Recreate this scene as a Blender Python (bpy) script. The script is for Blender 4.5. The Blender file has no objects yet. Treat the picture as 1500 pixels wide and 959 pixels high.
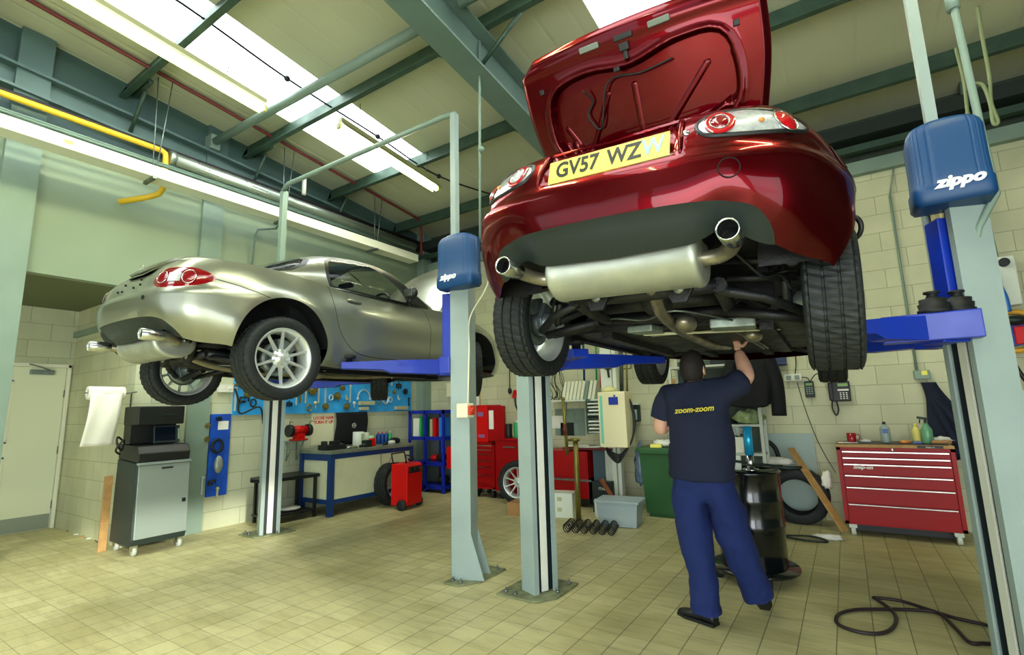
import bpy, bmesh, math, random
from math import sin, cos, pi, sqrt, atan2, radians as RD
from mathutils import Vector as V, Matrix, Euler
from mathutils.geometry import delaunay_2d_cdt
random.seed(7)
SC = bpy.context.scene
COL = SC.collection

# ------------------------------------------------------------------ camera
F_PX, YAW, PITCH, ROLL, EYE = 730.34, .5807, .1601, -.0258, V((0, 0, 1.4))
def _cam():
    cy, sy, cp, sp, cr, sr = cos(YAW), sin(YAW), cos(PITCH), sin(PITCH), cos(ROLL), sin(ROLL)
    Ry = Matrix(((cy, 0, sy), (0, 1, 0), (-sy, 0, cy)))
    Rp = Matrix(((1, 0, 0), (0, cp, sp), (0, -sp, cp)))
    Rr = Matrix(((cr, -sr, 0), (sr, cr, 0), (0, 0, 1)))
    return Rr @ Rp @ Ry
CM = _cam()
def w3(v): return V((v[0], v[2], -v[1]))
cam_data = bpy.data.cameras.new('camera')
cam_data.sensor_width = 36; cam_data.lens = F_PX / 1500 * 36; cam_data.clip_start = .05
cam = bpy.data.objects.new('camera', cam_data); COL.objects.link(cam)
_r, _d, _f = w3(CM[0]), w3(CM[1]), w3(CM[2])
m = Matrix((_r, -_d, -_f)).transposed().to_4x4(); m.translation = EYE
cam.matrix_world = m
SC.camera = cam
def ray(px, py):
    d = CM.transposed() @ V(((px - 750) / F_PX, (py - 479.5) / F_PX, 1)); return w3(d)
def P(px, py, X=None, Y=None, Z=None):
    """the point of the photographed place seen at that pixel on a known wall, floor or depth"""
    r = ray(px, py)
    if X is not None: return EYE + r * (X / r.x)
    if Y is not None: return EYE + r * (Y / r.y)
    return EYE + r * ((Z - EYE.z) / r.z)

# ------------------------------------------------------------------ materials
def srgb(r, g, b):
    f = lambda c: (c / 255 / 12.92) if c <= 10 else ((c / 255 + .055) / 1.055) ** 2.4
    return (f(r), f(g), f(b), 1)
MATS = {}
def mat(name, col=(128, 128, 128), rough=.5, metal=0, coat=0, spec=.5, emit=None, es=0, alpha=1, trans=0, noise=None, bump=None, ior=1.45):
    """noise=(scale, amount): slow dirt variation; bump=(scale, strength)"""
    if name in MATS: return MATS[name]
    M = bpy.data.materials.new(name); M.use_nodes = True; MATS[name] = M
    nt = M.node_tree; b = nt.nodes['Principled BSDF']
    c = srgb(*col); b.inputs['Base Color'].default_value = c
    b.inputs['Roughness'].default_value = rough; b.inputs['Metallic'].default_value = metal
    b.inputs['Specular IOR Level'].default_value = spec
    b.inputs['Coat Weight'].default_value = coat; b.inputs['Coat Roughness'].default_value = .03
    b.inputs['IOR'].default_value = ior
    b.inputs['Transmission Weight'].default_value = trans; b.inputs['Alpha'].default_value = alpha
    if emit: b.inputs['Emission Color'].default_value = srgb(*emit); b.inputs['Emission Strength'].default_value = es
    if noise or bump:
        tc = nt.nodes.new('ShaderNodeTexCoord')
    if noise:
        n = nt.nodes.new('ShaderNodeTexNoise'); n.inputs['Scale'].default_value = noise[0]; n.inputs['Detail'].default_value = 5
        nt.links.new(tc.outputs['Object'], n.inputs['Vector'])
        r = nt.nodes.new('ShaderNodeMapRange'); r.inputs[1].default_value = .3; r.inputs[2].default_value = .7
        r.inputs[3].default_value = 1 - noise[1]; r.inputs[4].default_value = 1 + noise[1] * .6
        nt.links.new(n.outputs['Fac'], r.inputs[0])
        mx = nt.nodes.new('ShaderNodeVectorMath'); mx.operation = 'SCALE'; mx.inputs[0].default_value = c[:3]
        nt.links.new(r.outputs[0], mx.inputs['Scale']); nt.links.new(mx.outputs[0], b.inputs['Base Color'])
        r2 = nt.nodes.new('ShaderNodeMapRange'); r2.inputs[1].default_value = .3; r2.inputs[2].default_value = .7
        r2.inputs[3].default_value = min(1, rough + .12); r2.inputs[4].default_value = max(.02, rough - .08)
        nt.links.new(n.outputs['Fac'], r2.inputs[0]); nt.links.new(r2.outputs[0], b.inputs['Roughness'])
    if bump:
        n2 = nt.nodes.new('ShaderNodeTexNoise'); n2.inputs['Scale'].default_value = bump[0]; n2.inputs['Detail'].default_value = 4
        nt.links.new(tc.outputs['Object'], n2.inputs['Vector'])
        bp = nt.nodes.new('ShaderNodeBump'); bp.inputs['Strength'].default_value = bump[1]; bp.inputs['Distance'].default_value = .01
        nt.links.new(n2.outputs['Fac'], bp.inputs['Height']); nt.links.new(bp.outputs[0], b.inputs['Normal'])
    return M

# ------------------------------------------------------------------ mesh builder
def frame(d):
    d = V(d).normalized(); a = V((0, 0, 1)) if abs(d.z) < .9 else V((1, 0, 0))
    x = a.cross(d).normalized(); return x, d.cross(x).normalized(), d
class MB:
    def __init__(s): s.bm = bmesh.new(); s.mi = 0
    def _f(s, vs, smooth=False):
        try: f = s.bm.faces.new(vs); f.smooth = smooth; f.material_index = s.mi; return f
        except ValueError: return None
    def box(s, c, d, rot=None, bev=0, M=None):
        """centre, full size, optional z rotation / matrix, bevel"""
        b2 = bmesh.new(); bmesh.ops.create_cube(b2, size=1)
        for v in b2.verts: v.co = V((v.co.x * d[0], v.co.y * d[1], v.co.z * d[2]))
        if bev: bmesh.ops.bevel(b2, geom=b2.edges[:], offset=bev, segments=2, profile=.6, affect='EDGES')
        if rot is not None:
            R = Matrix.Rotation(rot, 3, 'Z') if isinstance(rot, (int, float)) else Euler(rot).to_matrix()
            for v in b2.verts: v.co = R @ v.co
        for v in b2.verts: v.co += V(c)
        return s.merge(b2, M)
    def box2(s, a, b, bev=0, M=None):
        a, b = V(a), V(b); d = b - a
        return s.box((a + b) / 2, [abs(q) for q in d], None, bev, M)
    def merge(s, b2, M=None, smooth=False):
        mp = {}
        for v in b2.verts: mp[v.index if False else v] = s.bm.verts.new(M @ v.co if M else v.co)
        for f in b2.faces: s._f([mp[v] for v in f.verts], f.smooth or smooth)
        b2.free(); return s
    def tube(s, pts, r, n=10, caps=True, rr=None, closed=False):
        pts = [V(p) for p in pts]; rings = []; N = len(pts)
        x = None
        for i, p in enumerate(pts):
            if closed: d = pts[(i + 1) % N] - pts[i - 1]
            else: d = pts[min(i + 1, N - 1)] - pts[max(i - 1, 0)]
            d.normalize()
            if x is None: x, y, _ = frame(d)
            else:
                x = (x - d * x.dot(d))
                x = x.normalized() if x.length > 1e-6 else frame(d)[0]
                y = d.cross(x)
            q = rr[i] if rr else r
            if not isinstance(q, tuple): q = (q, q)
            rings.append([s.bm.verts.new(p + x * cos(2 * pi * k / n) * q[0] + y * sin(2 * pi * k / n) * q[1]) for k in range(n)])
        for i in range(N if closed else N - 1):
            A, B = rings[i], rings[(i + 1) % N]
            for k in range(n): s._f([A[k], A[(k + 1) % n], B[(k + 1) % n], B[k]], True)
        if caps and not closed: s._f(rings[0][::-1]); s._f(rings[-1])
        return s
    def cyl(s, a, b, r, r2=None, n=20): return s.tube([a, b], r, n, True, [r, r if r2 is None else r2])
    def lathe(s, prof, c=(0, 0, 0), ax=(0, 0, 1), n=28, closed=False):
        """prof: list of (radius, along-axis)"""
        c = V(c); x, y, d = frame(ax); rings = []
        for r, h in prof:
            if r < 1e-5: rings.append([s.bm.verts.new(c + d * h)])
            else: rings.append([s.bm.verts.new(c + d * h + x * cos(2 * pi * k / n) * r + y * sin(2 * pi * k / n) * r) for k in range(n)])
        if closed: rings.append(rings[0])
        for A, B in zip(rings, rings[1:]):
            for k in range(n):
                a, a2, b, b2 = A[k % len(A)], A[(k + 1) % len(A)], B[k % len(B)], B[(k + 1) % len(B)]
                vs = []
                for v in (a, a2, b2, b):
                    if v not in vs: vs.append(v)
                if len(vs) > 2: s._f(vs, True)
        return s
    def prism(s, poly, h, o=(0, 0, 0), u=(1, 0, 0), v=(0, 1, 0), bev=0):
        """2D polygon in plane (u,v) at o extruded by h along u x v"""
        u, v, o = V(u), V(v), V(o); w = u.cross(v).normalized()
        b2 = bmesh.new()
        A = [b2.verts.new(o + u * p[0] + v * p[1]) for p in poly]
        B = [b2.verts.new(o + u * p[0] + v * p[1] + w * h) for p in poly]
        b2.faces.new(A[::-1]); b2.faces.new(B)
        for i in range(len(A)): b2.faces.new([A[i], A[(i + 1) % len(A)], B[(i + 1) % len(A)], B[i]])
        if bev: bmesh.ops.bevel(b2, geom=b2.edges[:], offset=bev, segments=2, profile=.6, affect='EDGES')
        return s.merge(b2)
    def sphere(s, c, r, n=12, sc=(1, 1, 1)):
        b2 = bmesh.new(); bmesh.ops.create_uvsphere(b2, u_segments=n * 2, v_segments=n, radius=r)
        for v in b2.verts: v.co = V((v.co.x * sc[0], v.co.y * sc[1], v.co.z * sc[2])) + V(c)
        return s.merge(b2, None, True)
    def grid(s, f, nu, nv, closed_u=False):
        g = [[s.bm.verts.new(f(i / nu, j / nv)) for j in range(nv + 1)] for i in range(nu + (0 if closed_u else 1))]
        for i in range(nu):
            A, B = g[i], g[(i + 1) % len(g)]
            for j in range(nv): s._f([A[j], B[j], B[j + 1], A[j + 1]], True)
        return s
    def build(s, name, m, parent=None, loc=None, rot=None, solid=0, sub=0, auto=None, doubles=0):
        if doubles: bmesh.ops.remove_doubles(s.bm, verts=s.bm.verts[:], dist=doubles)
        bmesh.ops.recalc_face_normals(s.bm, faces=s.bm.faces[:])
        me = bpy.data.meshes.new(name); s.bm.to_mesh(me); s.bm.free()
        for q in (m if isinstance(m, (list, tuple)) else [m]): me.materials.append(q)
        o = bpy.data.objects.new(name, me); COL.objects.link(o)
        if parent: o.parent = parent
        if loc is not None: o.location = loc
        if rot is not None: o.rotation_euler = rot
        if solid:
            q = o.modifiers.new('s', 'SOLIDIFY'); q.thickness = solid; q.offset = 0
        if sub:
            q = o.modifiers.new('u', 'SUBSURF'); q.levels = sub; q.render_levels = sub
        return o
def tag(o, label=None, cat=None, group=None, kind=None):
    if label: o['label'] = label
    if cat: o['category'] = cat
    if group: o['group'] = group
    if kind: o['kind'] = kind
    elif label: o['kind'] = 'thing'
    return o
def thing(name, label, cat, loc=(0, 0, 0), rz=0, group=None):
    o = bpy.data.objects.new(name, None); COL.objects.link(o); o.empty_display_size = .1
    o.location = loc; o.rotation_euler = (0, 0, rz) if isinstance(rz, (int, float)) else rz
    return tag(o, label, cat, group)
def struct(o): o['kind'] = 'structure'; return o
def dup(root, loc=None, rot=None, label=None, group=None):
    def cp(o, par):
        c = o.copy(); COL.objects.link(c)
        if par: c.parent = par
        for ch in [q for q in COL.objects if q.parent == o]: cp(ch, c)
        return c
    r = cp(root, None)
    if loc is not None: r.location = loc
    if rot is not None: r.rotation_euler = (0, 0, rot) if isinstance(rot, (int, float)) else rot
    if label: r['label'] = label
    if group: r['group'] = group
    return r
def spline(pts, n=8, closed=False):
    """Catmull-Rom through points"""
    pts = [V(p) for p in pts]; N = len(pts); out = []
    for i in range(N if closed else N - 1):
        g = (lambda k: pts[k % N]) if closed else (lambda k: pts[max(0, min(N - 1, k))])
        a, b, c, d = g(i - 1), g(i), g(i + 1), g(i + 2)
        for j in range(n):
            t = j / n
            out.append(.5 * ((2 * b) + (c - a) * t + (2 * a - 5 * b + 4 * c - d) * t * t + (3 * b - a - 3 * c + d) * t ** 3))
    if not closed: out.append(pts[-1])
    return out
def interp(tab, x):
    if x <= tab[0][0]: return tab[0][1]
    for (a, b), (c, d) in zip(tab, tab[1:]):
        if x <= c:
            t = (x - a) / (c - a); t = t * t * (3 - 2 * t) * .5 + t * .5; return b + (d - b) * t
    return tab[-1][1]
def cubic(tab, x):
    """smooth (monotone-ish) Catmull-Rom lookup of y(x)"""
    n = len(tab)
    if x <= tab[0][0]: return tab[0][1]
    if x >= tab[-1][0]: return tab[-1][1]
    for i in range(n - 1):
        if x <= tab[i + 1][0]:
            x0, y0 = tab[i]; x1, y1 = tab[i + 1]; h = x1 - x0; t = (x - x0) / h
            m0 = (y1 - tab[i - 1][1]) / (x1 - tab[i - 1][0]) if i > 0 else (y1 - y0) / h
            m1 = (tab[i + 2][1] - y0) / (tab[i + 2][0] - x0) if i + 2 < n else (y1 - y0) / h
            return (2 * t ** 3 - 3 * t * t + 1) * y0 + (t ** 3 - 2 * t * t + t) * h * m0 + (-2 * t ** 3 + 3 * t * t) * y1 + (t ** 3 - t * t) * h * m1
def text(name, body, size, m, parent=None, M=None, ext=.002, shear=0, bold=0, sx=1, center=True):
    cu = bpy.data.curves.new(name, 'FONT'); cu.body = body; cu.size = size; cu.extrude = ext; cu.shear = shear; cu.offset = bold
    cu.align_x = 'CENTER' if center else 'LEFT'; cu.align_y = 'CENTER'; cu.resolution_u = 3
    o = bpy.data.objects.new('tmp', cu); COL.objects.link(o)
    bpy.context.view_layer.update()
    me = bpy.data.meshes.new_from_object(o.evaluated_get(bpy.context.evaluated_depsgraph_get()))
    bpy.data.objects.remove(o)
    me.transform(Matrix.Diagonal((sx, 1, 1, 1)))
    me.materials.clear(); me.materials.append(m)
    t = bpy.data.objects.new(name, me); COL.objects.link(t)
    if M: t.matrix_local = M
    if parent: t.parent = parent
    return t
def basis(o, u, v):
    """matrix with local x along u, y along v, at o"""
    u, v = V(u).normalized(), V(v).normalized(); w = u.cross(v)
    m = Matrix((u, v, w)).transposed().to_4x4(); m.translation = V(o); return m
def inpoly(p, poly):
    x, y = p; c = False; n = len(poly)
    for i in range(n):
        x1, y1 = poly[i]; x2, y2 = poly[i - 1]
        if (y1 > y) != (y2 > y) and x < (x2 - x1) * (y - y1) / (y2 - y1) + x1: c = not c
    return c
def pdist(p, poly):
    x, y = p; b = 1e9; n = len(poly)
    for i in range(n):
        x1, y1 = poly[i - 1]; x2, y2 = poly[i]; dx, dy = x2 - x1, y2 - y1
        t = max(0, min(1, ((x - x1) * dx + (y - y1) * dy) / (dx * dx + dy * dy + 1e-12)))
        d = (x1 + t * dx - x) ** 2 + (y1 + t * dy - y) ** 2
        if d < b: b = d
    return sqrt(b)
def smooth_poly(pts, n=6): return [tuple(p[:2]) for p in spline([(a, b, 0) for a, b in pts], n, True)]
def inset(poly, d):
    n = len(poly); A = sum(poly[i - 1][0] * poly[i][1] - poly[i][0] * poly[i - 1][1] for i in range(n)); sg = 1 if A > 0 else -1
    out = []
    for i in range(n):
        a, b, c = poly[i - 1], poly[i], poly[(i + 1) % n]
        t = V((c[0] - a[0], c[1] - a[1])); t = t.normalized() if t.length > 1e-9 else V((1, 0))
        out.append((b[0] - t.y * d * sg, b[1] + t.x * d * sg))
    return out
def ss(x): x = max(0, min(1, x)); return x * x * (3 - 2 * x)
# ------------------------------------------------------------------ shared materials
M_TYRE = mat('tyre_rubber', (22, 28, 27), .62, noise=(30, .15))
M_BLACK = mat('black_plastic', (20, 24, 23), .45)
M_GREYP = mat('charcoal_trim', (24, 36, 34), .5)
M_UNDER = mat('underbody_black', (11, 14, 15), .5, noise=(9, .35), bump=(30, .4))
M_STEEL = mat('bare_steel', (120, 130, 124), .38, .85, noise=(14, .25))
M_MUFF = mat('silencer_steel', (176, 182, 168), .42, .7, noise=(9, .14), bump=(12, .15))
M_PIPE = mat('exhaust_pipe', (150, 145, 125), .35, .8, noise=(8, .3))
M_CHROME = mat('chrome', (205, 210, 206), .2, 1)
M_ALLOY = mat('alloy_rim', (205, 212, 205), .28, .6)
M_ALLOYD = mat('cast_aluminium', (120, 132, 132), .42, .7, noise=(20, .2))
M_GLASS = mat('tinted_glass', (10, 16, 14), .03, alpha=.30, spec=.6)
M_DGLASS = mat('dark_glass', (8, 12, 12), .05, alpha=.8, spec=.6)
M_REDL = mat('red_lens', (168, 6, 20), .12, coat=1, emit=(200, 10, 25), es=.0)
M_REDS = mat('ruby_lens', (118, 3, 12), .1, coat=1)
M_REDD = mat('dark_red_lens', (120, 6, 16), .1, coat=1)
M_CLEAR = mat('clear_lens', (220, 226, 224), .12, .5, coat=1, noise=(40, .3))
M_AMBER = mat('amber_lens', (225, 130, 40), .2, coat=1)
M_RED = mat('red_metallic_paint', (84, 1, 10), .28, .85, coat=.4)
M_RED.node_tree.nodes['Principled BSDF'].inputs['Specular Tint'].default_value = (1, .12, .16, 1)
M_SILVER = mat('silver_green_paint', (146, 150, 132), .32, .78, coat=.7)
M_YEL = mat('plate_yellow', (238, 232, 96), .45)
M_WHITE = mat('white_plastic', (226, 228, 212), .45)
M_GAP = mat('panel_gap', (6, 8, 8), .8)

AR = .358           # wheel arch radius
WB = 2.33           # wheelbase
_ctl = [(0, -.80), (.25, -.792), (.48, -.755), (.66, -.655), (.765, -.50), (.815, -.30), (.835, 0), (.83, .35), (.825, .7), (.825, 1.2), (.828, 1.7),
        (.835, 2.1), (.84, 2.33), (.83, 2.6), (.79, 2.82), (.69, 2.99), (.47, 3.12), (.22, 3.18), (0, 3.19)]
_pl = spline([(-.25, -.792, 0)] + [(a, b, 0) for a, b in _ctl] + [(-.22, 3.18, 0)], 12)[12:-12]
_S = [0]
for a, b in zip(_pl, _pl[1:]): _S.append(_S[-1] + (b - a).length)
SMAX = _S[-1]
def plan(s):
    s = max(0, min(SMAX, s)); lo, hi = 0, len(_S) - 1
    while hi - lo > 1:
        m_ = (lo + hi) // 2
        if _S[m_] <= s: lo = m_
        else: hi = m_
    t = (s - _S[lo]) / max(1e-9, _S[hi] - _S[lo]); p = _pl[lo].lerp(_pl[hi], t)
    a, b = _pl[max(lo - 1, 0)], _pl[min(hi + 1, len(_pl) - 1)]; d = (b - a).normalized()
    return p, V((d.y, -d.x, 0))
def s_of_y(y):
    for k in range(len(_pl) - 1):
        if _pl[k].x > .6 and _pl[k].y <= y <= _pl[k + 1].y: return _S[k] + (y - _pl[k].y)
S0 = s_of_y(0)
ZT = [(0, .85), (.35, .868), (.6, .89), (.85, .905), (1.0, .90), (S0, .89), (S0 + .4, .868), (S0 + 1.25, .845), (S0 + 1.85, .84), (S0 + 2.33, .81), (S0 + 2.7, .74), (S0 + 2.95, .68), (SMAX, .62)]
ZB = [(0, .335), (.35, .345), (.6, .335), (.8, .30), (1.0, .28), (1.15, .245), (S0 + .4, .17), (S0 + 1.9, .17), (S0 + 2.7, .2), (SMAX, .18)]
def zt(s): return cubic(ZT, s)
def zb(s): return cubic(ZB, s) + .05 * math.exp(-((s - .46) / .09) ** 2)
def wrap(s, z, ex=0):
    p, n = plan(s); a, b = zb(s), zt(s); v = max(0, min(1, (z - a) / (b - a)))
    rear = 1 - ss((s - .75) / .5)
    ob = .075 + .03 * rear; ot = .105 + .01 * rear; vt = .55
    o = ob * max(0, 1 - v / .4) ** 2.2 + ot * max(0, (v - vt) / (1 - vt)) ** 2.4
    o += rear * .040 * ss((z - .635) / .05)
    o += (1 - rear) * .012 * math.exp(-((v - .42) / .16) ** 2)
    for yc in (0, WB):
        sc = S0 + yc; r = sqrt((s - sc) ** 2 + (z - .3) ** 2)
        o -= .036 * math.exp(-(max(0, r - AR) / .13) ** 2) * ss((1.05 - v) / .3)
    q = p - n * (o - ex); q.z = z
    return q
def cdt_patch(outer, feats, step):
    """triangulate the polygon `outer` with the closed polygons in feats [(name, poly)] as exact edges"""
    vs, es = [], []
    def loop(poly):
        n0 = len(vs)
        for p in poly: vs.append(V((p[0], p[1])))
        for k in range(len(poly)): es.append((n0 + k, n0 + (k + 1) % len(poly)))
    loop(outer)
    for n_, p in feats: loop(p)
    segs = [outer] + [p for n_, p in feats]
    x0, x1 = min(p[0] for p in outer), max(p[0] for p in outer); y0, y1 = min(p[1] for p in outer), max(p[1] for p in outer)
    boxes = [(min(p[0] for p in q) - step, max(p[0] for p in q) + step, min(p[1] for p in q) - step, max(p[1] for p in q) + step, q) for q in segs]
    nx, ny = int((x1 - x0) / step) + 1, int((y1 - y0) / step) + 1
    for i in range(1, nx):
        for j in range(1, ny):
            p = (x0 + (x1 - x0) * i / nx, y0 + (y1 - y0) * j / ny)
            if not inpoly(p, outer): continue
            if any(b[0] < p[0] < b[1] and b[2] < p[1] < b[3] and pdist(p, b[4]) < step * .45 for b in boxes): continue
            vs.append(V(p))
    ov, oe, of = delaunay_2d_cdt(vs, es, [], 0, 1e-6)[:3]
    out = []
    for f in of:
        c = sum((ov[k] for k in f), V((0, 0))) / len(f); c = (c.x, c.y)
        if not inpoly(c, outer): continue
        nm = 'base'
        for n_, p in feats:
            if inpoly(c, p): nm = n_
        out.append((nm, f))
    return ov, out
def patch_objs(ov, tris, fn, classes, parent, mirror):
    """classes: {class: (key, object name, material, side)} side 0 = both halves in one mesh, 1 = one mesh per side"""
    groups = {}
    for nm, f in tris:
        if nm not in classes or classes[nm] is None: continue
        groups.setdefault(classes[nm], []).append((nm, f))
    res = {}
    cache = {}
    for key, fl_ in groups.items():
        oname, mats_, side = key
        for sides in ([(1, -1)] if not side else [(1,), (-1,)]):
            mb = MB()
            for sg in sides:
                mp = {}
                for nm, f in fl_:
                    vv = []
                    for k in f:
                        if k not in mp:
                            if k not in cache: cache[k] = fn(ov[k].x, ov[k].y)
                            c = cache[k]; mp[k] = mb.bm.verts.new((c.x * sg, c.y, c.z))
                        vv.append(mp[k])
                    fc = mb._f(vv if sg > 0 else vv[::-1], True)
                    if fc and nm == 'gap': fc.material_index = 1
            o = mb.build(oname, list(mats_), parent, doubles=1e-5)
            res.setdefault(oname, []).append(o)
    return res
def arc(cx, cy, r, a0, a1, n): return [(cx + r * cos(a0 + (a1 - a0) * k / n), cy + r * sin(a0 + (a1 - a0) * k / n)) for k in range(n + 1)]

def car_shell(root, paint, kind):
    """painted body, doors, bumper valance, lamps"""
    bot = [(s, zb(s)) for s in [SMAX * k / 150 for k in range(151)]]
    top = [(s, zt(s)) for s, _ in bot][::-1]
    # wheel arches cut out of the lower edge
    def cut(poly):
        out = []
        for yc in (0, WB):
            pass
        i = 0; pts = []
        inside = lambda p, c: (p[0] - c) ** 2 + (p[1] - .3) ** 2 < AR * AR
        for c in (S0, S0 + WB): pts.append(c)
        res = []; k = 0
        while k < len(poly):
            p = poly[k]; hit = [c for c in pts if inside(p, c)]
            if not hit: res.append(p); k += 1; continue
            c = hit[0]
            while inside(poly[k], c): k += 1
            za = res[-1][1]; zb_ = poly[k][1]
            a0 = pi - math.asin((za - .3) / AR); a1 = math.asin((zb_ - .3) / AR)
            res += arc(c, .3, AR, a0, a1, 40)
        return res
    rz_ = zt(SMAX) - zb(SMAX); lz_ = zt(0) - zb(0)
    outer = cut(bot) + [(SMAX, zb(SMAX) + rz_ * k / 14) for k in range(1, 14)] + top + [(0, zt(0) - lz_ * k / 20) for k in range(1, 20)]
    val = [(0, .474), (.38, .472), (.47, .466), (.55, .444), (.61, .40), (.655, .35), (.68, .31)]
    val = [tuple(p[:2]) for p in spline([(a, b, 0) for a, b in val], 6)]
    valp = [(-.01, .474)] + val + [(.68, .2), (-.01, .2)]
    if kind == 'red':
        lens = smooth_poly([(.362, .79), (.385, .832), (.44, .856), (.56, .862), (.70, .855), (.82, .832), (.875, .792), (.83, .752), (.70, .728), (.55, .715), (.43, .72), (.378, .745)], 5)
    else:
        lens = smooth_poly([(.42, .735), (.44, .785), (.50, .812), (.63, .818), (.76, .808), (.86, .772), (.895, .735), (.84, .700), (.73, .672), (.60, .662), (.49, .668), (.435, .695)], 5)
    door = [(S0 + .42, .862), (S0 + .425, .72), (S0 + .46, .55), (S0 + .54, .40), (S0 + .66, .31), (S0 + .85, .275), (S0 + 1.2, .27), (S0 + 1.53, .275), (S0 + 1.575, .30), (S0 + 1.60, .5), (S0 + 1.585, .7), (S0 + 1.56, .835)]
    dl = [tuple(p[:2]) for p in spline([(a, b, 0) for a, b in door], 5)]
    gap = .0035
    feats = [('valance', valp), ('gap', dl), ('door', inset(dl, gap * 1.5)), ('lens', lens)]
    rec = [(-.01, .672), (.285, .672), (.30, .70), (.305, .76), (.30, zt(.3) + .02), (-.01, zt(0) + .02)]
    rec2 = [(-.01, .692), (.268, .692), (.284, .715), (.287, .76), (.286, zt(.3) + .02), (-.01, zt(0) + .02)]
    if kind == 'red': feats += [('recess', rec), ('recess', rec2)]
    else: feats += [('recess', rec)]
    # seam from lamp to the rear arch (bumper joint)
    seam = [(.86, .735), (1.0, .705), (1.12, .66), (1.22, .632), (1.222, .626), (1.12, .654), (1.0, .699), (.86, .729)]
    if kind != 'red': seam = [(.89, .737), (1.03, .705), (1.16, .665), (1.24, .640), (1.24, .634), (1.16, .659), (1.03, .699), (.89, .731)]
    feats.append(('gap', seam))
    oc = [(x, y) for x, y in outer]
    ov, tris = cdt_patch(oc, feats, .03)
    def fn(s, z):
        ex = 0
        if .25 < z and s < .7 and inpoly((s, z), valp): ex -= .014 * ss(pdist((s, z), valp[:-2] + [(.68, -1), (-1, -1), (-1, .474)]) / .022)
        if s < .33 and z > .66:
            r_ = rec[:]
            if inpoly((s, z), r_): ex -= .028 * ss(pdist((s, z), r_[1:5] + [(r_[4][0], 1.2), (-.3, 1.2), (-.3, .672)]) / .018)
        if .3 < s < 1 and inpoly((s, z), lens): ex += .007 * ss(pdist((s, z), lens) / .03)
        if s < 1e-4: pass
        q = wrap(s, z, ex)
        if s <= 1e-5 or s >= SMAX - 1e-5: q.x = 0
        return q
    clip = {'base': ('body_shell', (paint, M_GAP), 0), 'recess': ('body_shell', (paint, M_GAP), 0), 'gap': ('body_shell', (paint, M_GAP), 0),
            'valance': ('bumper_valance', (M_GREYP,), 0), 'door': ('door', (paint,), 1), 'lens': ('tail_lamp', (M_CLEAR if kind == 'red' else M_REDS,), 1)}
    res = patch_objs(ov, tris, fn, clip, root, True)
    # arch lips, wheel tubs
    for sg in (1, -1):
        for yc in (0, WB):
            mb = MB(); lip = []
            for s, z in arc(S0 + yc, .3, AR, .02, pi - .02, 36):
                q = wrap(s, max(z, zb(s))); q.z = z; lip.append(V((q.x * sg, q.y, q.z)))
            for a, b in zip(lip, lip[1:]):
                vs = [mb.bm.verts.new(p) for p in (a, b, V((.5 * sg, b.y, b.z)), V((.5 * sg, a.y, a.z)))]; mb._f(vs, True)
            for a, b in zip(lip, lip[1:]):
                if min(a.z, b.z) > .40: mb._f([mb.bm.verts.new((.5 * sg, a.y, a.z)), mb.bm.verts.new((.5 * sg, b.y, b.z)), mb.bm.verts.new((.5 * sg, b.y, .40)), mb.bm.verts.new((.5 * sg, a.y, .40))])
            mb.build('wheel_arch_liner', M_UNDER, root, doubles=1e-5)
    return res
def deck(root, paint, hole_front=True, hole_rear=True):
    ylist = [SMAX * k / 170 for k in range(171)]
    N = 24
    crown = [(-.8, .0), (-.70, .012), (-.45, .045), (-.1, .05), (.4, .03), (1.7, .05), (2.1, .085), (2.6, .075), (3.0, .03), (3.2, .0)]
    def pt(s, t):
        q = wrap(s, zt(s)); return V((q.x * t, q.y, q.z + cubic(crown, q.y) * (1 - t * t)))
    tb = .76
    T = sorted(set([-1 + 2 * k / N for k in range(N + 1)] + [tb, -tb]))
    groups = {'base': [], 'lid': [], 'hood': []}
    def ry(s): return wrap(s, zt(s)).y
    Y = [ry(s) for s in ylist]
    for i in range(170):
        for j in range(len(T) - 1):
            y = (Y[i] + Y[i + 1]) / 2; t = abs(T[j] + T[j + 1]) / 2
            g = 'base'
            if y < -.10 and t < tb: g = 'lid'
            if y > 1.98 and t < .80 and y < 3.06: g = 'hood'
            if .05 < y < 1.75 and t < .86: continue      # cabin opening
            groups[g].append((i, j))
    mb = MB(); mp = {}
    for (i, j) in groups['base']:
        vv = []
        for a, b in ((i, j), (i + 1, j), (i + 1, j + 1), (i, j + 1)):
            if (a, b) not in mp: mp[(a, b)] = mb.bm.verts.new(pt(ylist[a], T[b]))
            vv.append(mp[(a, b)])
        mb._f(vv, True)
    mb.build('upper_deck', paint, root, doubles=1e-5)
    return groups, pt, ylist, T
def deck_panel(name, cells, pt, ylist, T, m, parent, thick=.012, lift=.0):
    mb = MB(); mp = {}
    for (i, j) in cells:
        vv = []
        for a, b in ((i, j), (i + 1, j), (i + 1, j + 1), (i, j + 1)):
            if (a, b) not in mp: mp[(a, b)] = mb.bm.verts.new(pt(ylist[a], T[b]) + V((0, 0, lift)))
            vv.append(mp[(a, b)])
        mb._f(vv, True)
    return mb.build(name, m, parent, doubles=1e-5, solid=thick)

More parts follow.
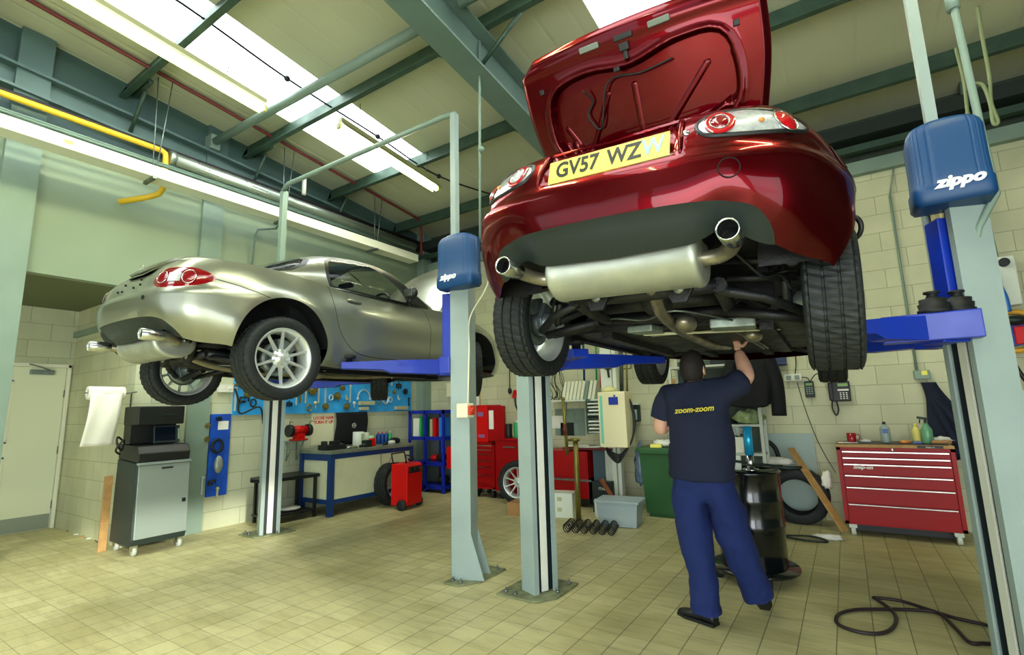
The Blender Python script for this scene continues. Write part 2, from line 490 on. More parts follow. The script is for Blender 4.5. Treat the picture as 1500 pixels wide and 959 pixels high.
ZR = [(-.16, .925), (.1, 1.05), (.33, 1.155), (.55, 1.235), (.85, 1.28), (1.1, 1.285), (1.3, 1.245), (1.5, 1.12), (1.75, .99), (1.92, .90)]
XB = [(-.16, .56), (.1, .66), (.4, .73), (.9, .755), (1.4, .745), (1.75, .69), (1.92, .60)]
BELT = [(-.16, .91), (.1, .885), (.4, .86), (1.2, .845), (1.92, .85)]
def gh(y, th, ex=0):
    xb, zr_, zb_ = cubic(XB, y), cubic(ZR, y), cubic(BELT, y)
    x = xb * max(0, cos(th)) ** .62; z = zb_ - .01 + (zr_ - zb_ + .01) * max(0, sin(th)) ** .85
    n = V((cos(th), 0, sin(th)))
    return V((x, y, z)) + n * ex
def greenhouse(root, paint):
    outer = [(-.16 + 2.08 * k / 60, 0) for k in range(61)] + [(1.92, pi / 2 * k / 16) for k in range(1, 17)] + [(1.92 - 2.08 * k / 60, pi / 2) for k in range(1, 61)] + [(-.16, pi / 2 * (1 - k / 16)) for k in range(1, 16)]
    side = [(.47, .03), (.445, .20), (.455, .45), (.50, .70), (.60, .80), (.78, .84), (.92, .78), (1.03, .62), (1.14, .42), (1.24, .24), (1.33, .03)]
    side = [tuple(p[:2]) for p in spline([(a, b, 0) for a, b in side], 4)]
    trim = [(.44, .01), (.415, .20), (.425, .46), (.475, .78), (.59, .92), (.80, .985), (1.0, .98), (1.16, .90), (1.30, .72), (1.46, .50), (1.62, .27), (1.70, .01)]
    trim = [tuple(p[:2]) for p in spline([(a, b, 0) for a, b in trim], 4)]
    rear = [(-.13, .10), (.0, .16), (.14, .32), (.27, .56), (.36, .86), (.39, 1.1), (.40, 1.58), (-.13, 1.58)]
    rearg = [(-.10, .22), (.0, .28), (.13, .44), (.24, .66), (.32, .92), (.345, 1.12), (.35, 1.58), (-.10, 1.58)]
    ws = [(1.86, .12), (1.62, .42), (1.42, .72), (1.24, 1.02), (1.20, 1.58), (1.90, 1.58)]
    feats = [('trim', trim), ('ws', ws), ('side', side), ('trim', rear), ('rear', rearg)]
    feats = [(n, [(a, min(b, pi / 2 - 1e-4) if b > 1.5 else b) for a, b in p]) for n, p in feats]
    ov, tris = cdt_patch(outer, feats, .045)
    def fn(y, th):
        q = gh(y, th)
        if th > pi / 2 - 2e-4: q.x = 0
        return q
    cl = {'base': ('hardtop_roof', (paint,), 0), 'trim': ('window_trim', (M_BLACK,), 0), 'ws': ('windscreen', (M_GLASS,), 0), 'side': ('side_window', (M_GLASS,), 1), 'rear': ('rear_window', (M_GLASS,), 0)}
    return patch_objs(ov, tris, fn, cl, root, True)

def tyre_mb(mb, R=.31, W=.205, rr=.222, n=120):
    h = W / 2
    prof = [(rr, -h * .86), (rr + .012, -h * .97), (rr + .04, -h), (R - .03, -h * .99), (R - .010, -h * .92), (R - .002, -h * .80)]
    g = []
    for c in (-.36, -.12, .12, .36):
        x = c * W * 1.12; g += [(R, x - .006), (R - .008, x - .004), (R - .008, x + .004), (R, x + .006)]
    prof += g + [(R - .002, h * .80), (R - .010, h * .92), (R - .03, h * .99), (rr + .04, h), (rr + .012, h * .97), (rr, h * .86)]
    rings = []
    for k in range(n):
        a = 2 * pi * k / n; ring = []
        for r, x in prof:
            d = 0; q = (k + (1 if x > 0 else 0) + int(abs(x) * 25)) % 3 == 0
            if r > R - .011 and q and abs(x) > .02: d = .0045
            ring.append(mb.bm.verts.new((x, cos(a) * (r - d), sin(a) * (r - d))))
        rings.append(ring)
    for k in range(n):
        A, B = rings[k], rings[(k + 1) % n]
        for j in range(len(prof) - 1): mb._f([A[j], A[j + 1], B[j + 1], B[j]], j in (0, 1, 2, len(prof) - 4, len(prof) - 3, len(prof) - 2))
    return mb
def rim_mb(mb, r=.226, spokes=10, W=.2):
    h = W / 2
    mb.lathe([(r - .004, -h * .9), (r, -h * .86), (r - .012, -h * .7), (r - .03, -h * .4), (r - .03, h * .45), (r - .014, h * .7), (r - .006, h * .8), (r, h * .84), (r + .002, h * .9), (r - .004, h * .93), (r - .012, h * .86), (r - .022, h * .72), (r - .036, h * .45), (r - .036, -h * .45), (r - .02, -h * .72)], (0, 0, 0), (1, 0, 0), 48, True)
    mb.lathe([(0, h * .62), (.03, h * .62), (.034, h * .56), (.07, h * .5), (.074, h * .42), (.07, h * .2), (0, h * .2)], (0, 0, 0), (1, 0, 0), 24)
    for k in range(spokes):
        a = 2 * pi * (k + .5) / spokes; u = V((0, cos(a), sin(a))); t = V((0, -sin(a), cos(a)))
        sec = [(.05, .016, h * .52, .03), (.11, .012, h * .60, .022), (.17, .010, h * .66, .018), (r - .015, .013, h * .74, .014)]
        R_ = []
        for d, w, x, th in sec:
            R_.append([mb.bm.verts.new(u * d + t * sx * w + V((x + dx, 0, 0))) for sx, dx in ((-1, -th), (-.55, 0), (.55, 0), (1, -th))])
        for A, B in zip(R_, R_[1:]):
            for q in range(4): mb._f([A[q], A[(q + 1) % 4], B[(q + 1) % 4], B[q]])
    for k in range(5):
        a = 2 * pi * k / 5 + .3; c = V((h * .5, cos(a) * .052, sin(a) * .052)); mb.cyl(c, c + V((.012, 0, 0)), .009, n=8)
    return mb
def car_wheel(parent, x, y, z, sg, steer=0):
    e = rim_mb(MB()).build('wheel', M_ALLOY, parent, (x, y, z), (0, 0, steer + (0 if sg > 0 else pi)))
    tyre_mb(MB()).build('tyre', M_TYRE, e)
    b = MB(); b.lathe([(.05, -.02), (.13, -.02), (.13, .0), (.05, .0)], (0, 0, 0), (1, 0, 0), 32, True); b.lathe([(0, -.07), (.045, -.07), (.06, -.03), (.06, .0), (0, .0)], (0, 0, 0), (1, 0, 0), 20)
    b.build('brake_disc', M_STEEL, e)
    b = MB(); b.prism(arc(0, 0, .15, .5, 1.7, 8) + arc(0, 0, .085, 1.7, .5, 6), .075, (-.05, 0, 0), (0, 1, 0), (0, 0, 1), .006); b.build('brake_caliper', M_ALLOYD, e)
    return e
def under(root, rz):
    """floor pan, rear subframe, suspension, exhaust"""
    b = MB()
    b.prism([(-.70, .38), (.70, .38), (.72, .5), (.76, 1.9), (.60, 1.95), (-.60, 1.95), (-.76, 1.9), (-.72, .5)], .03, (0, 0, .185))
    b.box2((-.62, 1.95, .24), (.62, 3.0, .27)); b.box2((-.10, .3, .2), (.10, 1.9, .34))
    for s in (-1, 1):
        b.box2((s * .74, .40, .165), (s * .70, 1.9, .25)); b.box((s * .45, 1.15, .17), (.07, 1.5, .05))
        b.box((s * .25, 2.4, .24), (.08, .9, .08))
    b.build('floor_pan', M_UNDER, root)
    b = MB()
    b.box2((-.44, -.62, .40), (.44, .36, .43)); b.box2((-.44, -.60, .43), (-.41, .36, .60)); b.box2((.44, -.60, .43), (.41, .36, .60)); b.box2((-.50, .33, .2), (.50, .37, .6))
    b.prism([(-.62, -.56), (-.46, -.64), (.46, -.64), (.62, -.56), (.70, -.40), (.5, -.38), (.5, -.1), (-.5, -.1), (-.5, -.38), (-.70, -.40)], .012, (0, 0, .40))
    b.build('boot_floor', M_UNDER, root)
    b = MB()
    b.tube([(-.33, -.30, .26), (-.1, -.32, .25), (.1, -.32, .25), (.33, -.30, .26)], .032, 8); b.tube([(-.36, .20, .24), (0, .22, .22), (.36, .20, .24)], .035, 8)
    for s in (-1, 1):
        b.tube([(s * .34, -.32, .26), (s * .33, 0, .22), (s * .36, .24, .24)], .035, 8)
        b.prism([(-.085, .09), (-.03, -.02), (.03, -.02), (.085, .09)], .03, (s * .19, -.36, .205), (1, 0, 0), (0, 0, 1), .004)
        b.tube([(s * .22, -.36, .28), (s * .34, -.45, .36)], .02, 6)
    b.build('rear_subframe', M_UNDER, root)
    for s in (-1, 1): b = MB(); b.lathe([(0, .012), (.02, .012), (.026, 0), (.026, -.01)], (s * .19, -.385, .245), (0, -1, 0), 14); b.build('subframe_bolt', M_STEEL, root)
    b = MB(); b.sphere((0, -.02, .27), .10, 10, (.9, 1.2, .8)); b.cyl((-.3, -.02, .27), (.3, -.02, .27), .045)
    b.build('differential', M_UNDER, root)
    for s in (-1, 1):
        b = MB()
        b.tube([(s * .33, -.30, .24), (s * .50, -.22, (.24 + rz) / 2 - .02), (s * .64, -.10, rz - .06)], .022, 8)
        b.tube([(s * .33, -.02, .19), (s * .64, -.04, rz - .08)], .024, 8)
        b.tube([(s * .36, .22, .21), (s * .64, .04, rz - .07)], .02, 8)
        b.tube([(s * .34, -.10, .33), (s * .62, -.02, rz + .11)], .018, 8)
        b.build('suspension_arm', M_UNDER, root)
        b = MB(); b.tube([(s * .30, -.02, .27), (s * .36, -.02, .265), (s * .40, -.02, .26), (s * .58, 0, rz), (s * .64, 0, rz)], .02, 10, True, [.045, .05, .018, .018, .045]); b.build('drive_shaft', M_UNDER, root)
        b = MB()
        b.lathe([(.028, 0), (.05, .02), (.07, .10), (.075, .13), (.02, .14)], (s * .60, 0, rz), (s, 0, 0), 12)
        b.prism([(-.09, -.07), (.05, -.08), (.075, .02), (.02, .12), (-.06, .10)], .03, (s * .66, 0, rz), (0, s, 0), (0, 0, 1), .006)
        b.build('hub_carrier', M_ALLOYD, root)
        b = MB()
        top, bt = V((s * .56, .02, .55)), V((s * .58, -.02, rz - .02))
        b.cyl(bt, top, .022, n=10)
        sp = [bt.lerp(top, .35 + .6 * k / 60) + V((cos(k * .6), sin(k * .6), 0)) * .05 for k in range(61)]
        b.tube(sp, .006, 6); b.build('spring_and_damper', M_BLACK, root)
        b = MB(); b.tube([(s * .40, 1.9, .24), (s * .62, WB, rz - .02)], .022, 8); b.tube([(s * .35, 2.5, .26), (s * .62, WB, rz - .04)], .022, 8); b.cyl((s * .6, WB, rz), (s * .68, WB, rz), .06); b.build('front_suspension_arm', M_UNDER, root)
        b = MB(); b.tube(spline([(s * .36, -.4, .42), (s * .42, -.30, .38), (s * .5, -.2, .30), (s * .56, -.1, .32), (s * .6, -.05, rz + .05)], 5), .007, 6); b.build('brake_hose', M_BLACK, root)
    # exhaust
    b = MB()
    n = 26
    prof = [(-.322, .72), (-.325, .86), (-.315, .97), (-.30, 1), (-.285, .965), (.285, .965), (.30, 1), (.315, .97), (.325, .86), (.322, .72)]
    rg = []
    for x, k in prof: rg.append([b.bm.verts.new((x, -.52 + cos(2 * pi * a / n) * .145 * k, .325 + sin(2 * pi * a / n) * .112 * k)) for a in range(n)])
    for A, B in zip(rg, rg[1:]):
        for k in range(n): b._f([A[k], A[(k + 1) % n], B[(k + 1) % n], B[k]], True)
    b._f(rg[0]); b._f(rg[-1])
    sil = b.build('exhaust_silencer', M_MUFF, root)
    for s in (-1, 1):
        b = MB(); b.tube(spline([(s * .30, -.53, .325), (s * .38, -.535, .325), (s * .43, -.58, .335), (s * .455, -.66, .345), (s * .455, -.72, .35)], 6), .031, 14, False); b.build('exhaust_pipe', M_PIPE, sil)
        b = MB(); b.lathe([(.034, 0), (.040, .03), (.040, .135), (.0365, .138), (.033, .13), (.031, .05)], (s * .455, -.655, .345), (0, -1, 0), 24); b.build('tailpipe_tip', M_CHROME, sil)
        b = MB(); b.lathe([(0, .02), (.032, .02), (.032, .12)], (s * .455, -.655, .345), (0, -1, 0), 20); b.build('tailpipe_bore', M_GAP, sil)
        b = MB(); b.tube([(s * .34, -.42, .40), (s * .35, -.46, .34), (s * .40, -.50, .33)], .008, 6); b.build('exhaust_hanger', M_STEEL, sil)
    b = MB(); b.tube(spline([(.05, -.41, .30), (.06, -.3, .25), (.03, -.1, .20), (.02, .15, .175), (.0, .5, .17), (0, 1.3, .17), (.05, 1.8, .2)], 5), .03, 12)
    b.sphere((.10, .12, .165), .065, 10, (.8, 1.5, .75)); b.sphere((.36, .62, .14), .05, 8, (1, 1.5, .8)); b.build('centre_exhaust', M_PIPE, root)
    b = MB()
    for i, (x0, y0, x1, y1) in enumerate([(-.22, .42, .42, .52), (-.2, .52, .4, .40), (-.1, .44, .50, .60), (-.24, .46, .3, .62)]):
        b.box(((x0 + x1) / 2, (y0 + y1) / 2, .155 + .004 * i), (sqrt((x1 - x0) ** 2 + (y1 - y0) ** 2), .022, .006), atan2(y1 - y0, x1 - x0))
    b.build('cross_brace', mat('zinc_brace', (165, 165, 125), .4, .6), root)
    for k, (p0, p1) in enumerate((((-.62, -.30, .33), (-.30, -.18, .40)), ((.62, -.30, .33), (.30, -.18, .40)), ((-.5, .30, .24), (-.2, -.1, .34)), ((.5, .30, .24), (.2, -.1, .34)), ((-.60, .36, .22), (.60, .36, .22)))):
        b = MB(); b.tube([p0, p1], .016, 8); b.cyl(V(p0), V(p0) + V((0, -.04, 0)), .03, n=10); b.build('subframe_brace', M_UNDER, root)
    b = MB()
    b.tube(spline([(-.45, .3, .2), (-.3, .1, .22), (-.1, .05, .19), (.1, -.1, .2), (.3, .2, .18), (.42, .6, .17)], 6), .006, 6)
    b.tube([(.26, .38, .17), (.3, 1.8, .17)], .007, 6); b.tube([(.29, .38, .17), (.33, 1.8, .17)], .007, 6)
    b.build('brake_line', M_STEEL, root)
    for q in (((.30, .30, .17), (.22, .16, .05), .1), ((-.18, .32, .175), (.16, .14, .04), -.2)): b = MB(); b.box(*q, .01); b.build('heat_shield', mat('heat_shield', (140, 152, 142), .45, .6, noise=(20, .2)), root)
def interior(root):
    b = MB(); b.box2((-.70, .15, .40), (.70, 1.85, .44)); b.box2((-.70, .15, .44), (-.66, 1.85, .84)); b.box2((.70, .15, .44), (.66, 1.85, .84)); b.box2((-.68, 1.62, .44), (.68, 1.9, .86)); b.box2((-.68, .12, .44), (.68, .2, .86))
    b.build('cabin_tub', M_BLACK, root)
    for s in (-1, 1):
        b = MB(); b.box((s * .34, .72, .56), (.46, .5, .16), None, .04); b.box((s * .34, .44, .82), (.44, .13, .5), (-.22, 0, 0), .05); b.box((s * .34, .375, 1.05), (.24, .10, .16), (-.15, 0, 0), .04)
        b.build('seat', M_BLACK, root)
    b = MB(); c = V((.34, 1.3, .86)); ax = V((0, -.9, .4)).normalized(); x, y, _ = frame(ax)
    b.tube([c + (x * cos(a) + y * sin(a)) * .17 for a in [2 * pi * k / 24 for k in range(24)]], .014, 8, closed=True); b.cyl(c, c - ax * .15, .03); b.box(c, (.3, .02, .05), (.4, 0, 0), .006)
    b.build('steering_wheel', M_BLACK, root)
    b = MB(); b.box((0, 1.18, 1.12), (.22, .03, .06), None, .01); b.build('interior_mirror', M_BLACK, root)
# ================================================================== RED CAR
red = thing('roadster_car', 'dark red metallic roadster raised on the nearer lift with its boot lid open', 'car', (-.755, 2.535, 1.652), (0, RD(2.1), RD(1.3)))
rr_ = car_shell(red, M_RED, 'red')
g_, pt_, yl_, T_ = deck(red, M_RED)
greenhouse(red, M_RED); interior(red)
deck_panel('bonnet', g_['hood'], pt_, yl_, T_, M_RED, red)
under(red, .21)
for s in (1, -1):
    car_wheel(red, s * .745, 0, .21, s); car_wheel(red, s * .745, WB, .225, s)
def surf_basis(s, z, sg=1, ex=.0):
    a = wrap(s, z, ex); du = wrap(s + .01, z, ex) - wrap(s - .01, z, ex); dz = wrap(s, z + .01, ex) - wrap(s, z - .01, ex)
    if sg < 0: a.x *= -1; du = V((du.x, -du.y, -du.z)) ; dz.x *= -1
    return basis(a, du, dz - du.normalized() * dz.dot(du.normalized()))
# lamp internals: rings and dark surround
for lamp, sg in zip(rr_['tail_lamp'], (1, -1)):
    def onl(s, z, ex):
        q = wrap(s, z, ex); q.x *= sg; return q
    def ring(s0, z0, r0, r1, m_, nm, ex0=.008, dome=0, n=36):
        b = MB()
        k = 3
        g = [[b.bm.verts.new(onl(s0 + cos(2 * pi * a / n) * (r0 + (r1 - r0) * j / k), z0 + sin(2 * pi * a / n) * (r0 + (r1 - r0) * j / k), ex0 + dome * (1 - (j / k) ** 2) + .003 * sin(pi * j / k))) for a in range(n)] for j in range(k + 1)]
        for A, B in zip(g, g[1:]):
            for a in range(n): b._f([A[a], A[(a + 1) % n], B[(a + 1) % n], B[a]], True)
        return b.build(nm, m_, lamp, doubles=1e-5)
    ring(.455, .786, .040, .061, M_REDL, 'stop_lamp_ring', .011)
    ring(.455, .786, .0, .036, M_REDD if sg > 0 else M_CLEAR, 'reverse_lamp', .011, .012)
    ring(.455, .786, .036, .0405, M_CHROME, 'lamp_bezel', .013)
    ring(.735, .789, .0, .050, M_REDL, 'fog_lamp', .010, .014); ring(.735, .789, .050, .056, M_CHROME, 'lamp_bezel', .012)
    ring(.615, .778, .0, .012, M_AMBER, 'indicator_bulb', .011, .008)
    # black gloss rim round the lamp
    lens = smooth_poly([(.362, .79), (.385, .832), (.44, .856), (.56, .862), (.70, .855), (.82, .832), (.875, .792), (.83, .752), (.70, .728), (.55, .715), (.43, .72), (.378, .745)], 5)
    b = MB(); o2 = inset(lens, -.004); i2 = inset(lens, .012)
    A = [b.bm.verts.new(onl(p[0], p[1], .001)) for p in o2]; Bm = [b.bm.verts.new(onl((p[0] + q[0]) / 2, (p[1] + q[1]) / 2, .010)) for p, q in zip(o2, i2)]; Bv = [b.bm.verts.new(onl(p[0], p[1], .0055)) for p in i2]
    for X_, Y_ in ((A, Bm), (Bm, Bv)):
        for k in range(len(X_)): b._f([X_[k], X_[(k + 1) % len(X_)], Y_[(k + 1) % len(X_)], Y_[k]], True)
    b.build('lamp_surround', M_BLACK, lamp)
# number plate
pl = MB().box((0, 0, 0), (.52, .111, .004), None, .0015)
pM = basis((0, wrap(0, .74, -.028).y - .014, .742), (1, 0, 0), (0, .22, 1))
plate = pl.build('number_plate', M_YEL, red); plate.matrix_local = pM
for ch, x, ms in (('GV57', -.128, M_BLACK), ('WZ', .078, M_BLACK), ('W', .196, mat('faded_digit', (120, 140, 150), .3, .3))):
    text('plate_digits', ch, .105, ms, plate, Matrix.Translation((x, 0, .004)), .0008, bold=.0026, sx=.80)
b = MB(); b.box((0, -.062, -.002), (.525, .008, .006)); b.build('plate_holder_lip', M_BLACK, plate)
b = MB()
for x in (-.2, .2): b.cyl((x, -.04, 0), (x, -.04, .004), .004, n=8)
# boot lock, tow eye cover, side marker, plate recess posts
b = MB(); b.lathe([(0, .012), (.006, .012), (.008, .006), (.014, .006), (.016, 0)], wrap(.325, .765, -.004), (0, -1, .2), 18); b.build('boot_lock', M_CHROME, red)
b = MB(); c0 = wrap(.47, .575, .001); b.lathe([(.034, .0), (.036, .003), (.038, .0)], c0, plan(.47)[1], 26); b.build('tow_eye_cover_rim', M_GAP, red)
sm = [(-.03, -.045), (.03, -.05), (.036, .02), (.02, .05), (-.02, .045)]
for sg in (-1, 1):
    b = MB(); A = []
    for p in smooth_poly([(1.06, .77), (1.16, .78), (1.20, .73), (1.14, .69), (1.07, .70)], 5):
        q = wrap(p[0], p[1], .003); q.x *= sg; A.append(b.bm.verts.new(q))
    q = wrap(1.13, .735, .006); q.x *= sg; c = b.bm.verts.new(q)
    for k in range(len(A)): b._f([A[k], A[(k + 1) % len(A)], c], True)
    b.build('side_repeater', M_REDD, red)
b = MB(); b.tube(spline([(.80, .30, .60), (.86, .25, .64), (.89, .24, .60), (.88, .26, .55), (.83, .3, .53)], 6), .012, 8); b.build('cable_loop', M_BLACK, red)
b = MB(); b.tube([(.42, .05, .90), (.43, -.02, 1.0), (.48, -.2, 1.9)], .006, 6, True, [.014, .011, .003]); b.build('aerial', M_BLACK, red)
# open boot lid: local frame a across, b from hinge to rear edge, c out of the inner face
hinge, tipp = V((0, -.10, .955)), V((0, -.46, 1.54))
lb = (tipp - hinge).normalized(); lc = V((1, 0, 0)).cross(lb) * 1     # inner-face normal
lid = bpy.data.objects.new('boot_lid', None); COL.objects.link(lid); lid.parent = red
if lc.y > 0: lc = -lc
LM = Matrix((V((1, 0, 0)), lb, lc)).transposed().to_4x4(); LM.translation = hinge
lid.matrix_local = LM
LH = (tipp - hinge).length
def lid_w(t):      # half width against t = 0 hinge .. 1 rear edge
    return cubic([(0, .53), (.25, .57), (.55, .60), (.84, .60), (.90, .592), (.95, .55), (1, .525)], t)
def lid_edge(a, t): return 0
def lid_h(a, t):
    """height of the pressed inner panel above the outer skin"""
    x = a * lid_w(t); y = t * LH
    h = .035
    kid = [(-.43, .17), (-.47, .34), (-.41, .49), (-.22, .52), (0, .49), (.22, .53), (.41, .51), (.47, .34), (.43, .17), (.25, .10), (0, .085), (-.25, .10)]
    kd = lid_h.k = getattr(lid_h, 'k', None) or smooth_poly(kid, 4)
    d = pdist((x, y), kd); ins = inpoly((x, y), kd)
    h += .012 * math.exp(-(d / .022) ** 2)
    if ins:
        h -= .078 * ss(d / .035)
        for xa, ya, xb_, yb in ((-.30, .12, -.14, .40), (.34, .40, .10, .14), (0, .09, 0, .44), (-.42, .22, -.32, .14), (.42, .22, .32, .14), (-.40, .30, -.30, .12), (.10, .14, .40, .20)):
            dd = pdist((x, y), [(xa, ya), (xb_, yb)])
            h += .036 * math.exp(-(dd / .026) ** 4) * ss(d / .02)
        if y > .41: h -= .035 * ss((y - .41) / .03) * ss(d / .02)
    e = min(1 - abs(a), 1) * .6
    h += .010 * math.exp(-((1 - abs(a)) * .6 / .02) ** 2) - .03 * (1 - ss(e / .03))
    h -= .03 * (1 - ss((1 - t) * LH / .03)) + .03 * (1 - ss(t * LH / .03))
    h += .006 * math.exp(-((t - .90) / .03) ** 2)
    return h
def lid_pt(a, t, h): return V((a * lid_w(t), t * LH + .02 * (1 - a * a) * t, h - .05 * (a * a) * 1.0 + .04 * (1 - t) * 0))
b = MB(); b.grid(lambda u, v: lid_pt(2 * u - 1, v, lid_h(2 * u - 1, v)), 150, 84)
b.grid(lambda u, v: lid_pt(2 * u - 1, v, -.012), 24, 12); 
b.grid(lambda u, v: lid_pt(2 * u - 1, 1, -.012 + (lid_h(2 * u - 1, 1) + .012) * v), 60, 1); b.grid(lambda u, v: lid_pt(2 * u - 1, 0, -.012 + (lid_h(2 * u - 1, 0) + .012) * v), 60, 1)
for s in (-1, 1): b.grid(lambda u, v: lid_pt(s, u, -.012 + (lid_h(s, u) + .012) * v), 60, 1)
inner = b.build('lid_inner_panel', M_RED, lid)
def lidbox(nm, x, y, d, m_, bev=.004, rz=0, up=.0):
    t = y / LH; h = lid_h(x / lid_w(t), t)
    o = MB().box((0, 0, 0), d, rz, bev).build(nm, m_, lid, (x, y, h - .05 * (x / lid_w(t)) ** 2 + d[2] / 2 + up)); return o
M_BUF = mat('grey_rubber_buffer', (110, 120, 108), .6)
lidbox('lid_buffer', -.17, .635, (.10, .028, .02), M_BUF, .006, 0); lidbox('lid_buffer', .17, .635, (.10, .028, .02), M_BUF, .006)
lidbox('high_brake_lamp_socket', 0, .63, (.09, .026, .012), M_BLACK)
lidbox('lid_latch', 0, .585, (.045, .035, .03), M_BLACK); lidbox('lid_latch_striker', 0, .555, (.02, .05, .02), M_BLACK)
lidbox('lid_label', .09, .29, (.052, .018, .002), M_WHITE, 0, .0, .004)
for x in (-.48, .48, .50, -.50):
    lidbox('rubber_stop', x * (.92 if abs(x) > .49 else 1), .52 if abs(x) < .49 else .10, (.026, .026, .012), M_BLACK)
for x, y in ((-.05, .50), (-.25, .48), (.25, .48)): lidbox('harness_clip', x, y, (.03, .02, .03), M_BLACK)
b = MB(); b.tube(spline([(-.25, .46, .03), (-.22, .40, .0), (-.26, .34, .0), (-.20, .26, .01), (-.12, .46, .02), (.05, .455, .02), (.2, .47, .02)], 6), .005, 6); b.build('lid_wiring', M_BLACK, lid)
for s in (-1, 1):
    b = MB(); b.tube(spline([(s * .46, -.02, .0), (s * .47, .02, .03), (s * .46, .12, .028)], 5), .011, 8); b.build('lid_hinge', M_RED, lid)
# posts each side of the plate recess
for s in (-1, 1):
    b = MB(); pts = [wrap(.306, z, .002) for z in (.675, .70, .74, .78, .82, .85, .865)]
    b.tube([(p.x * s, p.y, p.z) for p in pts], .009, 8, True, [.004, .008, .010, .011, .012, .014, .010]); b.build('recess_seal', M_RED, red)

# ================================================================== SILVER CAR
sil = thing('roadster_car', 'silver green hardtop roadster raised on the farther lift with its bonnet open', 'car', (-4.27, 2.15, 1.60))
sr_ = car_shell(sil, M_SILVER, 'silver')
g2, pt2, yl2, T2 = deck(sil, M_SILVER)
greenhouse(sil, M_SILVER); interior(sil)
deck_panel('boot_lid', [c for c in g2['lid']], pt2, yl2, T2, M_SILVER, sil, .03, .008)
hd = deck_panel('bonnet', g2['hood'], pt2, yl2, T2, M_SILVER, sil, .02)
hy, hz = 1.98, .91
R = Matrix.Translation((0, hy, hz)) @ Matrix.Rotation(RD(57), 4, 'X') @ Matrix.Translation((0, -hy, -hz))
hd.matrix_local = R
b = MB(); b.box2((-.6, 2.0, .45), (.6, 3.0, .5)); b.box((0, 2.35, .65), (.4, .5, .3), None, .03); b.box((0, 2.35, .82), (.26, .42, .05), None, .02); b.build('engine', M_BLACK, sil)
under(sil, .21)
for s in (1, -1):
    car_wheel(sil, s * .745, 0, .21, s); car_wheel(sil, s * .745, WB, .25, s, RD(46))
for lamp, sg in zip(sr_['tail_lamp'], (1, -1)):
    def onl(s, z, ex):
        q = wrap(s, z, ex); q.x *= sg; return q
    def disc(s0, z0, r0, r1, m_, nm, ex0=.009, asp=1, n=28):
        b = MB(); k = 2
        g = [[b.bm.verts.new(onl(s0 + asp * cos(2 * pi * a / n) * (r0 + (r1 - r0) * j / k), z0 + sin(2 * pi * a / n) * (r0 + (r1 - r0) * j / k), ex0 + .004 * sin(pi * j / k))) for a in range(n)] for j in range(k + 1)]
        for A, B in zip(g, g[1:]):
            for a in range(n): b._f([A[a], A[(a + 1) % n], B[(a + 1) % n], B[a]], True)
        return b.build(nm, m_, lamp, doubles=1e-5)
    disc(.515, .738, 0, .040, M_REDD, 'stop_lamp', .011); disc(.515, .738, .040, .044, M_CHROME, 'lamp_bezel', .012)
    disc(.715, .740, 0, .046, M_REDD, 'fog_lamp', .011); disc(.715, .740, .046, .052, M_CHROME, 'lamp_bezel', .012)
    b = MB()
    b.grid(lambda u, v: onl(.562 + .095 * u, .705 + .066 * v, .010), 6, 3); b.build('clear_lamp', M_CLEAR, lamp)
for s, z in ((.10, .72), (.20, .73), (.14, .78)):
    for g in (1, -1): q = wrap(s, z, -.02); q.x *= g; b = MB(); b.cyl(q, q + V((0, -.01, 0)), .008, n=8); b.build('plate_fixing_hole', M_GAP, sil)
q = wrap(.40, .60, .001); b = MB(); b.cyl(q, q + V((0, -.003, 0)), .016, n=12); b.build('tow_eye_hole', M_GAP, sil)
b = MB(); q = pt2(yl2[2], 0); b.tube([(.028 * cos(a), q.y - .012, .90 + .020 * sin(a)) for a in [2 * pi * k / 16 for k in range(16)]], .003, 5, closed=True); b.build('boot_emblem', M_CHROME, sil)
for s in (1, -1):
    b = MB(); y0 = .58; q = wrap(S0 + y0 + .07, .748, .018)
    b.tube([(s * (q.x - .02), y0, .755), (s * q.x, y0 + .02, .755), (s * q.x, y0 + .12, .748), (s * (q.x - .02), y0 + .15, .746)], .011, 8); b.sphere((s * (q.x - .022), y0 + .075, .75), .035, 8, (.3, 1.3, .6)); b.build('door_handle', M_SILVER, sil)
    b = MB(); b.tube([(s * .76, 1.33, .845), (s * .84, 1.30, .885)], .022, 8, True, [.03, .02]); b.sphere((s * .87, 1.27, .925), .075, 10, (.95, .62, .78)); mr = b.build('door_mirror', M_BLACK, sil)
    b = MB(); b.box((s * .87, 1.222, .925), (.10, .006, .07), None, .002); b.build('mirror_glass', M_CHROME, mr)
b = MB(); b.tube([(.45, .0, .93), (.45, -.02, .955)], .014, 8); b.sphere((.45, -.02, .955), .02, 8); b.build('aerial_base', M_BLACK, sil)
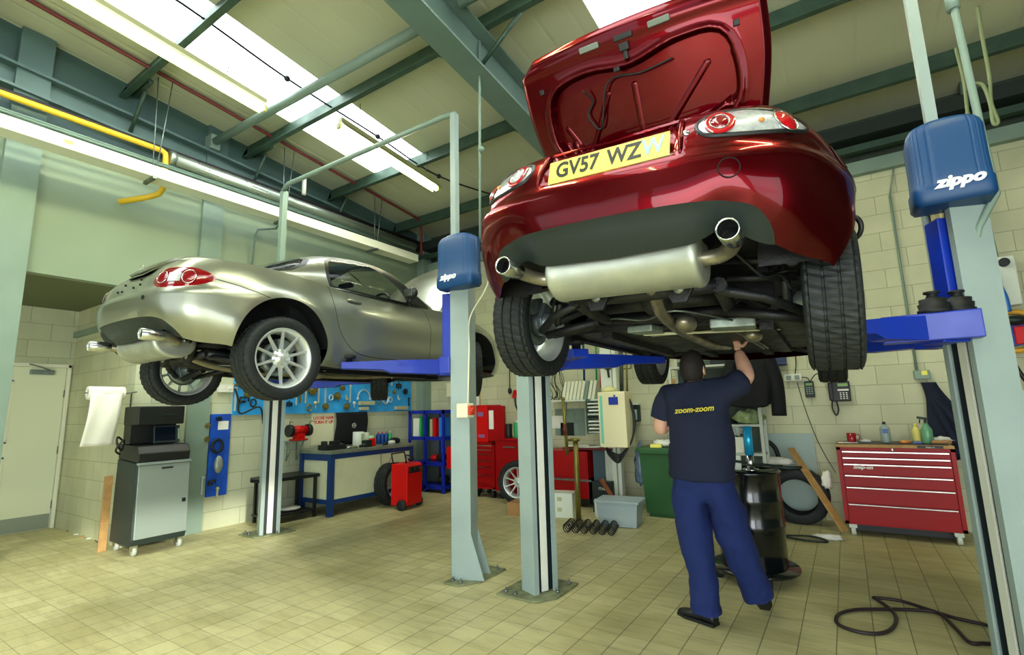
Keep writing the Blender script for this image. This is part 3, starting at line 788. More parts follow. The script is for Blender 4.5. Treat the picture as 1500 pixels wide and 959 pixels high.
# ================================================================== ROOM
X_L, Y_B, X_R, Y_F, X_A = -6.80, 7.20, 3.60, -4.0, -8.90      # left wall, back wall, right wall, wall behind the viewer, alcove wall
Z0, SL = 5.58, .10
def roofz(y): return Z0 - SL * y
def nodes(M): return M.node_tree, M.node_tree.nodes, M.node_tree.links
def tile_floor():
    M = mat('floor_tiles', (190, 186, 142), .5); nt, N, L = nodes(M); b = N['Principled BSDF']
    tc = N.new('ShaderNodeTexCoord'); sep = N.new('ShaderNodeSeparateXYZ'); L.new(tc.outputs['Object'], sep.inputs[0])
    T = .1872
    def mth(op, a, b_=None, cl=False):
        q = N.new('ShaderNodeMath'); q.operation = op; q.use_clamp = cl
        for i, v in enumerate((a, b_)):
            if v is None: continue
            if isinstance(v, (int, float)): q.inputs[i].default_value = v
            else: L.new(v, q.inputs[i])
        return q.outputs[0]
    def joint(o, off, w, stagger=None):
        u = mth('DIVIDE', mth('ADD', o, off), T)
        if stagger is not None: u = mth('ADD', u, stagger)
        fr = mth('FRACT', u); d = mth('MINIMUM', fr, mth('SUBTRACT', 1, fr)); return mth('SUBTRACT', 1, mth('SMOOTH_MIN', 1, mth('DIVIDE', d, w), True), True), u
    jx, ux = joint(sep.outputs[0], .1965, .022); jy, uy = joint(sep.outputs[1], .038, .018)
    # every few columns the joint is wider and blacker
    n1 = N.new('ShaderNodeTexNoise'); n1.inputs['Scale'].default_value = 1.1; n1.inputs['Detail'].default_value = 6; L.new(tc.outputs['Object'], n1.inputs['Vector'])
    n2 = N.new('ShaderNodeTexNoise'); n2.inputs['Scale'].default_value = 9; n2.inputs['Detail'].default_value = 6; n2.inputs['Roughness'].default_value = .7
    mp = N.new('ShaderNodeMapping'); mp.inputs['Scale'].default_value = (.35, 1.6, 1); L.new(tc.outputs['Object'], mp.inputs[0]); L.new(mp.outputs[0], n2.inputs['Vector'])
    wn = N.new('ShaderNodeTexWhiteNoise'); wn.noise_dimensions = '2D'; cb = N.new('ShaderNodeCombineXYZ'); L.new(mth('FLOOR', ux), cb.inputs[0]); L.new(mth('FLOOR', uy), cb.inputs[1]); L.new(cb.outputs[0], wn.inputs['Vector'])
    def mix(f, a, c):
        q = N.new('ShaderNodeMix'); q.data_type = 'RGBA'
        if isinstance(f, (int, float)): q.inputs['Factor'].default_value = f
        else: L.new(f, q.inputs['Factor'])
        for k, v in ((6, a), (7, c)):
            if isinstance(v, tuple): q.inputs[k].default_value = v
            else: L.new(v, q.inputs[k])
        return q.outputs[2]
    base = mix(wn.outputs[0], srgb(186, 180, 128), srgb(202, 197, 146))
    dirt = N.new('ShaderNodeMapRange'); dirt.inputs[1].default_value = .46; dirt.inputs[2].default_value = .72; L.new(n2.outputs['Fac'], dirt.inputs[0])
    base = mix(mth('MULTIPLY', dirt.outputs[0], .45), base, srgb(120, 112, 66))
    d2 = N.new('ShaderNodeMapRange'); d2.inputs[1].default_value = .5; d2.inputs[2].default_value = .75; L.new(n1.outputs['Fac'], d2.inputs[0])
    base = mix(mth('MULTIPLY', d2.outputs[0], .5), base, srgb(112, 104, 58))
    base = mix(mth('MULTIPLY', jy, .6), base, srgb(84, 78, 46)); base = mix(mth('MULTIPLY', jx, .9), base, srgb(48, 46, 30))
    L.new(base, b.inputs['Base Color'])
    r = N.new('ShaderNodeMapRange'); r.inputs[3].default_value = .62; r.inputs[4].default_value = .36; L.new(n2.outputs['Fac'], r.inputs[0]); L.new(r.outputs[0], b.inputs['Roughness'])
    bp = N.new('ShaderNodeBump'); bp.inputs['Strength'].default_value = .35; bp.inputs['Distance'].default_value = .004
    L.new(mth('SUBTRACT', 1, mth('MAXIMUM', jx, jy)), bp.inputs['Height']); L.new(bp.outputs[0], b.inputs['Normal'])
    return M
def block_wall(name, axis, col=(196, 200, 170), joint=(150, 152, 122), bw=.45, bh=.2245, off=(0, 0)):
    M = mat(name, col, .6); nt, N, L = nodes(M); b = N['Principled BSDF']
    tc = N.new('ShaderNodeTexCoord'); sep = N.new('ShaderNodeSeparateXYZ'); L.new(tc.outputs['Object'], sep.inputs[0])
    cb = N.new('ShaderNodeCombineXYZ'); L.new(sep.outputs[axis], cb.inputs[0]); L.new(sep.outputs[2], cb.inputs[1])
    mp = N.new('ShaderNodeMapping'); mp.inputs['Location'].default_value = (off[0], off[1], 0); L.new(cb.outputs[0], mp.inputs[0])
    br = N.new('ShaderNodeTexBrick'); L.new(mp.outputs[0], br.inputs['Vector']); br.inputs['Scale'].default_value = 1
    br.inputs['Brick Width'].default_value = bw; br.inputs['Row Height'].default_value = bh; br.inputs['Mortar Size'].default_value = .0035; br.inputs['Mortar Smooth'].default_value = .3
    br.inputs['Color1'].default_value = srgb(*col); br.inputs['Color2'].default_value = srgb(*[max(0, c - 12) for c in col]); br.inputs['Mortar'].default_value = srgb(*joint)
    n = N.new('ShaderNodeTexNoise'); n.inputs['Scale'].default_value = 1.6; n.inputs['Detail'].default_value = 6; L.new(tc.outputs['Object'], n.inputs['Vector'])
    r = N.new('ShaderNodeMapRange'); r.inputs[1].default_value = .35; r.inputs[2].default_value = .7; r.inputs[3].default_value = .84; r.inputs[4].default_value = 1.06; L.new(n.outputs['Fac'], r.inputs[0])
    sc = N.new('ShaderNodeVectorMath'); sc.operation = 'SCALE'; L.new(br.outputs['Color'], sc.inputs[0]); L.new(r.outputs[0], sc.inputs['Scale']); L.new(sc.outputs[0], b.inputs['Base Color'])
    n2 = N.new('ShaderNodeTexNoise'); n2.inputs['Scale'].default_value = 90; n2.inputs['Detail'].default_value = 3; L.new(tc.outputs['Object'], n2.inputs['Vector'])
    bp = N.new('ShaderNodeBump'); bp.inputs['Strength'].default_value = .25; bp.inputs['Distance'].default_value = .004; L.new(n2.outputs['Fac'], bp.inputs['Height'])
    bp2 = N.new('ShaderNodeBump'); bp2.inputs['Strength'].default_value = .6; bp2.inputs['Distance'].default_value = .006; bp2.invert = True; L.new(br.outputs['Fac'], bp2.inputs['Height']); L.new(bp.outputs[0], bp2.inputs['Normal'])
    L.new(bp2.outputs[0], b.inputs['Normal'])
    return M
def ribbed(name, col, axis, pitch, rough=.45, depth=.6):
    M = mat(name, col, rough); nt, N, L = nodes(M); b = N['Principled BSDF']
    tc = N.new('ShaderNodeTexCoord'); w = N.new('ShaderNodeTexWave'); w.wave_type = 'BANDS'; w.bands_direction = 'XYZ'[axis]; w.wave_profile = 'TRI'
    w.inputs['Scale'].default_value = .314 / pitch; L.new(tc.outputs['Object'], w.inputs['Vector'])
    r = N.new('ShaderNodeMapRange'); r.inputs[1].default_value = .82; r.inputs[2].default_value = .98; L.new(w.outputs['Fac'], r.inputs[0])
    bp = N.new('ShaderNodeBump'); bp.inputs['Strength'].default_value = depth; bp.inputs['Distance'].default_value = .006; bp.invert = True
    L.new(r.outputs[0], bp.inputs['Height']); L.new(bp.outputs[0], b.inputs['Normal'])
    n = N.new('ShaderNodeTexNoise'); n.inputs['Scale'].default_value = .8; L.new(tc.outputs['Object'], n.inputs['Vector'])
    q = N.new('ShaderNodeMapRange'); q.inputs[1].default_value = .3; q.inputs[2].default_value = .7; q.inputs[3].default_value = .88; q.inputs[4].default_value = 1.05; L.new(n.outputs['Fac'], q.inputs[0])
    sc = N.new('ShaderNodeVectorMath'); sc.operation = 'SCALE'; sc.inputs[0].default_value = srgb(*col)[:3]; L.new(q.outputs[0], sc.inputs['Scale']); L.new(sc.outputs[0], b.inputs['Base Color'])
    return M
M_FLOOR = tile_floor()
M_BLKB = block_wall('painted_block_back', 0, (206, 208, 172), (156, 158, 122), off=(.12, .013))
M_BLKL = block_wall('painted_block_left', 1, (196, 202, 170), (150, 156, 122), off=(.1, .013))
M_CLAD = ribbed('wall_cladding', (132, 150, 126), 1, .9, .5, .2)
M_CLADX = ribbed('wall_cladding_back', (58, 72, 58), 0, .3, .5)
M_ROOF = ribbed('roof_sheet', (196, 200, 168), 0, .33)
M_STRC = mat('grey_green_steelwork', (98, 122, 110), .5, noise=(2, .12))
M_GALV = mat('galvanised_purlin', (66, 90, 74), .45, .3, noise=(5, .2))
M_PCOL = mat('column_paint', (126, 148, 134), .5, noise=(2, .1))

def sbox(name, a, b, m, bev=0): return struct(MB().box2(a, b, bev).build(name, m))
sbox('floor', (X_A - .2, Y_F, -.12), (X_R + .4, Y_B + .3, 0), M_FLOOR)
sbox('wall_back', (X_L - .3, Y_B, 0), (X_R + .3, Y_B + .2, 4.16), M_BLKB)
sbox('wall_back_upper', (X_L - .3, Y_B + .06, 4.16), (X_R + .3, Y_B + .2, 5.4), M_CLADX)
# left wall: block below 2.9 m, smooth cladding above; open below into the alcove for Y < 2.42
sbox('wall_left', (X_L - .2, 2.42, 0), (X_L, Y_B, 2.9), M_BLKL)
sbox('wall_left_upper', (X_L - .12, Y_F, 2.9), (X_L, Y_B + .06, 4.42), M_CLAD)
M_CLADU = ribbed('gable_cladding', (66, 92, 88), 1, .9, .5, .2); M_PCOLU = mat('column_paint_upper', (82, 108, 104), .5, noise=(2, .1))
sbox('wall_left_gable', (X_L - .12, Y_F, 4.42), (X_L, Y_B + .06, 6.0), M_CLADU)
sbox('wall_alcove', (X_A - .2, 2.42, 0), (X_L - .2, 2.60, 3.4), M_BLKB)
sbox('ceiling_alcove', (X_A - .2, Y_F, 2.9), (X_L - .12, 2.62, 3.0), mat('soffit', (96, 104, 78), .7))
sbox('trim_soffit_beam', (X_A, 2.38, 2.52), (X_L - .2, 2.42, 2.60), M_PCOL)
# alcove end wall with the door opening
MP = mat('alcove_paint', (190, 196, 168), .6)
D0, D1, DH = 1.37, 2.36, 2.10
b = MB(); b.box2((X_A - .2, D1 + .03, 0), (X_A, 2.42, 2.9)); b.box2((X_A - .2, Y_F, 0), (X_A, D0 - .03, 2.9)); b.box2((X_A - .2, D0 - .03, DH + .03), (X_A, D1 + .03, 2.9))
struct(b.build('wall_left_alcove', M_BLKL))
# ceiling sheets (sloping down to the back), with two rooflights left open
def slab(y0, y1, x0, x1, dz=0, th=.05):
    b = MB(); vs = []
    for z_ in (0, th):
        for x, y in ((x0, y0), (x1, y0), (x1, y1), (x0, y1)): vs.append(b.bm.verts.new((x, y, roofz(y) + dz + z_)))
    for f in ((0, 3, 2, 1), (4, 5, 6, 7), (0, 1, 5, 4), (1, 2, 6, 5), (2, 3, 7, 6), (3, 0, 4, 7)): b._f([vs[k] for k in f])
    return b
SK = [(-5.76, -4.74), (-1.66, -.62)]
YS = 5.05
b = MB(); xs = [X_L - .2] + [v for a in SK for v in a] + [X_R + .3]
for i in range(0, len(xs), 2): b.merge(slab(Y_F, Y_B + .2, xs[i], xs[i + 1]).bm)
for a, c in SK: b.merge(slab(YS, Y_B + .2, a, c).bm)
struct(b.build('ceiling', M_ROOF))
M_SKY = mat('rooflight_glow', (255, 255, 250), .5, emit=(238, 246, 255), es=5.5)
for i, (a, c) in enumerate(SK):
    struct(slab(Y_F, YS, a, c, .03, .01).build('window_%d' % (i + 1), M_SKY))
# portal rafter, purlins, tie tubes, eaves beams
b = MB()
def rafter(xc, w=.26, d=.42):
    b = MB(); y0, y1 = Y_F, Y_B - .02
    for dx, dz0, dz1 in ((w / 2, -.245, -.23), (.006, -.23 - d, -.245), (w / 2, -.25 - d, -.23 - d)):
        vs = []
        for y in (y0, y1):
            for x, z in ((-dx, dz0), (dx, dz0), (dx, dz1), (-dx, dz1)): vs.append(b.bm.verts.new((xc + x, y, roofz(y) + z)))
        for f in ((0, 1, 2, 3), (7, 6, 5, 4), (0, 4, 5, 1), (1, 5, 6, 2), (2, 6, 7, 3), (3, 7, 4, 0)): b._f([vs[k] for k in f])
    return b
struct(rafter(-2.62).build('trim_rafter_1', M_STRC)); struct(rafter(2.3).build('trim_rafter_2', M_STRC))
def purlin(y, x0=X_L, x1=X_R, h=.20):
    b = MB(); z = roofz(y)
    b.prism([(0, 0), (.065, 0), (.065, -.006), (.006, -.006), (.006, -h + .006), (-.06, -h + .006), (-.06, -h + .02), (-.066, -h + .02), (-.066, -h), (0, -h)], x1 - x0, (x0, y, z - .01), (0, 1, 0), (0, 0, 1))
    return b
for i, y in enumerate((-2.4, -.9, .6, 2.05, 3.52, 4.95, 6.4)): struct(purlin(y).build('trim_purlin_%d' % (i + 1), M_GALV))
b = MB(); b.tube([(X_L + .1, 3.02, roofz(3.02) - .26), (-2.7, 3.12, roofz(3.1) - .26)], .05, 14); b.box((X_L + .08, 3.02, roofz(3.0) - .27), (.16, .12, .2)); struct(b.build('trim_tie_tube', M_PCOL))
b = MB(); b.tube([(-2.5, 3.1, roofz(3.1) - .26), (2.2, 3.2, roofz(3.2) - .26)], .05, 14); struct(b.build('trim_tie_tube_2', M_PCOL))
for k, (x, y) in enumerate(((-2.62, 3.52), (-2.62, 4.95), (2.3, 4.95))):
    b = MB()
    for s in (-1, 1): b.tube([(x + s * .03, y, roofz(y) - .55), (x + s * .55, y, roofz(y) - .16)], .022, 6)
    struct(b.build('trim_rafter_stay_%d' % (k + 1), M_GALV))
# eaves rail along the left wall, big header on the back wall
b = MB(); b.prism([(0, 0), (.16, 0), (.16, -.02), (.02, -.02), (.02, -.20), (.16, -.20), (.16, -.22), (0, -.22)], Y_B - Y_F, (X_L, Y_F, 5.10), (1, 0, 0), (0, -.0001, 1)); 
b.bm.clear(); 
vs = []
for x, z in ((0, 0), (.14, 0), (.14, -.03), (.03, -.03), (.03, -.24), (.14, -.24), (.14, -.27), (0, -.27)): vs.append((x, z))
A = [b.bm.verts.new((X_L + x, Y_F, 5.34 + z)) for x, z in vs]; B_ = [b.bm.verts.new((X_L + x, Y_B, 4.62 + z)) for x, z in vs]
for k in range(8): b._f([A[k], A[(k + 1) % 8], B_[(k + 1) % 8], B_[k]])
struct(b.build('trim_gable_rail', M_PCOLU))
sbox('trim_back_girt', (X_L, Y_B - .10, 4.10), (X_R, Y_B + .08, 4.26), M_PCOL)
sbox('trim_back_beam', (X_L, Y_B - .28, 4.50), (X_R, Y_B + .05, 4.66), M_GAP if False else mat('dark_beam', (40, 50, 44), .6))
sbox('trim_back_beam_2', (X_L, Y_B - .22, 4.34), (X_R, Y_B - .12, 4.42), M_GALV)
# pilasters / columns on the left wall and in the corner
sbox('trim_column_1', (X_L, 1.10, 0), (X_L + .10, 1.37, 4.42), M_PCOL)
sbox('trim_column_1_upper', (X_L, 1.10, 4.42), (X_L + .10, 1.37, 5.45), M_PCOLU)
sbox('trim_column_2', (X_L, 2.98, 0), (X_L + .05, 3.24, 4.42), M_PCOL)
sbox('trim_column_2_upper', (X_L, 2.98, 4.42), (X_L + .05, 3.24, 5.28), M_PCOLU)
sbox('trim_column_3', (X_L, Y_B - .22, 0), (X_L + .18, Y_B, 4.9), M_PCOL)
sbox('trim_column_4', (-4.05, Y_B - .06, 2.4), (-3.85, Y_B, 4.1), M_PCOL)
for k, y in enumerate((2.12, 3.6, 5.0)):
    b = MB(); b.tube([(X_L + .02, y, roofz(y) - .62), (X_L + .36, y, roofz(y) - .2)], .022, 6); b.tube([(X_L + .05, y, roofz(y) - .13), (X_L + .5, y, roofz(y) - .13)], .03, 8); struct(b.build('trim_gable_stay_%d' % (k + 1), M_GALV))
# right and rear walls with big open doorways (daylight)
YJ = .05; DZ = 3.05
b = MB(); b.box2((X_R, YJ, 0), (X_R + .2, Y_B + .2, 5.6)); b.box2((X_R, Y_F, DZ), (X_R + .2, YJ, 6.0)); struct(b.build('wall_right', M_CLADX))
b = MB(); b.box2((X_A, Y_F - .2, 0), (-5.6, Y_F, 6)); b.box2((2.9, Y_F - .2, 0), (X_R + .2, Y_F, 6)); b.box2((-5.6, Y_F - .2, 4.2), (2.9, Y_F, 6)); b.box2((-1.6, Y_F - .2, 0), (-1.1, Y_F, 4.2)); struct(b.build('wall_rear', M_CLAD))
sbox('yard_ground', (-14, -16, -.14), (14, Y_F, -.02), mat('yard_concrete', (150, 150, 135), .8))
bpy.data.objects['yard_ground'].name = 'floor_yard'
# door in the alcove
M_DOOR = mat('door_paint', (214, 220, 190), .45); M_KICK = mat('kick_plate', (150, 160, 148), .4, .5)
M_FRM = mat('door_frame_paint', (222, 224, 200), .45)
dr = MB()
for a, c in (((0, D0 - .03), (.06, D0)), ((0, D1), (.06, D1 + .04))): dr.box2((X_A - .08, a[1], 0), (X_A + .03, c[1], DH + .04), .004)
dr.box2((X_A - .08, D0 - .03, DH), (X_A + .03, D1 + .04, DH + .045), .004); struct(dr.build('trim_door_frame', M_FRM))
d1 = MB()
vx0, vx1, vz0, vz1 = D0 + .34, D0 + .55, 1.12, 1.92
vx0, vx1 = 1.64, 1.84
x0, x1 = X_A - .045, X_A - .005
for (a, c) in (((D0 + .005, 0), (vx0, DH)), ((vx1, 0), (D1 - .005, DH)), ((vx0, 0), (vx1, .30)), ((vx0, .95), (vx1, vz0)), ((vx0, vz1), (vx1, DH))): d1.box2((x0, a[0], a[1] + .006), (x1, c[0], c[1] - .003))
d1o = struct(d1.build('door_1', M_DOOR))
b = MB()
for z0_, z1_ in ((vz0, vz1), (.30, .95)):
    b.box2((x0, vx0, z0_), (x1 + .01, vx0 + .02, z1_)); b.box2((x0, vx1 - .02, z0_), (x1 + .01, vx1, z1_)); b.box2((x0, vx0, z0_), (x1 + .01, vx1, z0_ + .02)); b.box2((x0, vx0, z1_ - .02), (x1 + .01, vx1, z1_))
b.build('vision_panel_bead', M_FRM, d1o)
b = MB(); b.box2((x0 + .015, vx0 + .02, vz0), (x0 + .022, vx1 - .02, vz1)); b.build('vision_glass', mat('wired_glass', (96, 78, 44), .12, spec=.6), d1o)
b = MB(); b.box2((x0 + .015, vx0 + .02, .3), (x0 + .022, vx1 - .02, .95)); b.build('vision_glass', mat('lower_glass', (40, 20, 22), .12), d1o)
b = MB(); b.box2((x1, D0 + .01, .01), (x1 + .004, D1 - .01, .19)); b.build('kick_plate', M_KICK, d1o)
b = MB(); b.box2((x1, 1.98, 2.0), (x1 + .05, 2.22, 2.06), .006); b.tube([(x1 + .03, 2.2, 2.05), (x1 + .09, 2.05, 2.10), (x1 + .05, 1.96, 2.13)], .008, 6); b.build('door_closer', M_ALLOYD, d1o)
for z in (.3, 1.0, 1.75): b = MB(); b.cyl((X_A + .005, D1 - .004, z - .05), (X_A + .005, D1 - .004, z + .05), .008, n=8); b.build('door_hinge', M_STEEL, d1o)
# ================================================================== LIFT COLUMNS
M_LIFT = mat('lift_column_paint', (146, 164, 158), .4, noise=(3, .1))
M_LIFTD = mat('lift_slot_dark', (16, 30, 34), .5)
M_STRIP = mat('lift_strip_white', (222, 226, 212), .45, noise=(6, .06))
M_BLUE = mat('lift_arm_blue', (8, 46, 160), .4, coat=.15, noise=(5, .15))
M_COVER = mat('motor_cover_blue', (14, 64, 112), .45)
M_PLATE = mat('dirty_base_plate', (120, 126, 92), .6, noise=(12, .4))
M_CREAM = mat('stained_cream_strip', (206, 198, 140), .6, noise=(14, .45))
M_RUBBER = mat('black_rubber_pad', (16, 20, 20), .6)
def column(label, x, y, a, H=2.62, cover=None, strip=M_STRIP, w=.22, d=.17, plate=None, gus=False):
    """lift column whose open mouth faces local +x turned by a"""
    t = thing('lift_post', label, 'car lift post', (x, y, 0), 0, None)
    R = Matrix.Rotation(a, 4, 'Z'); b = MB(); z0 = .012
    prof = [(-d / 2, -w / 2), (d / 2, -w / 2), (d / 2, -w / 2 + .042), (d / 2 - .012, -w / 2 + .042), (d / 2 - .012, -w / 2 + .012), (-d / 2 + .012, -w / 2 + .012)]
    prof = prof + [(p[0], -p[1]) for p in prof[::-1]]
    pr = [(R @ V((p[0], p[1], 0))) for p in prof]
    b.prism([(p.x, p.y) for p in pr], H, (0, 0, z0))
    b.build('column', M_LIFT, t)
    b = MB(); b.box((0, 0, 0), (.10, w - .03, H - .02), None); o = b.build('column_slot', M_LIFTD, t, (0, 0, z0 + H / 2), (0, 0, a))
    b = MB(); b.box((d / 2 - .022, 0, 0), (.012, .062, H - .02), None, .004); b.build('centre_strip', strip, t, (0, 0, z0 + H / 2), (0, 0, a))
    px0, px1, py0, py1 = plate
    b = MB(); b.prism([(px0, py0), (px1 - .10, py0), (px1, py0 + .16), (px1, py1), (px0, py1)], .014, (0, 0, .002), bev=.003)
    pl = b.build('base_plate', M_PLATE, t)
    for q in ((px0 + .05, py0 + .06), (px0 + .05, py1 - .06), (px1 - .05, py1 - .06), (px0 + .14, py0 + .05), (px1 - .04, py0 + .24)):
        b = MB(); b.cyl((q[0], q[1], .014), (q[0], q[1], .032), .016, n=6); b.cyl((q[0], q[1], .03), (q[0], q[1], .05), .008, n=8); b.build('anchor_bolt', M_STEEL, pl)
    # back gusset
    b = MB(); g = R @ V((-1, 0, 0)); sd = R @ V((0, 1, 0))
    for s in (-1, 1) if gus else (): b.prism([(0, 0), (.11, 0), (0, .36)], .01, sd * (w / 2 * s - (.01 if s > 0 else 0)) + g * (d / 2) + V((0, 0, .014)), g, (0, 0, 1))
    if gus: b.build('foot_gusset', M_LIFT, t)
    return t, R
def carriage(t, R, z0, z1, arms, d=.17, out=.07):
    b = MB(); b.box((d / 2 - .005, 0, (z0 + z1) / 2), (out, .12, z1 - z0), None, .008); b.box((d / 2 + .05, 0, z0 + .09), (.10, .26, .15), None, .008)
    c = b.build('carriage', M_BLUE, t, None, (0, 0, atan2(R[1][0], R[0][0])))
    for (p0, p1, pad) in arms:
        p0, p1 = V(p0) - t.location, V(p1) - t.location; u = (p1 - p0); L = u.length; u.normalize(); ang = atan2(u.y, u.x)
        b = MB(); 
        b.prism([(0, -.07), (L * .55, -.055), (L * .62, -.02), (L, -.02), (L, .035), (L * .5, .055), (0, .065)], .12, (0, .06, 0), (1, 0, 0), (0, 0, 1), .006)
        b.box((0, 0, 0), (.14, .15, .16), None, .01)
        ar = b.build('lift_arm', M_BLUE, t, p0, (0, 0, ang))
        if pad:
            b = MB(); b.lathe([(0, 0), (.03, 0), (.03, .05), (.055, .05), (.06, .075), (0, .075)], (L - .06, 0, .02), (0, 0, 1), 18); b.build('arm_pad', M_RUBBER, ar)
def stack_pad(t, p):
    p = V(p) - t.location
    b = MB(); b.lathe([(0, 0), (.07, 0), (.07, .02), (.062, .022), (.066, .05), (.056, .055), (.058, .075), (.03, .08), (.02, .1), (.035, .105), (.035, .115), (0, .115)], p, (0, 0, 1), 20); b.build('spare_adapter', M_RUBBER, t)
def cover(t, c, d, label_off, body='zippo', size=.085):
    """blue motor cover hung on top of the column; c in world coordinates"""
    c = V(c) - t.location; w, dy, h = d
    b = MB(); n = 44
    def prof(s):      # plan outline, s 0..1 from back left round the front to back right
        k = s * 2 - 1; x = w / 2 * (abs(k) ** .0 if False else 1)
        a = pi * (1 - s); ex = .26
        cx = cos(a); sy = sin(a)
        return (w / 2 * math.copysign(abs(cx) ** ex, cx), -dy * abs(sy) ** ex)
    rows = []
    zs = [0, .02, .05, .18, .24, .27, .5, .75, .9, .96, 1.0]
    for z in zs:
        sc = 1 - .10 * max(0, (.05 - z) / .05) - .05 * ss((z - .24) / .05) * 1 - .10 * ss((z - .9) / .1) ** 2
        row = []
        for k in range(n * 4 + 1):
            x, y = prof(k / (n * 4)); rib = .016 * (1 if k % 12 in (0, 1) else 0) if z > .26 else 0
            row.append(b.bm.verts.new((c.x + x * (sc - rib), c.y + y * (sc - rib), c.z + z * h + (.03 * (1 - (x / w * 2) ** 2) * ss((z - .8) / .2)))))
        rows.append(row)
    for A, B_ in zip(rows, rows[1:]):
        for k in range(len(A) - 1): b._f([A[k], A[k + 1], B_[k + 1], B_[k]], True)
        b._f([A[-1], A[0], B_[0], B_[-1]])
    b._f(rows[0]); b._f(rows[-1])
    o = b.build('motor_cover', M_COVER, t)
    text('cover_lettering', body, size, mat('cover_letters', (225, 232, 232), .4), o, basis(c + V((label_off, -dy * 1.0 - .002, .10)), (1, 0, 0), (0, 0, 1)), .003, .32, .004, 1.1)
    return o
# nearer lift (red car)
t1, R1 = column('two-tone grey lift post standing between the cars, its slotted side facing the camera', -2.12, 3.53, -.40, plate=(-.25, .19, -.23, .28))
carriage(t1, R1, 1.66, 2.35, [((-2.0, 3.42, 1.74), (-1.42, 2.98, 1.76), True), ((-1.98, 3.62, 1.77), (-1.30, 4.35, 1.77), True)])
cover(t1, (-2.14, 3.46, 2.42), (.40, .16, .5), -.05)
t2, R2 = column('nearest grey lift post at the right edge, blue lettered motor cover above', .60, 3.50, pi + .36, w=.25, plate=(-.20, .25, -.23, .28))
carriage(t2, R2, 1.68, 2.35, [((.46, 3.36, 1.75), (-.06, 3.02, 1.75), True), ((.46, 3.66, 1.75), (-.10, 4.30, 1.75), True)])
b = MB(); b.box2((-.40, -.26, 1.682), (.0, -.16, 1.822), .006); b.box2((-.10, -.20, 1.69), (-.02, .1, 1.81)); b.build('carriage_beam', M_BLUE, t2)
stack_pad(t2, (.43, 3.30, 1.822)); stack_pad(t2, (.535, 3.36, 1.822))
cover(t2, (.58, 3.43, 2.38), (.335, .20, .43), .02, size=.078)
b = MB(); b.box((.17 / 2 - .010, 0, 2.28), (.02, .085, .62), None, .004); b.build('stained_strip', M_CREAM, t2, None, (0, 0, pi + .36))
b = MB(); b.box2((-.062, -.10, 2.62), (-.01, -.04, 5.0)); b.build('top_conduit', M_LIFT, t2)
# farther lift (silver car)
t3, R3 = column('grey lift post seen from its plain back, blue motor cover above the silver car', -2.83, 3.50, pi + .35, gus=True, w=.20, plate=(-.06, .19, -.21, .33))
carriage(t3, R3, 1.70, 2.45, [((-2.96, 3.42, 1.78), (-3.52, 2.72, 1.76), True), ((-2.96, 3.64, 1.78), (-3.55, 4.4, 1.76), True)], out=.20)
cover(t3, (-2.76, 3.42, 2.46), (.42, .15, .46), -.05, size=.072)
M_ISO = mat('isolator_cream', (226, 226, 190), .5)
b = MB(); b.box2((.03, -.14, 1.33), (.15, -.05, 1.45), .006); cb = b.build('isolator_box', M_ISO, t3); b = MB(); b.box((.165, -.10, 1.39), (.03, .07, .08), None, .008); b.cyl((.15, -.10, 1.39), (.19, -.1, 1.39), .025); b.build('isolator_switch', mat('isolator_red', (190, 60, 30), .5), cb)
b = MB(); b.box2((-.115, -.03, 2.86), (-.055, .03, 4.28)); b.build('top_conduit', M_LIFT, t3)
b = MB(); b.tube(spline([(.33, -.02, 2.75), (.32, 0, 2.62), (.26, 0, 2.45), (.12, -.05, 2.2), (.115, -.06, 1.9), (.11, -.08, 1.45)], 6), .007, 6); b.build('supply_cable', M_ISO, t3)
t4, R4 = column('grey slotted lift post under the silver car rear wheel by the left wall', -5.87, 3.57, -.38, plate=(-.27, .16, -.21, .26))
carriage(t4, R4, 1.70, 2.3, [((-5.75, 3.5, 1.77), (-5.05, 2.9, 1.77), True), ((-5.75, 3.68, 1.77), (-5.0, 4.35, 1.77), True)])
b = MB(); b.box2((-.05, -.04, 2.62), (.02, .03, 4.30)); b.build('top_conduit', M_PCOL, t4)
bo = MB(); bo.tube([(-2.90, 3.5, 4.28), (-3.05, 3.5, 4.30), (-5.70, 3.5, 4.33), (-5.88, 3.55, 4.31)], .028, 8); tag(bo.build('lift_crossover_pipe', M_PCOL), 'pale green crossover pipe high over the silver car joining its two lift posts', 'pipe')
for o in (t1, t2, t3, t4): o['group'] = 'two-post car lift columns'
# ================================================================== OVERHEAD SERVICES
M_TRAY = mat('cream_trunking', (226, 230, 206), .45)
M_YPIPE = mat('gas_pipe_yellow', (214, 178, 36), .4)
M_TUBE = mat('lamp_tube', (255, 255, 250), .4, emit=(255, 252, 218), es=85)
M_BATT = mat('lamp_batten', (176, 176, 124), .5)
M_TOOLC = mat('pale_cable', (120, 132, 92), .6)
M_REDO = mat('red_oxide_conduit', (110, 40, 36), .5)
b = MB(); b.box2((-6.24, Y_F + .2, 4.07), (-6.20, 6.4, 4.20)); b.box2((-6.42, Y_F + .2, 4.07), (-6.24, 6.4, 4.085)); b.box2((-6.42, Y_F + .2, 4.085), (-6.40, 6.4, 4.16))
tr = tag(b.build('cable_tray', M_TRAY), 'long cream cable tray hung on wires along the left wall', 'cable tray')
b = MB(); b.box((-6.197, 1.45, 4.14), (.002, .07, .035)); b.build('warning_sticker', M_YEL, tr)
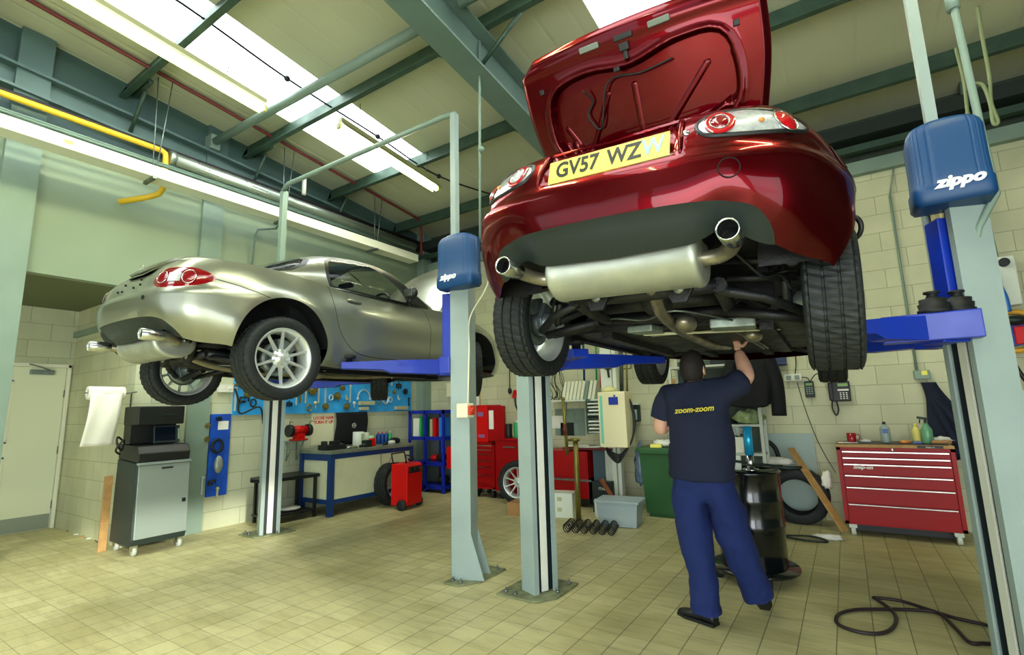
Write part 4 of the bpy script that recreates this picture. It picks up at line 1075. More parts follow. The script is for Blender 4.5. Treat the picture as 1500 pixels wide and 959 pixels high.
b = MB(); b.tube([(-6.5, Y_F + .2, 4.50), (-6.5, 2.36, 4.55), (-6.5, 2.40, 4.53), (-6.5, 2.41, 4.48), (-6.5, 2.41, 4.08), (-6.52, 2.38, 4.01), (-6.58, 2.30, 3.96), (-6.76, 2.08, 3.87)], .032, 12); tag(b.build('gas_pipe', M_YPIPE), 'yellow gas pipe running over the cable tray and bending down to the wall', 'pipe')
b = MB(); b.tube([(-6.5, 2.50, 4.50), (-6.5, 6.6, 4.46)], .075, 16); b.tube([(-6.5, 2.5, 4.5), (-6.5, 2.44, 4.5)], .085, 16); tag(b.build('flue_duct', mat('galvanised_duct', (170, 182, 170), .3, .8, noise=(3, .15))), 'shiny galvanised round duct starting where the yellow pipe bends down', 'duct')
b = MB(); b.tube([(-6.60, Y_F + .2, 4.62), (-6.60, 7.0, 4.62)], .035, 8); tag(b.build('dark_pipe', mat('dark_lagging', (34, 30, 34), .6)), 'thin dark pipe running above the yellow pipe and round duct', 'pipe')
for k, x in enumerate((-6.32, -6.38)):
    b = MB(); b.tube([(x, Y_F + .2, 4.28 + .05 * k), (x, 6.5, 4.28 + .05 * k)], .015, 6)
    tag(b.build('grey_conduit', M_STRC), ('lower' if k == 0 else 'upper') + ' of the two thin grey conduits above the cream cable tray', 'conduit')
b = MB(); b.tube([(-6.2, Y_F + .3, roofz(Y_F) - .05), (-6.2, 6.35, roofz(6.4) - .05), (-6.2, 6.47, 4.82), (-6.22, 6.5, 4.22)], .022, 8); tag(b.build('conduit_pipe', M_REDO), 'dark red conduit under the roof beside the long rooflight, dropping in the corner', 'conduit')
for k, (y, lb_) in enumerate(((2.2, 'nearest pair of hanger wires dropping to the cable tray by the yellow pipe'), (3.78, 'middle pair of hanger wires dropping to the cable tray'), (5.42, 'farthest pair of hanger wires dropping to the cable tray'))):
    b = MB()
    b.tube([(-6.22, y - .04, roofz(y) - .08), (-6.24, y, 4.05)], .006, 6); b.tube([(-6.20, y + .10, roofz(y) - .08), (-6.22, y + .02, 4.05)], .006, 6); b.box((-6.30, y, 4.05), (.26, .04, .03))
    tag(b.build('hanger_wires', M_STEEL), lb_, 'hanger', 'cable tray hanger wires')
def batten(label, x, y0, y1, z, slope):
    t = thing('strip_light', label, 'strip light', (x, (y0 + y1) / 2, z), (-slope, 0, 0), 'fluorescent strip lights')
    L = y1 - y0
    b = MB(); b.prism([(-.035, .05), (.035, .05), (.10, -.028), (.092, -.028), (.03, .035), (-.03, .035), (-.092, -.028), (-.10, -.028)], L, (0, L / 2, 0), (1, 0, 0), (0, 0, 1)); b.build('batten', M_BATT, t)
    b = MB(); b.box2((-.035, -L / 2, .045), (.035, L / 2, .105), .004); b.build('gear_housing', M_BATT, t)
    for s in (-1, 1):
        b = MB(); b.box((0, s * L / 2, -.01), (.05, .03, .06)); b.build('end_cap', M_BATT, t)
    b = MB(); b.tube([(0, -L / 2 + .02, -.02), (0, L / 2 - .02, -.02)], .019, 12); b.build('lamp_tube', M_TUBE, t)
    for k in (-.35, .35):
        b = MB(); b.tube([(0, L * k, .04), (0, L * k, roofz(y0 + L * (.5 + k)) - z + slope * L * k - .03)], .005, 5); b.sphere((0, L * k, .07), .022, 6); b.build('chain', M_STEEL, t)
batten('near long lit strip light hanging below the long rooflight, upper left', -5.08, -.1, 2.80, 4.92, .09)
batten('shorter lit strip light farther away, hanging below the end of the long rooflight', -4.62, 3.44, 5.16, 4.66, .09)
batten('added fill strip light hidden behind the raised boot lid, toward the back wall', -.75, 4.6, 6.1, 4.5, .09)  # extra lamp hidden by the lid, added to light back wall and floor
batten('added fill strip light overhead between the two lifts, just above the picture', -1.9, .9, 2.5, 4.9, .09)  # added lamp above the frame, brightens the floor between the lifts
batten('added fill strip light overhead to the right of the red car, above the picture', .9, 1.1, 2.9, 4.9, .09)  # added lamp out of frame, brightens the floor at right
batten('added unseen fill strip light above and behind the camera over the red car', -.9, -2.6, .1, 4.95, .09)  # unseen lamp behind the camera, added as fill
# festoon cable with droppers
b = MB(); pts = [(-4.86, .3, 5.2), (-4.84, 1.6, 5.28), (-4.84, 2.9, 5.12), (-4.82, 4.2, 5.02), (-4.72, 5.3, 4.86), (-4.2, 6.4, 4.74)]
b.tube(spline(pts, 6), .012, 6); fc = b.build('lighting_cable', M_BLACK); tag(fc, 'thin black lighting cable strung along the long rooflight', 'cable')
for p in pts[1:5]: b = MB(); b.sphere(p, .035, 6); b.build('cable_joint', M_BLACK, fc)
b = MB(); b.tube([(-2.59, 3.5, roofz(3.5) - .3), (-2.62, 3.5, 2.9)], .012, 6); b.sphere((-2.59, 3.5, 3.8), .03, 6); tag(b.build('drop_conduit', M_PCOL), 'thin pale drop conduit between the two lifts, left of the red car', 'conduit')
b = MB(); b.tube([(-6.78, 3.66, 3.2), (-6.7, 3.66, 3.9), (-6.72, 3.7, 4.0), (-6.6, 3.9, 4.05), (-5.9, 3.55, 3.9)], .015, 6); tag(b.build('wall_conduit', M_STRC), 'bent grey conduit running from the left wall to the far lift post', 'conduit')
# right side poles and cable loops
b = MB(); b.tube([(.73, 3.4, 4.6), (.735, 3.4, 3.5), (.75, 3.4, 2.74), (.76, 3.4, 2.42), (.67, 3.4, 2.26), (.64, 3.42, 2.1)], .018, 8); b.cyl((.73, 3.4, 3.5), (.73, 3.4, 3.62), .03); tag(b.build('conduit_pipe', M_PCOL), 'pale upright conduit passing just right of the nearest blue motor cover', 'conduit')
b = MB(); b.tube([(1.48, 7.05, 5.1), (1.46, 7.1, 3.6), (1.50, 7.12, 2.6)], .03, 8); tag(b.build('wall_pipe', M_PCOL), 'vertical pale pipe on the back wall at the right edge above the hose reel', 'pipe')
b = MB(); b.tube(spline([P(1432, 10, Y=4.6), P(1440, 60, Y=4.6), P(1449, 110, Y=4.6), P(1452, 150, Y=4.6), P(1462, 178, Y=4.6), P(1455, 180, Y=4.6), P(1450, 150, Y=4.6), P(1440, 125, Y=4.6), P(1428, 122, Y=4.6)], 6), .012, 6)
tag(b.build('looped_cable', M_TOOLC), 'pale cable hanging in a tied loop from the roof, top right', 'cable')
b = MB(); b.tube(spline([P(1400, 70, Y=4.8), P(1412, 120, Y=4.8), P(1418, 170, Y=4.8), P(1424, 176, Y=4.8)], 5), .012, 6); tag(b.build('cable', M_TOOLC), 'thin pale cable behind the nearest motor cover and its conduit', 'cable')
for k, (p0, p1, lb_) in enumerate((((1310, 285), (1336, 545), 'long thin grey conduit down the back wall between red car and nearest lift post'),)):
    a, c = P(*p0, Y=7.17), P(*p1, Y=7.17); a.x = c.x = (a.x + c.x) / 2; b = MB(); b.tube([a, c], .014, 6); b.tube([a, a + V((.10, 0, .42))], .01, 6); tag(b.build('wall_conduit', M_PCOL), lb_, 'conduit')
b = MB(); b.tube([P(430, 280, X=-6.45), P(445, 262, X=-6.45) + V((0, 0, .1))], .035, 8)
p = P(445, 285, X=-6.3); b = MB(); b.cyl(p, p + V((0, 0, .28)), .03); tag(b.build('fluorescent_starter_tube', M_WHITE), 'short white upright tube standing on the cable tray behind the crossover pipe', 'tube')
# ================================================================== LEFT SIDE
M_TB = mat('tool_board_blue', (44, 158, 232), .5, noise=(4, .25))
M_TBD = mat('tool_board_dark', (18, 80, 190), .5, noise=(6, .3))
M_BRASS = mat('brass_tool', (132, 122, 62), .4, .6, noise=(30, .2))
M_TOOLW = mat('bright_tool', (205, 220, 215), .3, .6)
M_TOOLD = mat('dark_tool', (30, 40, 36), .45, .3)
M_TOOLG = mat('tan_tool_box', (176, 178, 138), .55)
M_WOOD = mat('raw_board', (178, 140, 84), .6, noise=(12, .2))
M_CARD = mat('cardboard', (168, 126, 78), .8, noise=(8, .1))
M_REDP = mat('red_cabinet_paint', (152, 4, 8), .4, coat=.0, spec=.3)
M_REDT = mat('red_trolley_paint', (196, 12, 10), .38, spec=.3)
M_NAVY = mat('navy_cloth', (14, 26, 72), .85, bump=(60, .3))
M_CLOTHB = mat('black_cloth', (10, 13, 16), .85, bump=(50, .4))
M_PAPER = mat('paper_white', (232, 234, 218), .8)
M_RAG = mat('white_rag', (222, 222, 210), .85, bump=(40, .4))
b = MB(); b.box2((X_L + .003, 3.54, 1.40), (X_L + .03, 6.82, 2.03)); wide = b.build('tool_board', M_TB); tag(wide, 'wide bright blue tool board on the left wall above the workbench', 'tool board')
b = MB(); b.box2((X_L + .003, 3.27, .40), (X_L + .03, 3.52, 1.42)); tag(b.build('tool_board', M_TBD), 'narrow upright blue tool board on the left wall beside the grey diagnostic trolley', 'tool board')
XT = X_L + .055
def tool(kind, px, py, s, m_, label, ang=0, X=XT):
    """s: size in metres; hangs flat against the board"""
    c = P(px, py, X=X); b = MB(); s *= 1.15
    if kind == 'bar': b.box((0, 0, 0), (.02, .022, s), None, .004); b.cyl((-.01, 0, s / 2), (.012, 0, s / 2), .02, n=12)
    elif kind == 'gear':
        n = 20; b.prism([(cos(2 * pi * k / n) * s * (1 if k % 2 else .82), sin(2 * pi * k / n) * s * (1 if k % 2 else .82)) for k in range(n)], .03, (-.015, 0, 0), (0, 1, 0), (0, 0, 1)); b.cyl((0, 0, 0), (.035, 0, 0), s * .4, n=12)
    elif kind == 'puller':
        b.box((0, 0, 0), (.03, s, .03), None, .005); b.cyl((0, 0, -s * .7), (0, 0, s * .45), .010, n=8)
        for q in (-1, 1): b.box((0, q * s * .45, -s * .3), (.02, .018, s * .6), None, .003)
    elif kind == 'block': b.box((0, 0, 0), (.05, s, s * .5), None, .006)
    elif kind == 'ring': b.tube([(0, cos(a) * s, sin(a) * s * 1.25) for a in [2 * pi * k / 18 for k in range(18)]], s * .28, 8, closed=True)
    elif kind == 'arch': b.tube([(0, cos(a) * s, sin(a) * s * 1.1) for a in [pi * k / 14 for k in range(15)]], .012, 6); b.sphere((0, s, -.01), .022, 6); b.sphere((0, -s, -.01), .022, 6)
    elif kind == 'knob': b.cyl((0, 0, -s), (0, 0, 0), .010, n=8); b.sphere((0, 0, .02), .03, 7)
    elif kind == 'hook': b.tube(spline([(0, 0, s), (0, 0, 0), (0, s * .3, -s * .5), (0, s * .8, -s * .3), (0, s * .8, s * .1)], 4), .012, 6)
    elif kind == 'clamp': b.tube([(0, -s, 0), (0, -s, s), (0, s, s), (0, s, 0)], .012, 6); b.cyl((0, -s * 1.1, 0), (0, s * .2, 0), .016, n=8)
    o = b.build('hand_tool', m_, None, c, (ang, 0, 0)); tag(o, label, 'tool', 'special tools on the blue boards'); return o
for a in (
    ('bar', 345, 585, .26, M_TOOLW, 'bright bar tool nearest the left edge of the wide blue board'),
    ('block', 347, 563, .05, M_BRASS, 'small brass block tool at the left end of the wide blue board'),
    ('clamp', 358, 588, .05, M_TOOLD, 'small dark clamp near the left edge of the wide blue board'),
    ('gear', 363, 577, .045, M_BRASS, 'dull gear tool left of the far lift post, on the wide blue board'),
    ('bar', 434, 584, .16, M_TOOLW, 'short bright bar just right of the far lift post on the blue board'),
    ('bar', 440, 582, .14, M_BRASS, 'short dull bar next to a bright one right of the far lift post'),
    ('bar', 448, 577, .24, M_TOOLG, 'tan rod tool left of the brass chain wheel on the blue board'),
    ('gear', 458, 571, .07, M_BRASS, 'brass chain wheel under the right edge of the silver rear wheel'),
    ('ring', 453, 597, .035, M_BRASS, 'flat oval brass ring at the bottom of the blue board above the grinder'),
    ('bar', 467, 571, .34, M_TOOLW, 'long bright bar, left one of the two longest on the blue board'),
    ('bar', 477, 571, .36, M_TOOLW, 'long bright bar, right one of the two longest on the blue board'),
    ('puller', 488, 557, .12, M_TOOLD, 'dark puller below the tip of the blue lift arm'),
    ('ring', 485, 582, .03, M_TOOLW, 'bright oval ring left of a brass wheel on the blue board'),
    ('gear', 494, 580, .055, M_BRASS, 'round brass wheel beside a bright oval ring, mid blue board'),
    ('puller', 502, 567, .07, M_BRASS, 'small brass puller above and right of the round brass wheel'),
    ('block', 500, 554, .10, M_TOOLW, 'bright flat block under the blue lift arm tip'),
    ('gear', 477, 595, .05, M_BRASS, 'brass wheel low on the blue board above the poster'),
    ('bar', 513, 577, .23, M_TOOLW, 'single bright bar in the middle of the blue board'),
    ('gear', 508, 595, .05, M_BRASS, 'brass wheel at the bottom of the blue board over the black cloth'),
    ('hook', 524, 556, .07, M_TOOLW, 'bright hook shaped tool directly under the blue lift arm'),
    ('arch', 533, 583, .11, M_TOOLW, 'bright arch shaped puller with two ball ends on the blue board'),
    ('block', 551, 571, .08, M_TOOLG, 'tan block tool right of the arch shaped puller'),
    ('clamp', 559, 573, .04, M_TOOLW, 'bright clamp right of the tan block tool'),
    ('hook', 565, 563, .06, M_TOOLD, 'dark hook near the upper right of the blue board'),
    ('ring', 565, 585, .05, M_TOOLW, 'larger of two cream rings low on the right part of the blue board'),
    ('ring', 572, 585, .032, M_TOOLW, 'smaller of two cream rings low on the right part of the blue board'),
    ('bar', 574, 558, .15, M_TOOLW, 'bright upright bar at the top right of the blue board'),
    ('puller', 584, 563, .10, M_TOOLD, 'dark puller with a bright shelf near the right end of the blue board'),
    ('gear', 594, 573, .045, M_TOOLD, 'small dark star wheel at the right end of the blue board'),
    ('hook', 583, 583, .045, M_TOOLW, 'small bright hook under the dark puller at the right end of the blue board'),
    ('bar', 353, 561, .10, M_BRASS, 'short brass bar at the upper left of the wide blue board'),
    ('ring', 371, 590, .035, M_TOOLD, 'dark ring just left of the far lift post on the wide board'),
    ('puller', 424, 590, .07, M_TOOLD, 'small dark puller touching the right side of the far lift post'),
    ('block', 447, 561, .05, M_TOOLW, 'small bright block left of and above the brass chain wheel'),
    ('knob', 462, 592, .05, M_TOOLG, 'tan knob tool under the brass chain wheel'),
    ('hook', 507, 583, .04, M_TOOLG, 'tan hook beside the brass wheel over the black cloth'),
    ('knob', 519, 592, .05, M_TOOLW, 'bright knob tool just left of the longer grey tray'),
    ('clamp', 512, 557, .04, M_TOOLD, 'dark clamp left of the bright hook under the lift arm'),
    ('ring', 555, 588, .03, M_BRASS, 'small brass ring between the trays and the cream rings'),
    ('bar', 553, 557, .09, M_TOOLG, 'short tan bar under the lift arm, right of the far front wheel'),
    ('puller', 566, 573, .06, M_TOOLG, 'small tan puller above the larger cream ring'),
    ('gear', 578, 574, .035, M_BRASS, 'small brass wheel between the cream rings and the dark puller'),
    ('knob', 590, 555, .04, M_TOOLD, 'dark knob in the top right corner of the wide blue board'),
    ('bar', 599, 589, .12, M_TOOLD, 'short dark bar at the lower right edge of the wide blue board'),
    ('gear', 304, 623, .03, M_BRASS, 'small brass wheel on the narrow board, upper left'),
    ('puller', 321, 612, .05, M_TOOLD, 'dark puller at the top of the narrow blue board'),
    ('gear', 303, 643, .03, M_BRASS, 'small brass wheel on the narrow board, below another'),
    ('ring', 318, 653, .055, M_TOOLD, 'black coil ring on the narrow blue board'),
    ('bar', 296, 712, .18, M_TOOLW, 'bright bar low on the left of the narrow blue board'),
    ('clamp', 310, 709, .035, M_TOOLD, 'dark clamp low on the narrow blue board'),
    ('bar', 318, 722, .10, M_TOOLG, 'thin rod hanging past the bottom edge of the narrow blue board'),
): tool(*a)
b = MB(); b.box2((X_L + .03, 3.36, 1.22), (X_L + .034, 3.49, 1.33)); tag(b.build('notice', M_PAPER), 'white card pinned near the top of the narrow blue tool board', 'notice')
b = MB(); b.sphere(P(320, 680, X=-6.73), .07, 8, (.5, .8, 1.6)); tag(b.build('plastic_bag', mat('clear_bag', (150, 160, 150), .25, .3, bump=(30, 1))), 'crumpled clear bag of parts hanging on the narrow blue board', 'bag')
for x, y, d, lb in ((537, 590, (.06, .30, .06), 'longer grey tray fixed low on the wide blue tool board'), (533, 598, (.06, .16, .05), 'shorter grey tray under the longer one at the bottom of the blue board'), (588, 597, (.06, .28, .06), 'grey tray at the lower right end of the wide blue board')):
    c = P(x, y, X=-6.74); b = MB(); b.box((0, 0, -d[2] / 2), (d[0], d[1], .006)); b.box((d[0] / 2, 0, 0), (.006, d[1], d[2])); b.box((0, d[1] / 2, 0), (d[0], .006, d[2])); b.box((0, -d[1] / 2, 0), (d[0], .006, d[2])); tag(b.build('parts_tray', M_TOOLG, None, c), lb, 'tray')
# wall sockets
b = MB(); b.box2((X_L, 3.33, 1.70), (X_L + .05, 3.52, 1.80), .006); sk = tag(b.build('wall_socket', M_WHITE), 'double white wall socket at the left edge of the wide blue board', 'socket')
for q in (3.38, 3.47): b = MB(); b.box((X_L + .053, q, 1.755), (.008, .03, .02)); b.build('switch', M_PAPER, sk)
b = MB(); b.tube(spline([(X_L + .08, 3.52, 1.75), (X_L + .07, 3.58, 1.6), (X_L + .06, 3.62, 1.42), (X_L + .12, 3.85, 1.5), (X_L + .07, 3.95, 1.25), (X_L + .1, 4.05, 1.25)], 6), .012, 6); tag(b.build('power_cable', M_BLACK), 'black cable looping from the socket towards the far lift post', 'cable')
# poster + black cloth with round badge
b = MB(); b.box2((X_L, 4.74, .92), (X_L + .006, 5.14, 1.40)); po = tag(b.build('poster', mat('poster_cream', (228, 228, 190), .6)), 'cream poster with two lines of red lettering behind the bench grinder', 'poster')
text('poster_lettering', 'LOOSE HAIR\nTURN IT UP', .065, mat('poster_red', (200, 40, 50), .6), po, basis((X_L + .008, 4.95, 1.29), (0, 1, 0), (0, 0, 1)), .001, bold=.002)
b = MB()
def clo(u, v): return V((X_L + .05 + .02 * sin(u * 9) * v, 5.14 + .62 * u + .02 * sin(v * 5), 1.40 - .46 * v - .05 * sin(u * 3.1) ** 2 * v))
b.grid(clo, 20, 14); cl = tag(b.build('hanging_cloth', M_CLOTHB, solid=.01), 'black cloth with a small round white badge hanging behind the bench', 'cloth')
b = MB(); cc = clo(.55, .42) + V((.012, 0, 0)); b.tube([cc + V((0, cos(a) * .035, sin(a) * .035)) for a in [2 * pi * k / 18 for k in range(18)]], .004, 5, closed=True); b.tube([cc + V((0, -.02, .01)), cc + V((0, -.005, -.01)), cc + V((0, .01, .015)), cc + V((0, .02, -.01))], .004, 5); b.build('badge', M_WHITE, cl)
# workbench
bt = thing('workbench', 'blue framed workbench with cream panels and a steel worktop along the left wall', 'workbench', (-6.36, 5.2, 0))
M_BF = mat('bench_blue', (14, 54, 108), .45); M_BP = mat('bench_panel', (206, 212, 172), .55, noise=(3, .08)); M_BT = mat('bench_top_steel', (130, 142, 122), .4, .4, noise=(6, .2))
b = MB(); b.box2((-.34, -.70, .83), (.38, .92, .875), .004); b.build('worktop', M_BT, bt)
for x in (-.31, .33):
    for y in (-.66, .86): b = MB(); b.box2((x - .035, y - .035, 0), (x + .035, y + .035, .83)); b.build('leg', M_BF, bt)
b = MB(); b.box2((-.31, -.68, .74), (.35, -.64, .83)); b.box2((.32, -.68, .76), (.35, .88, .83)); b.box2((.31, -.64, .16), (.35, .86, .22)); b.box2((-.31, -.68, .16), (.35, -.64, .22)); b.build('rail', M_BF, bt)
b = MB(); b.box2((.335, -.62, .22), (.345, .83, .76)); b.box2((-.28, -.665, .22), (.30, -.655, .74)); b.build('side_panel', M_BP, bt)
b = MB(); b.box2((-.30, -.62, .17), (.30, .84, .185)); b.build('lower_shelf', M_BF, bt)
b = MB(); b.tube(spline([(.37, .20, .83), (.375, .2, .62), (.375, .24, .52), (.375, .36, .62), (.37, .48, .82)], 5), .004, 5); tag(b.build('wire', M_REDO, bt), None)
def onb(dx, dy, dz=.875): return V((-6.36 + dx, 5.2 + dy, dz))
def can(name, label, cat, c, r, h, m_, cap=None, capn='cap', grp=None, neck=0):
    b = MB(); pr = [(0, 0), (r * .96, 0), (r, h * .03), (r, h * (.97 - neck)), (r * .96, h * (1 - neck)), (r * .3, h), (0, h)]
    b.lathe(pr, (0, 0, 0), (0, 0, 1), 20); o = b.build(name, m_, None, c); tag(o, label, cat, grp)
    if cap:
        b = MB(); b.lathe([(0, h * .98), (r * .34, h * .98), (r * .34, h * 1.13), (0, h * 1.14)], (0, 0, 0), (0, 0, 1), 14); b.build(capn, cap, o)
    return o
M_CANW = mat('white_can', (214, 222, 206), .35); M_CANG = mat('pale_green_label', (160, 196, 120), .5); M_CANB = mat('blue_can', (24, 70, 150), .35); M_CANR = mat('red_cap', (196, 40, 50), .4)
M_GREENC = mat('green_can', (40, 160, 90), .4)
c1 = can('fluid_can', 'larger white can on the workbench in front of the black cloth', 'can', onb(-.06, .12), .085, .22, M_CANW); b = MB(); b.box((.083, 0, .12), (.006, .03, .14)); b.build('label_strip', M_CANG, c1)
can('fluid_can', 'smaller white can right behind the larger one on the workbench', 'can', onb(-.12, .30), .07, .20, M_CANW)
can('fluid_can', 'pale green topped container at the right of the white cans on the bench', 'can', onb(-.02, .33), .055, .15, mat('pale_green_plastic', (170, 210, 170), .4))
for k in range(4): can('spray_can', ['leftmost of the blue red-capped spray cans on the bench', 'second blue red-capped spray can from the left on the bench', 'third blue red-capped spray can on the bench', 'green spray can at the right end of the spray can row'][k], 'spray can', onb(-.10, .56 + .085 * k), .034, .17, M_CANB if k < 3 else M_GREENC, M_CANR if k < 3 else M_WHITE, 'spray_cap', 'spray cans on the workbench', .1)
b = MB(); b.box((0, 0, .035), (.2, .34, .07), None, .01); b.box((0, .04, .09), (.10, .12, .06), .2, .01); b.box((-.02, -.12, .09), (.08, .05, .07), .4, .01); tag(b.build('dark_machine', M_BLACK, None, onb(.10, -.48)), 'black boxy tool on the near left end of the workbench', 'machine')
vb = thing('bench_vice', 'small dark bench vice with a red body standing mid workbench', 'vice', onb(.20, .12)); b = MB(); b.box((0, -.05, .05), (.10, .12, .10), None, .008); b.build('jaw', M_TOOLD, vb); b = MB(); b.box((0, .05, .06), (.08, .08, .12), None, .012); b.build('body', M_REDT, vb); b = MB(); b.cyl((.04, -.1, .04), (.04, -.16, .04), .012); b.build('screw', M_STEEL, vb)
for k, (dx, dy, s, m_, lb) in enumerate(((.22, -.28, .03, M_CHROME, 'shiny small part on the near edge of the workbench'), (.24, -.18, .025, M_BRASS, 'small brass fitting lying beside the shiny part on the bench'), (.18, -.02, .03, M_TOOLD, 'small dark part lying left of the vice on the bench'), (.15, .62, .05, M_WHITE, 'crumpled white cloth on the far half of the workbench'), (.05, .78, .075, M_CLOTHB, 'black bag heaped on the far end of the workbench'), (.22, .42, .035, M_TOOLD, 'dark socket lying right of the vice'))):
    b = MB(); b.sphere((0, 0, s * .62), s, 8, (1.1, 1.3, .65)); b.cyl((0, -s * 1.2, s * .3), (0, s * 1.3, s * .3), s * .28, n=8); tag(b.build('bench_part' if k != 4 else 'cloth_bag', m_, None, onb(dx, dy)), lb, 'small part' if k not in (3, 4) else ('cloth' if k == 3 else 'bag'))
for k, (dy, r) in enumerate(((-.42, .08), (-.15, .10), (.25, .09), (.55, .08))):
    b = MB(); b.lathe([(0, 0), (r, 0), (r, .05), (r * .7, .06), (r * .6, .13), (0, .13)], (0, 0, 0), (0, 0, 1), 16); tag(b.build('spare_part', M_TOOLD if k % 2 else M_STEEL, None, (-6.36 + .12, 5.2 + dy, .185)), ('first', 'second', 'third', 'fourth')[k] + ' metal part from the near end on the shelf under the workbench', 'part')
# bench grinder on bracket
gr = thing('bench_grinder', 'red bench grinder on a wall bracket between the far lift post and the workbench', 'grinder', (-6.62, 4.42, 1.02))
b = MB(); b.cyl((0, -.11, .14), (0, .11, .14), .068); b.box((0, 0, .05), (.12, .13, .10), None, .015); b.box((0, 0, .01), (.16, .2, .02), None, .004); b.build('motor_body', M_REDT, gr)
for s in (-1, 1): b = MB(); b.cyl((0, s * .12, .14), (0, s * .175, .14), .085); b.build('wheel_guard', M_BLACK, gr); b = MB(); b.tube([(0, s * .15, .22), (.03, s * .17, .27), (.10, s * .17, .26)], .006, 5); b.build('spark_shield', M_STEEL, gr)
b = MB(); b.box((-.09, 0, -.01), (.2, .24, .014)); b.tube([(-.17, -.08, -.01), (-.17, -.08, -.28), (.0, -.08, -.02)], .012, 6); b.tube([(-.17, .08, -.01), (-.17, .08, -.28), (.0, .08, -.02)], .012, 6); b.build('wall_bracket', M_PCOL, gr)
# dark bench / seat
st = thing('low_bench', 'low black wheeled bench standing behind the far lift post', 'bench', (-6.45, 4.10, 0))
b = MB(); b.prism([(-.28, -.30), (-.10, -.40), (.20, -.36), (.24, .40), (-.30, .42)], .045, (0, 0, .53), bev=.01); b.build('seat_top', M_BLACK, st)
for x, y in ((-.2, -.26), (.18, -.28), (.19, .36), (-.22, .36)): b = MB(); b.box((x, y, .265), (.035, .035, .53)); b.build('leg', M_BLACK, st)
b = MB(); b.box((0, .03, .10), (.42, .66, .02)); b.build('lower_shelf', M_BLACK, st)
b = MB(); b.sphere((0, 0, .03), .12, 8, (1, 1.2, .25)); tag(b.build('white_cloth', M_RAG, None, (-6.42, 4.2, .112)), 'white cloth lying on the lower shelf of the low black bench', 'cloth')
# wheel leaning by the bench, red welder trolley
def loose_wheel(label, loc, rot, nspoke=10, s=1):
    t = thing('car_wheel', label, 'wheel', loc); t.rotation_euler = rot
    tyre_mb(MB(), n=60).build('tyre', M_TYRE, t); rim_mb(MB(), spokes=nspoke).build('rim', M_ALLOY, t)
    return t
loose_wheel('spoked car wheel leaning on the workbench behind the red trolley', (-5.86, 5.52, .318), (0, -.08, .10))
wt = thing('welder_trolley', 'red wheeled workshop charger trolley in front of the workbench end', 'trolley', (-5.52, 5.48, 0), .18)
b = MB(); b.prism([(-.14, .06), (.14, .06), (.14, .60), (.10, .64), (-.14, .64)], .38, (0, .19, 0), (1, 0, 0), (0, 0, 1), .012); b.build('case', M_REDT, wt)
b = MB(); b.box((.141, 0, .55), (.006, .30, .09)); b.build('control_panel', M_BLACK, wt)
for y in (-.12, 0, .11): b = MB(); b.cyl((.14, y, .55), (.16, y, .55), .022); b.build('dial', M_TOOLD, wt)
for s in (-1, 1): b = MB(); b.lathe([(.02, -.02), (.07, -.02), (.075, -.01), (.075, .01), (.07, .02), (.02, .02), (0, .02)], (.06, s * .215, .076), (0, 1, 0), 20); b.lathe([(0, -.02), (.03, -.02)], (.06, s * .215, .076), (0, 1, 0), 10); b.build('trolley_wheel', M_TYRE, wt)
b = MB(); b.tube([(-.12, -.16, .62), (-.16, -.16, .78), (-.16, .16, .78), (-.12, .16, .62)], .012, 8); b.build('handle', M_TOOLD, wt)
b = MB(); b.tube(spline([(.02, -.05, .64), (.05, -.1, .72), (.0, .0, .75), (.06, .08, .70), (-.02, .1, .66), (.02, 0, .70)], 6), .012, 6); b.build('leads', M_BLACK, wt)
# blue open cabinet in the corner
bc = thing('blue_cabinet', 'open fronted blue steel cabinet standing in the corner right of the workbench', 'cabinet', (-6.24, 6.86, 0)); M_BC = mat('cabinet_blue', (16, 38, 160), .45)
b = MB()
for x in (-.40, -.02, .40): b.box2((x - .02, -.22, 0), (x + .02, -.18, 1.40)); b.box2((x - .02, .18, 0), (x + .02, .22, 1.40))
b.box2((-.42, -.22, 1.34), (.42, .22, 1.40)); b.build('frame', M_BC, bc)
for z in (.06, .45, .88): b = MB(); b.box2((-.40, -.22, z), (.40, .2, z + .06)); b.build('shelf', M_BC, bc)
b = MB(); b.box2((-.41, .19, .05), (.41, .215, 1.35)); b.build('back_panel', mat('cabinet_back', (110, 120, 112), .6), bc)
for k, (x, w_, h, m_, lb) in enumerate(((-.28, .14, .32, M_PAPER, 'white folder standing at the left of the blue cabinet top shelf'), (-.17, .04, .34, M_GREENC, 'green folder beside the white one in the blue cabinet'), (.16, .07, .32, M_REDT, 'red folder on the top shelf of the blue cabinet'), (.30, .07, .33, mat('folder_blue', (30, 120, 210), .5), 'light blue folder at the right of the blue cabinet'), (.08, .05, .3, M_TOOLG, 'grey folder left of the red one in the blue cabinet'))):
    b = MB(); b.box((0, 0, h / 2), (w_, .22, h), None, .004); tag(b.build('folder', m_, None, (-6.24 + x, 6.80, .941)), lb, 'folder', 'folders in the blue cabinet')
for k, (x, z, r, m_, lb) in enumerate(((.22, .511, .09, M_CLOTHB, 'dark bundle on the middle shelf of the blue cabinet'), (.05, .511, .07, M_REDT, 'small red item on the middle shelf of the blue cabinet'), (.25, .121, .10, M_TOOLD, 'dark item on the bottom shelf of the blue cabinet'))):
    b = MB(); b.sphere((0, 0, r * .8), r, 8, (1.1, 1, .8)); tag(b.build('bundle', m_, None, (-6.24 + x, 6.82, z)), lb, 'bundle')
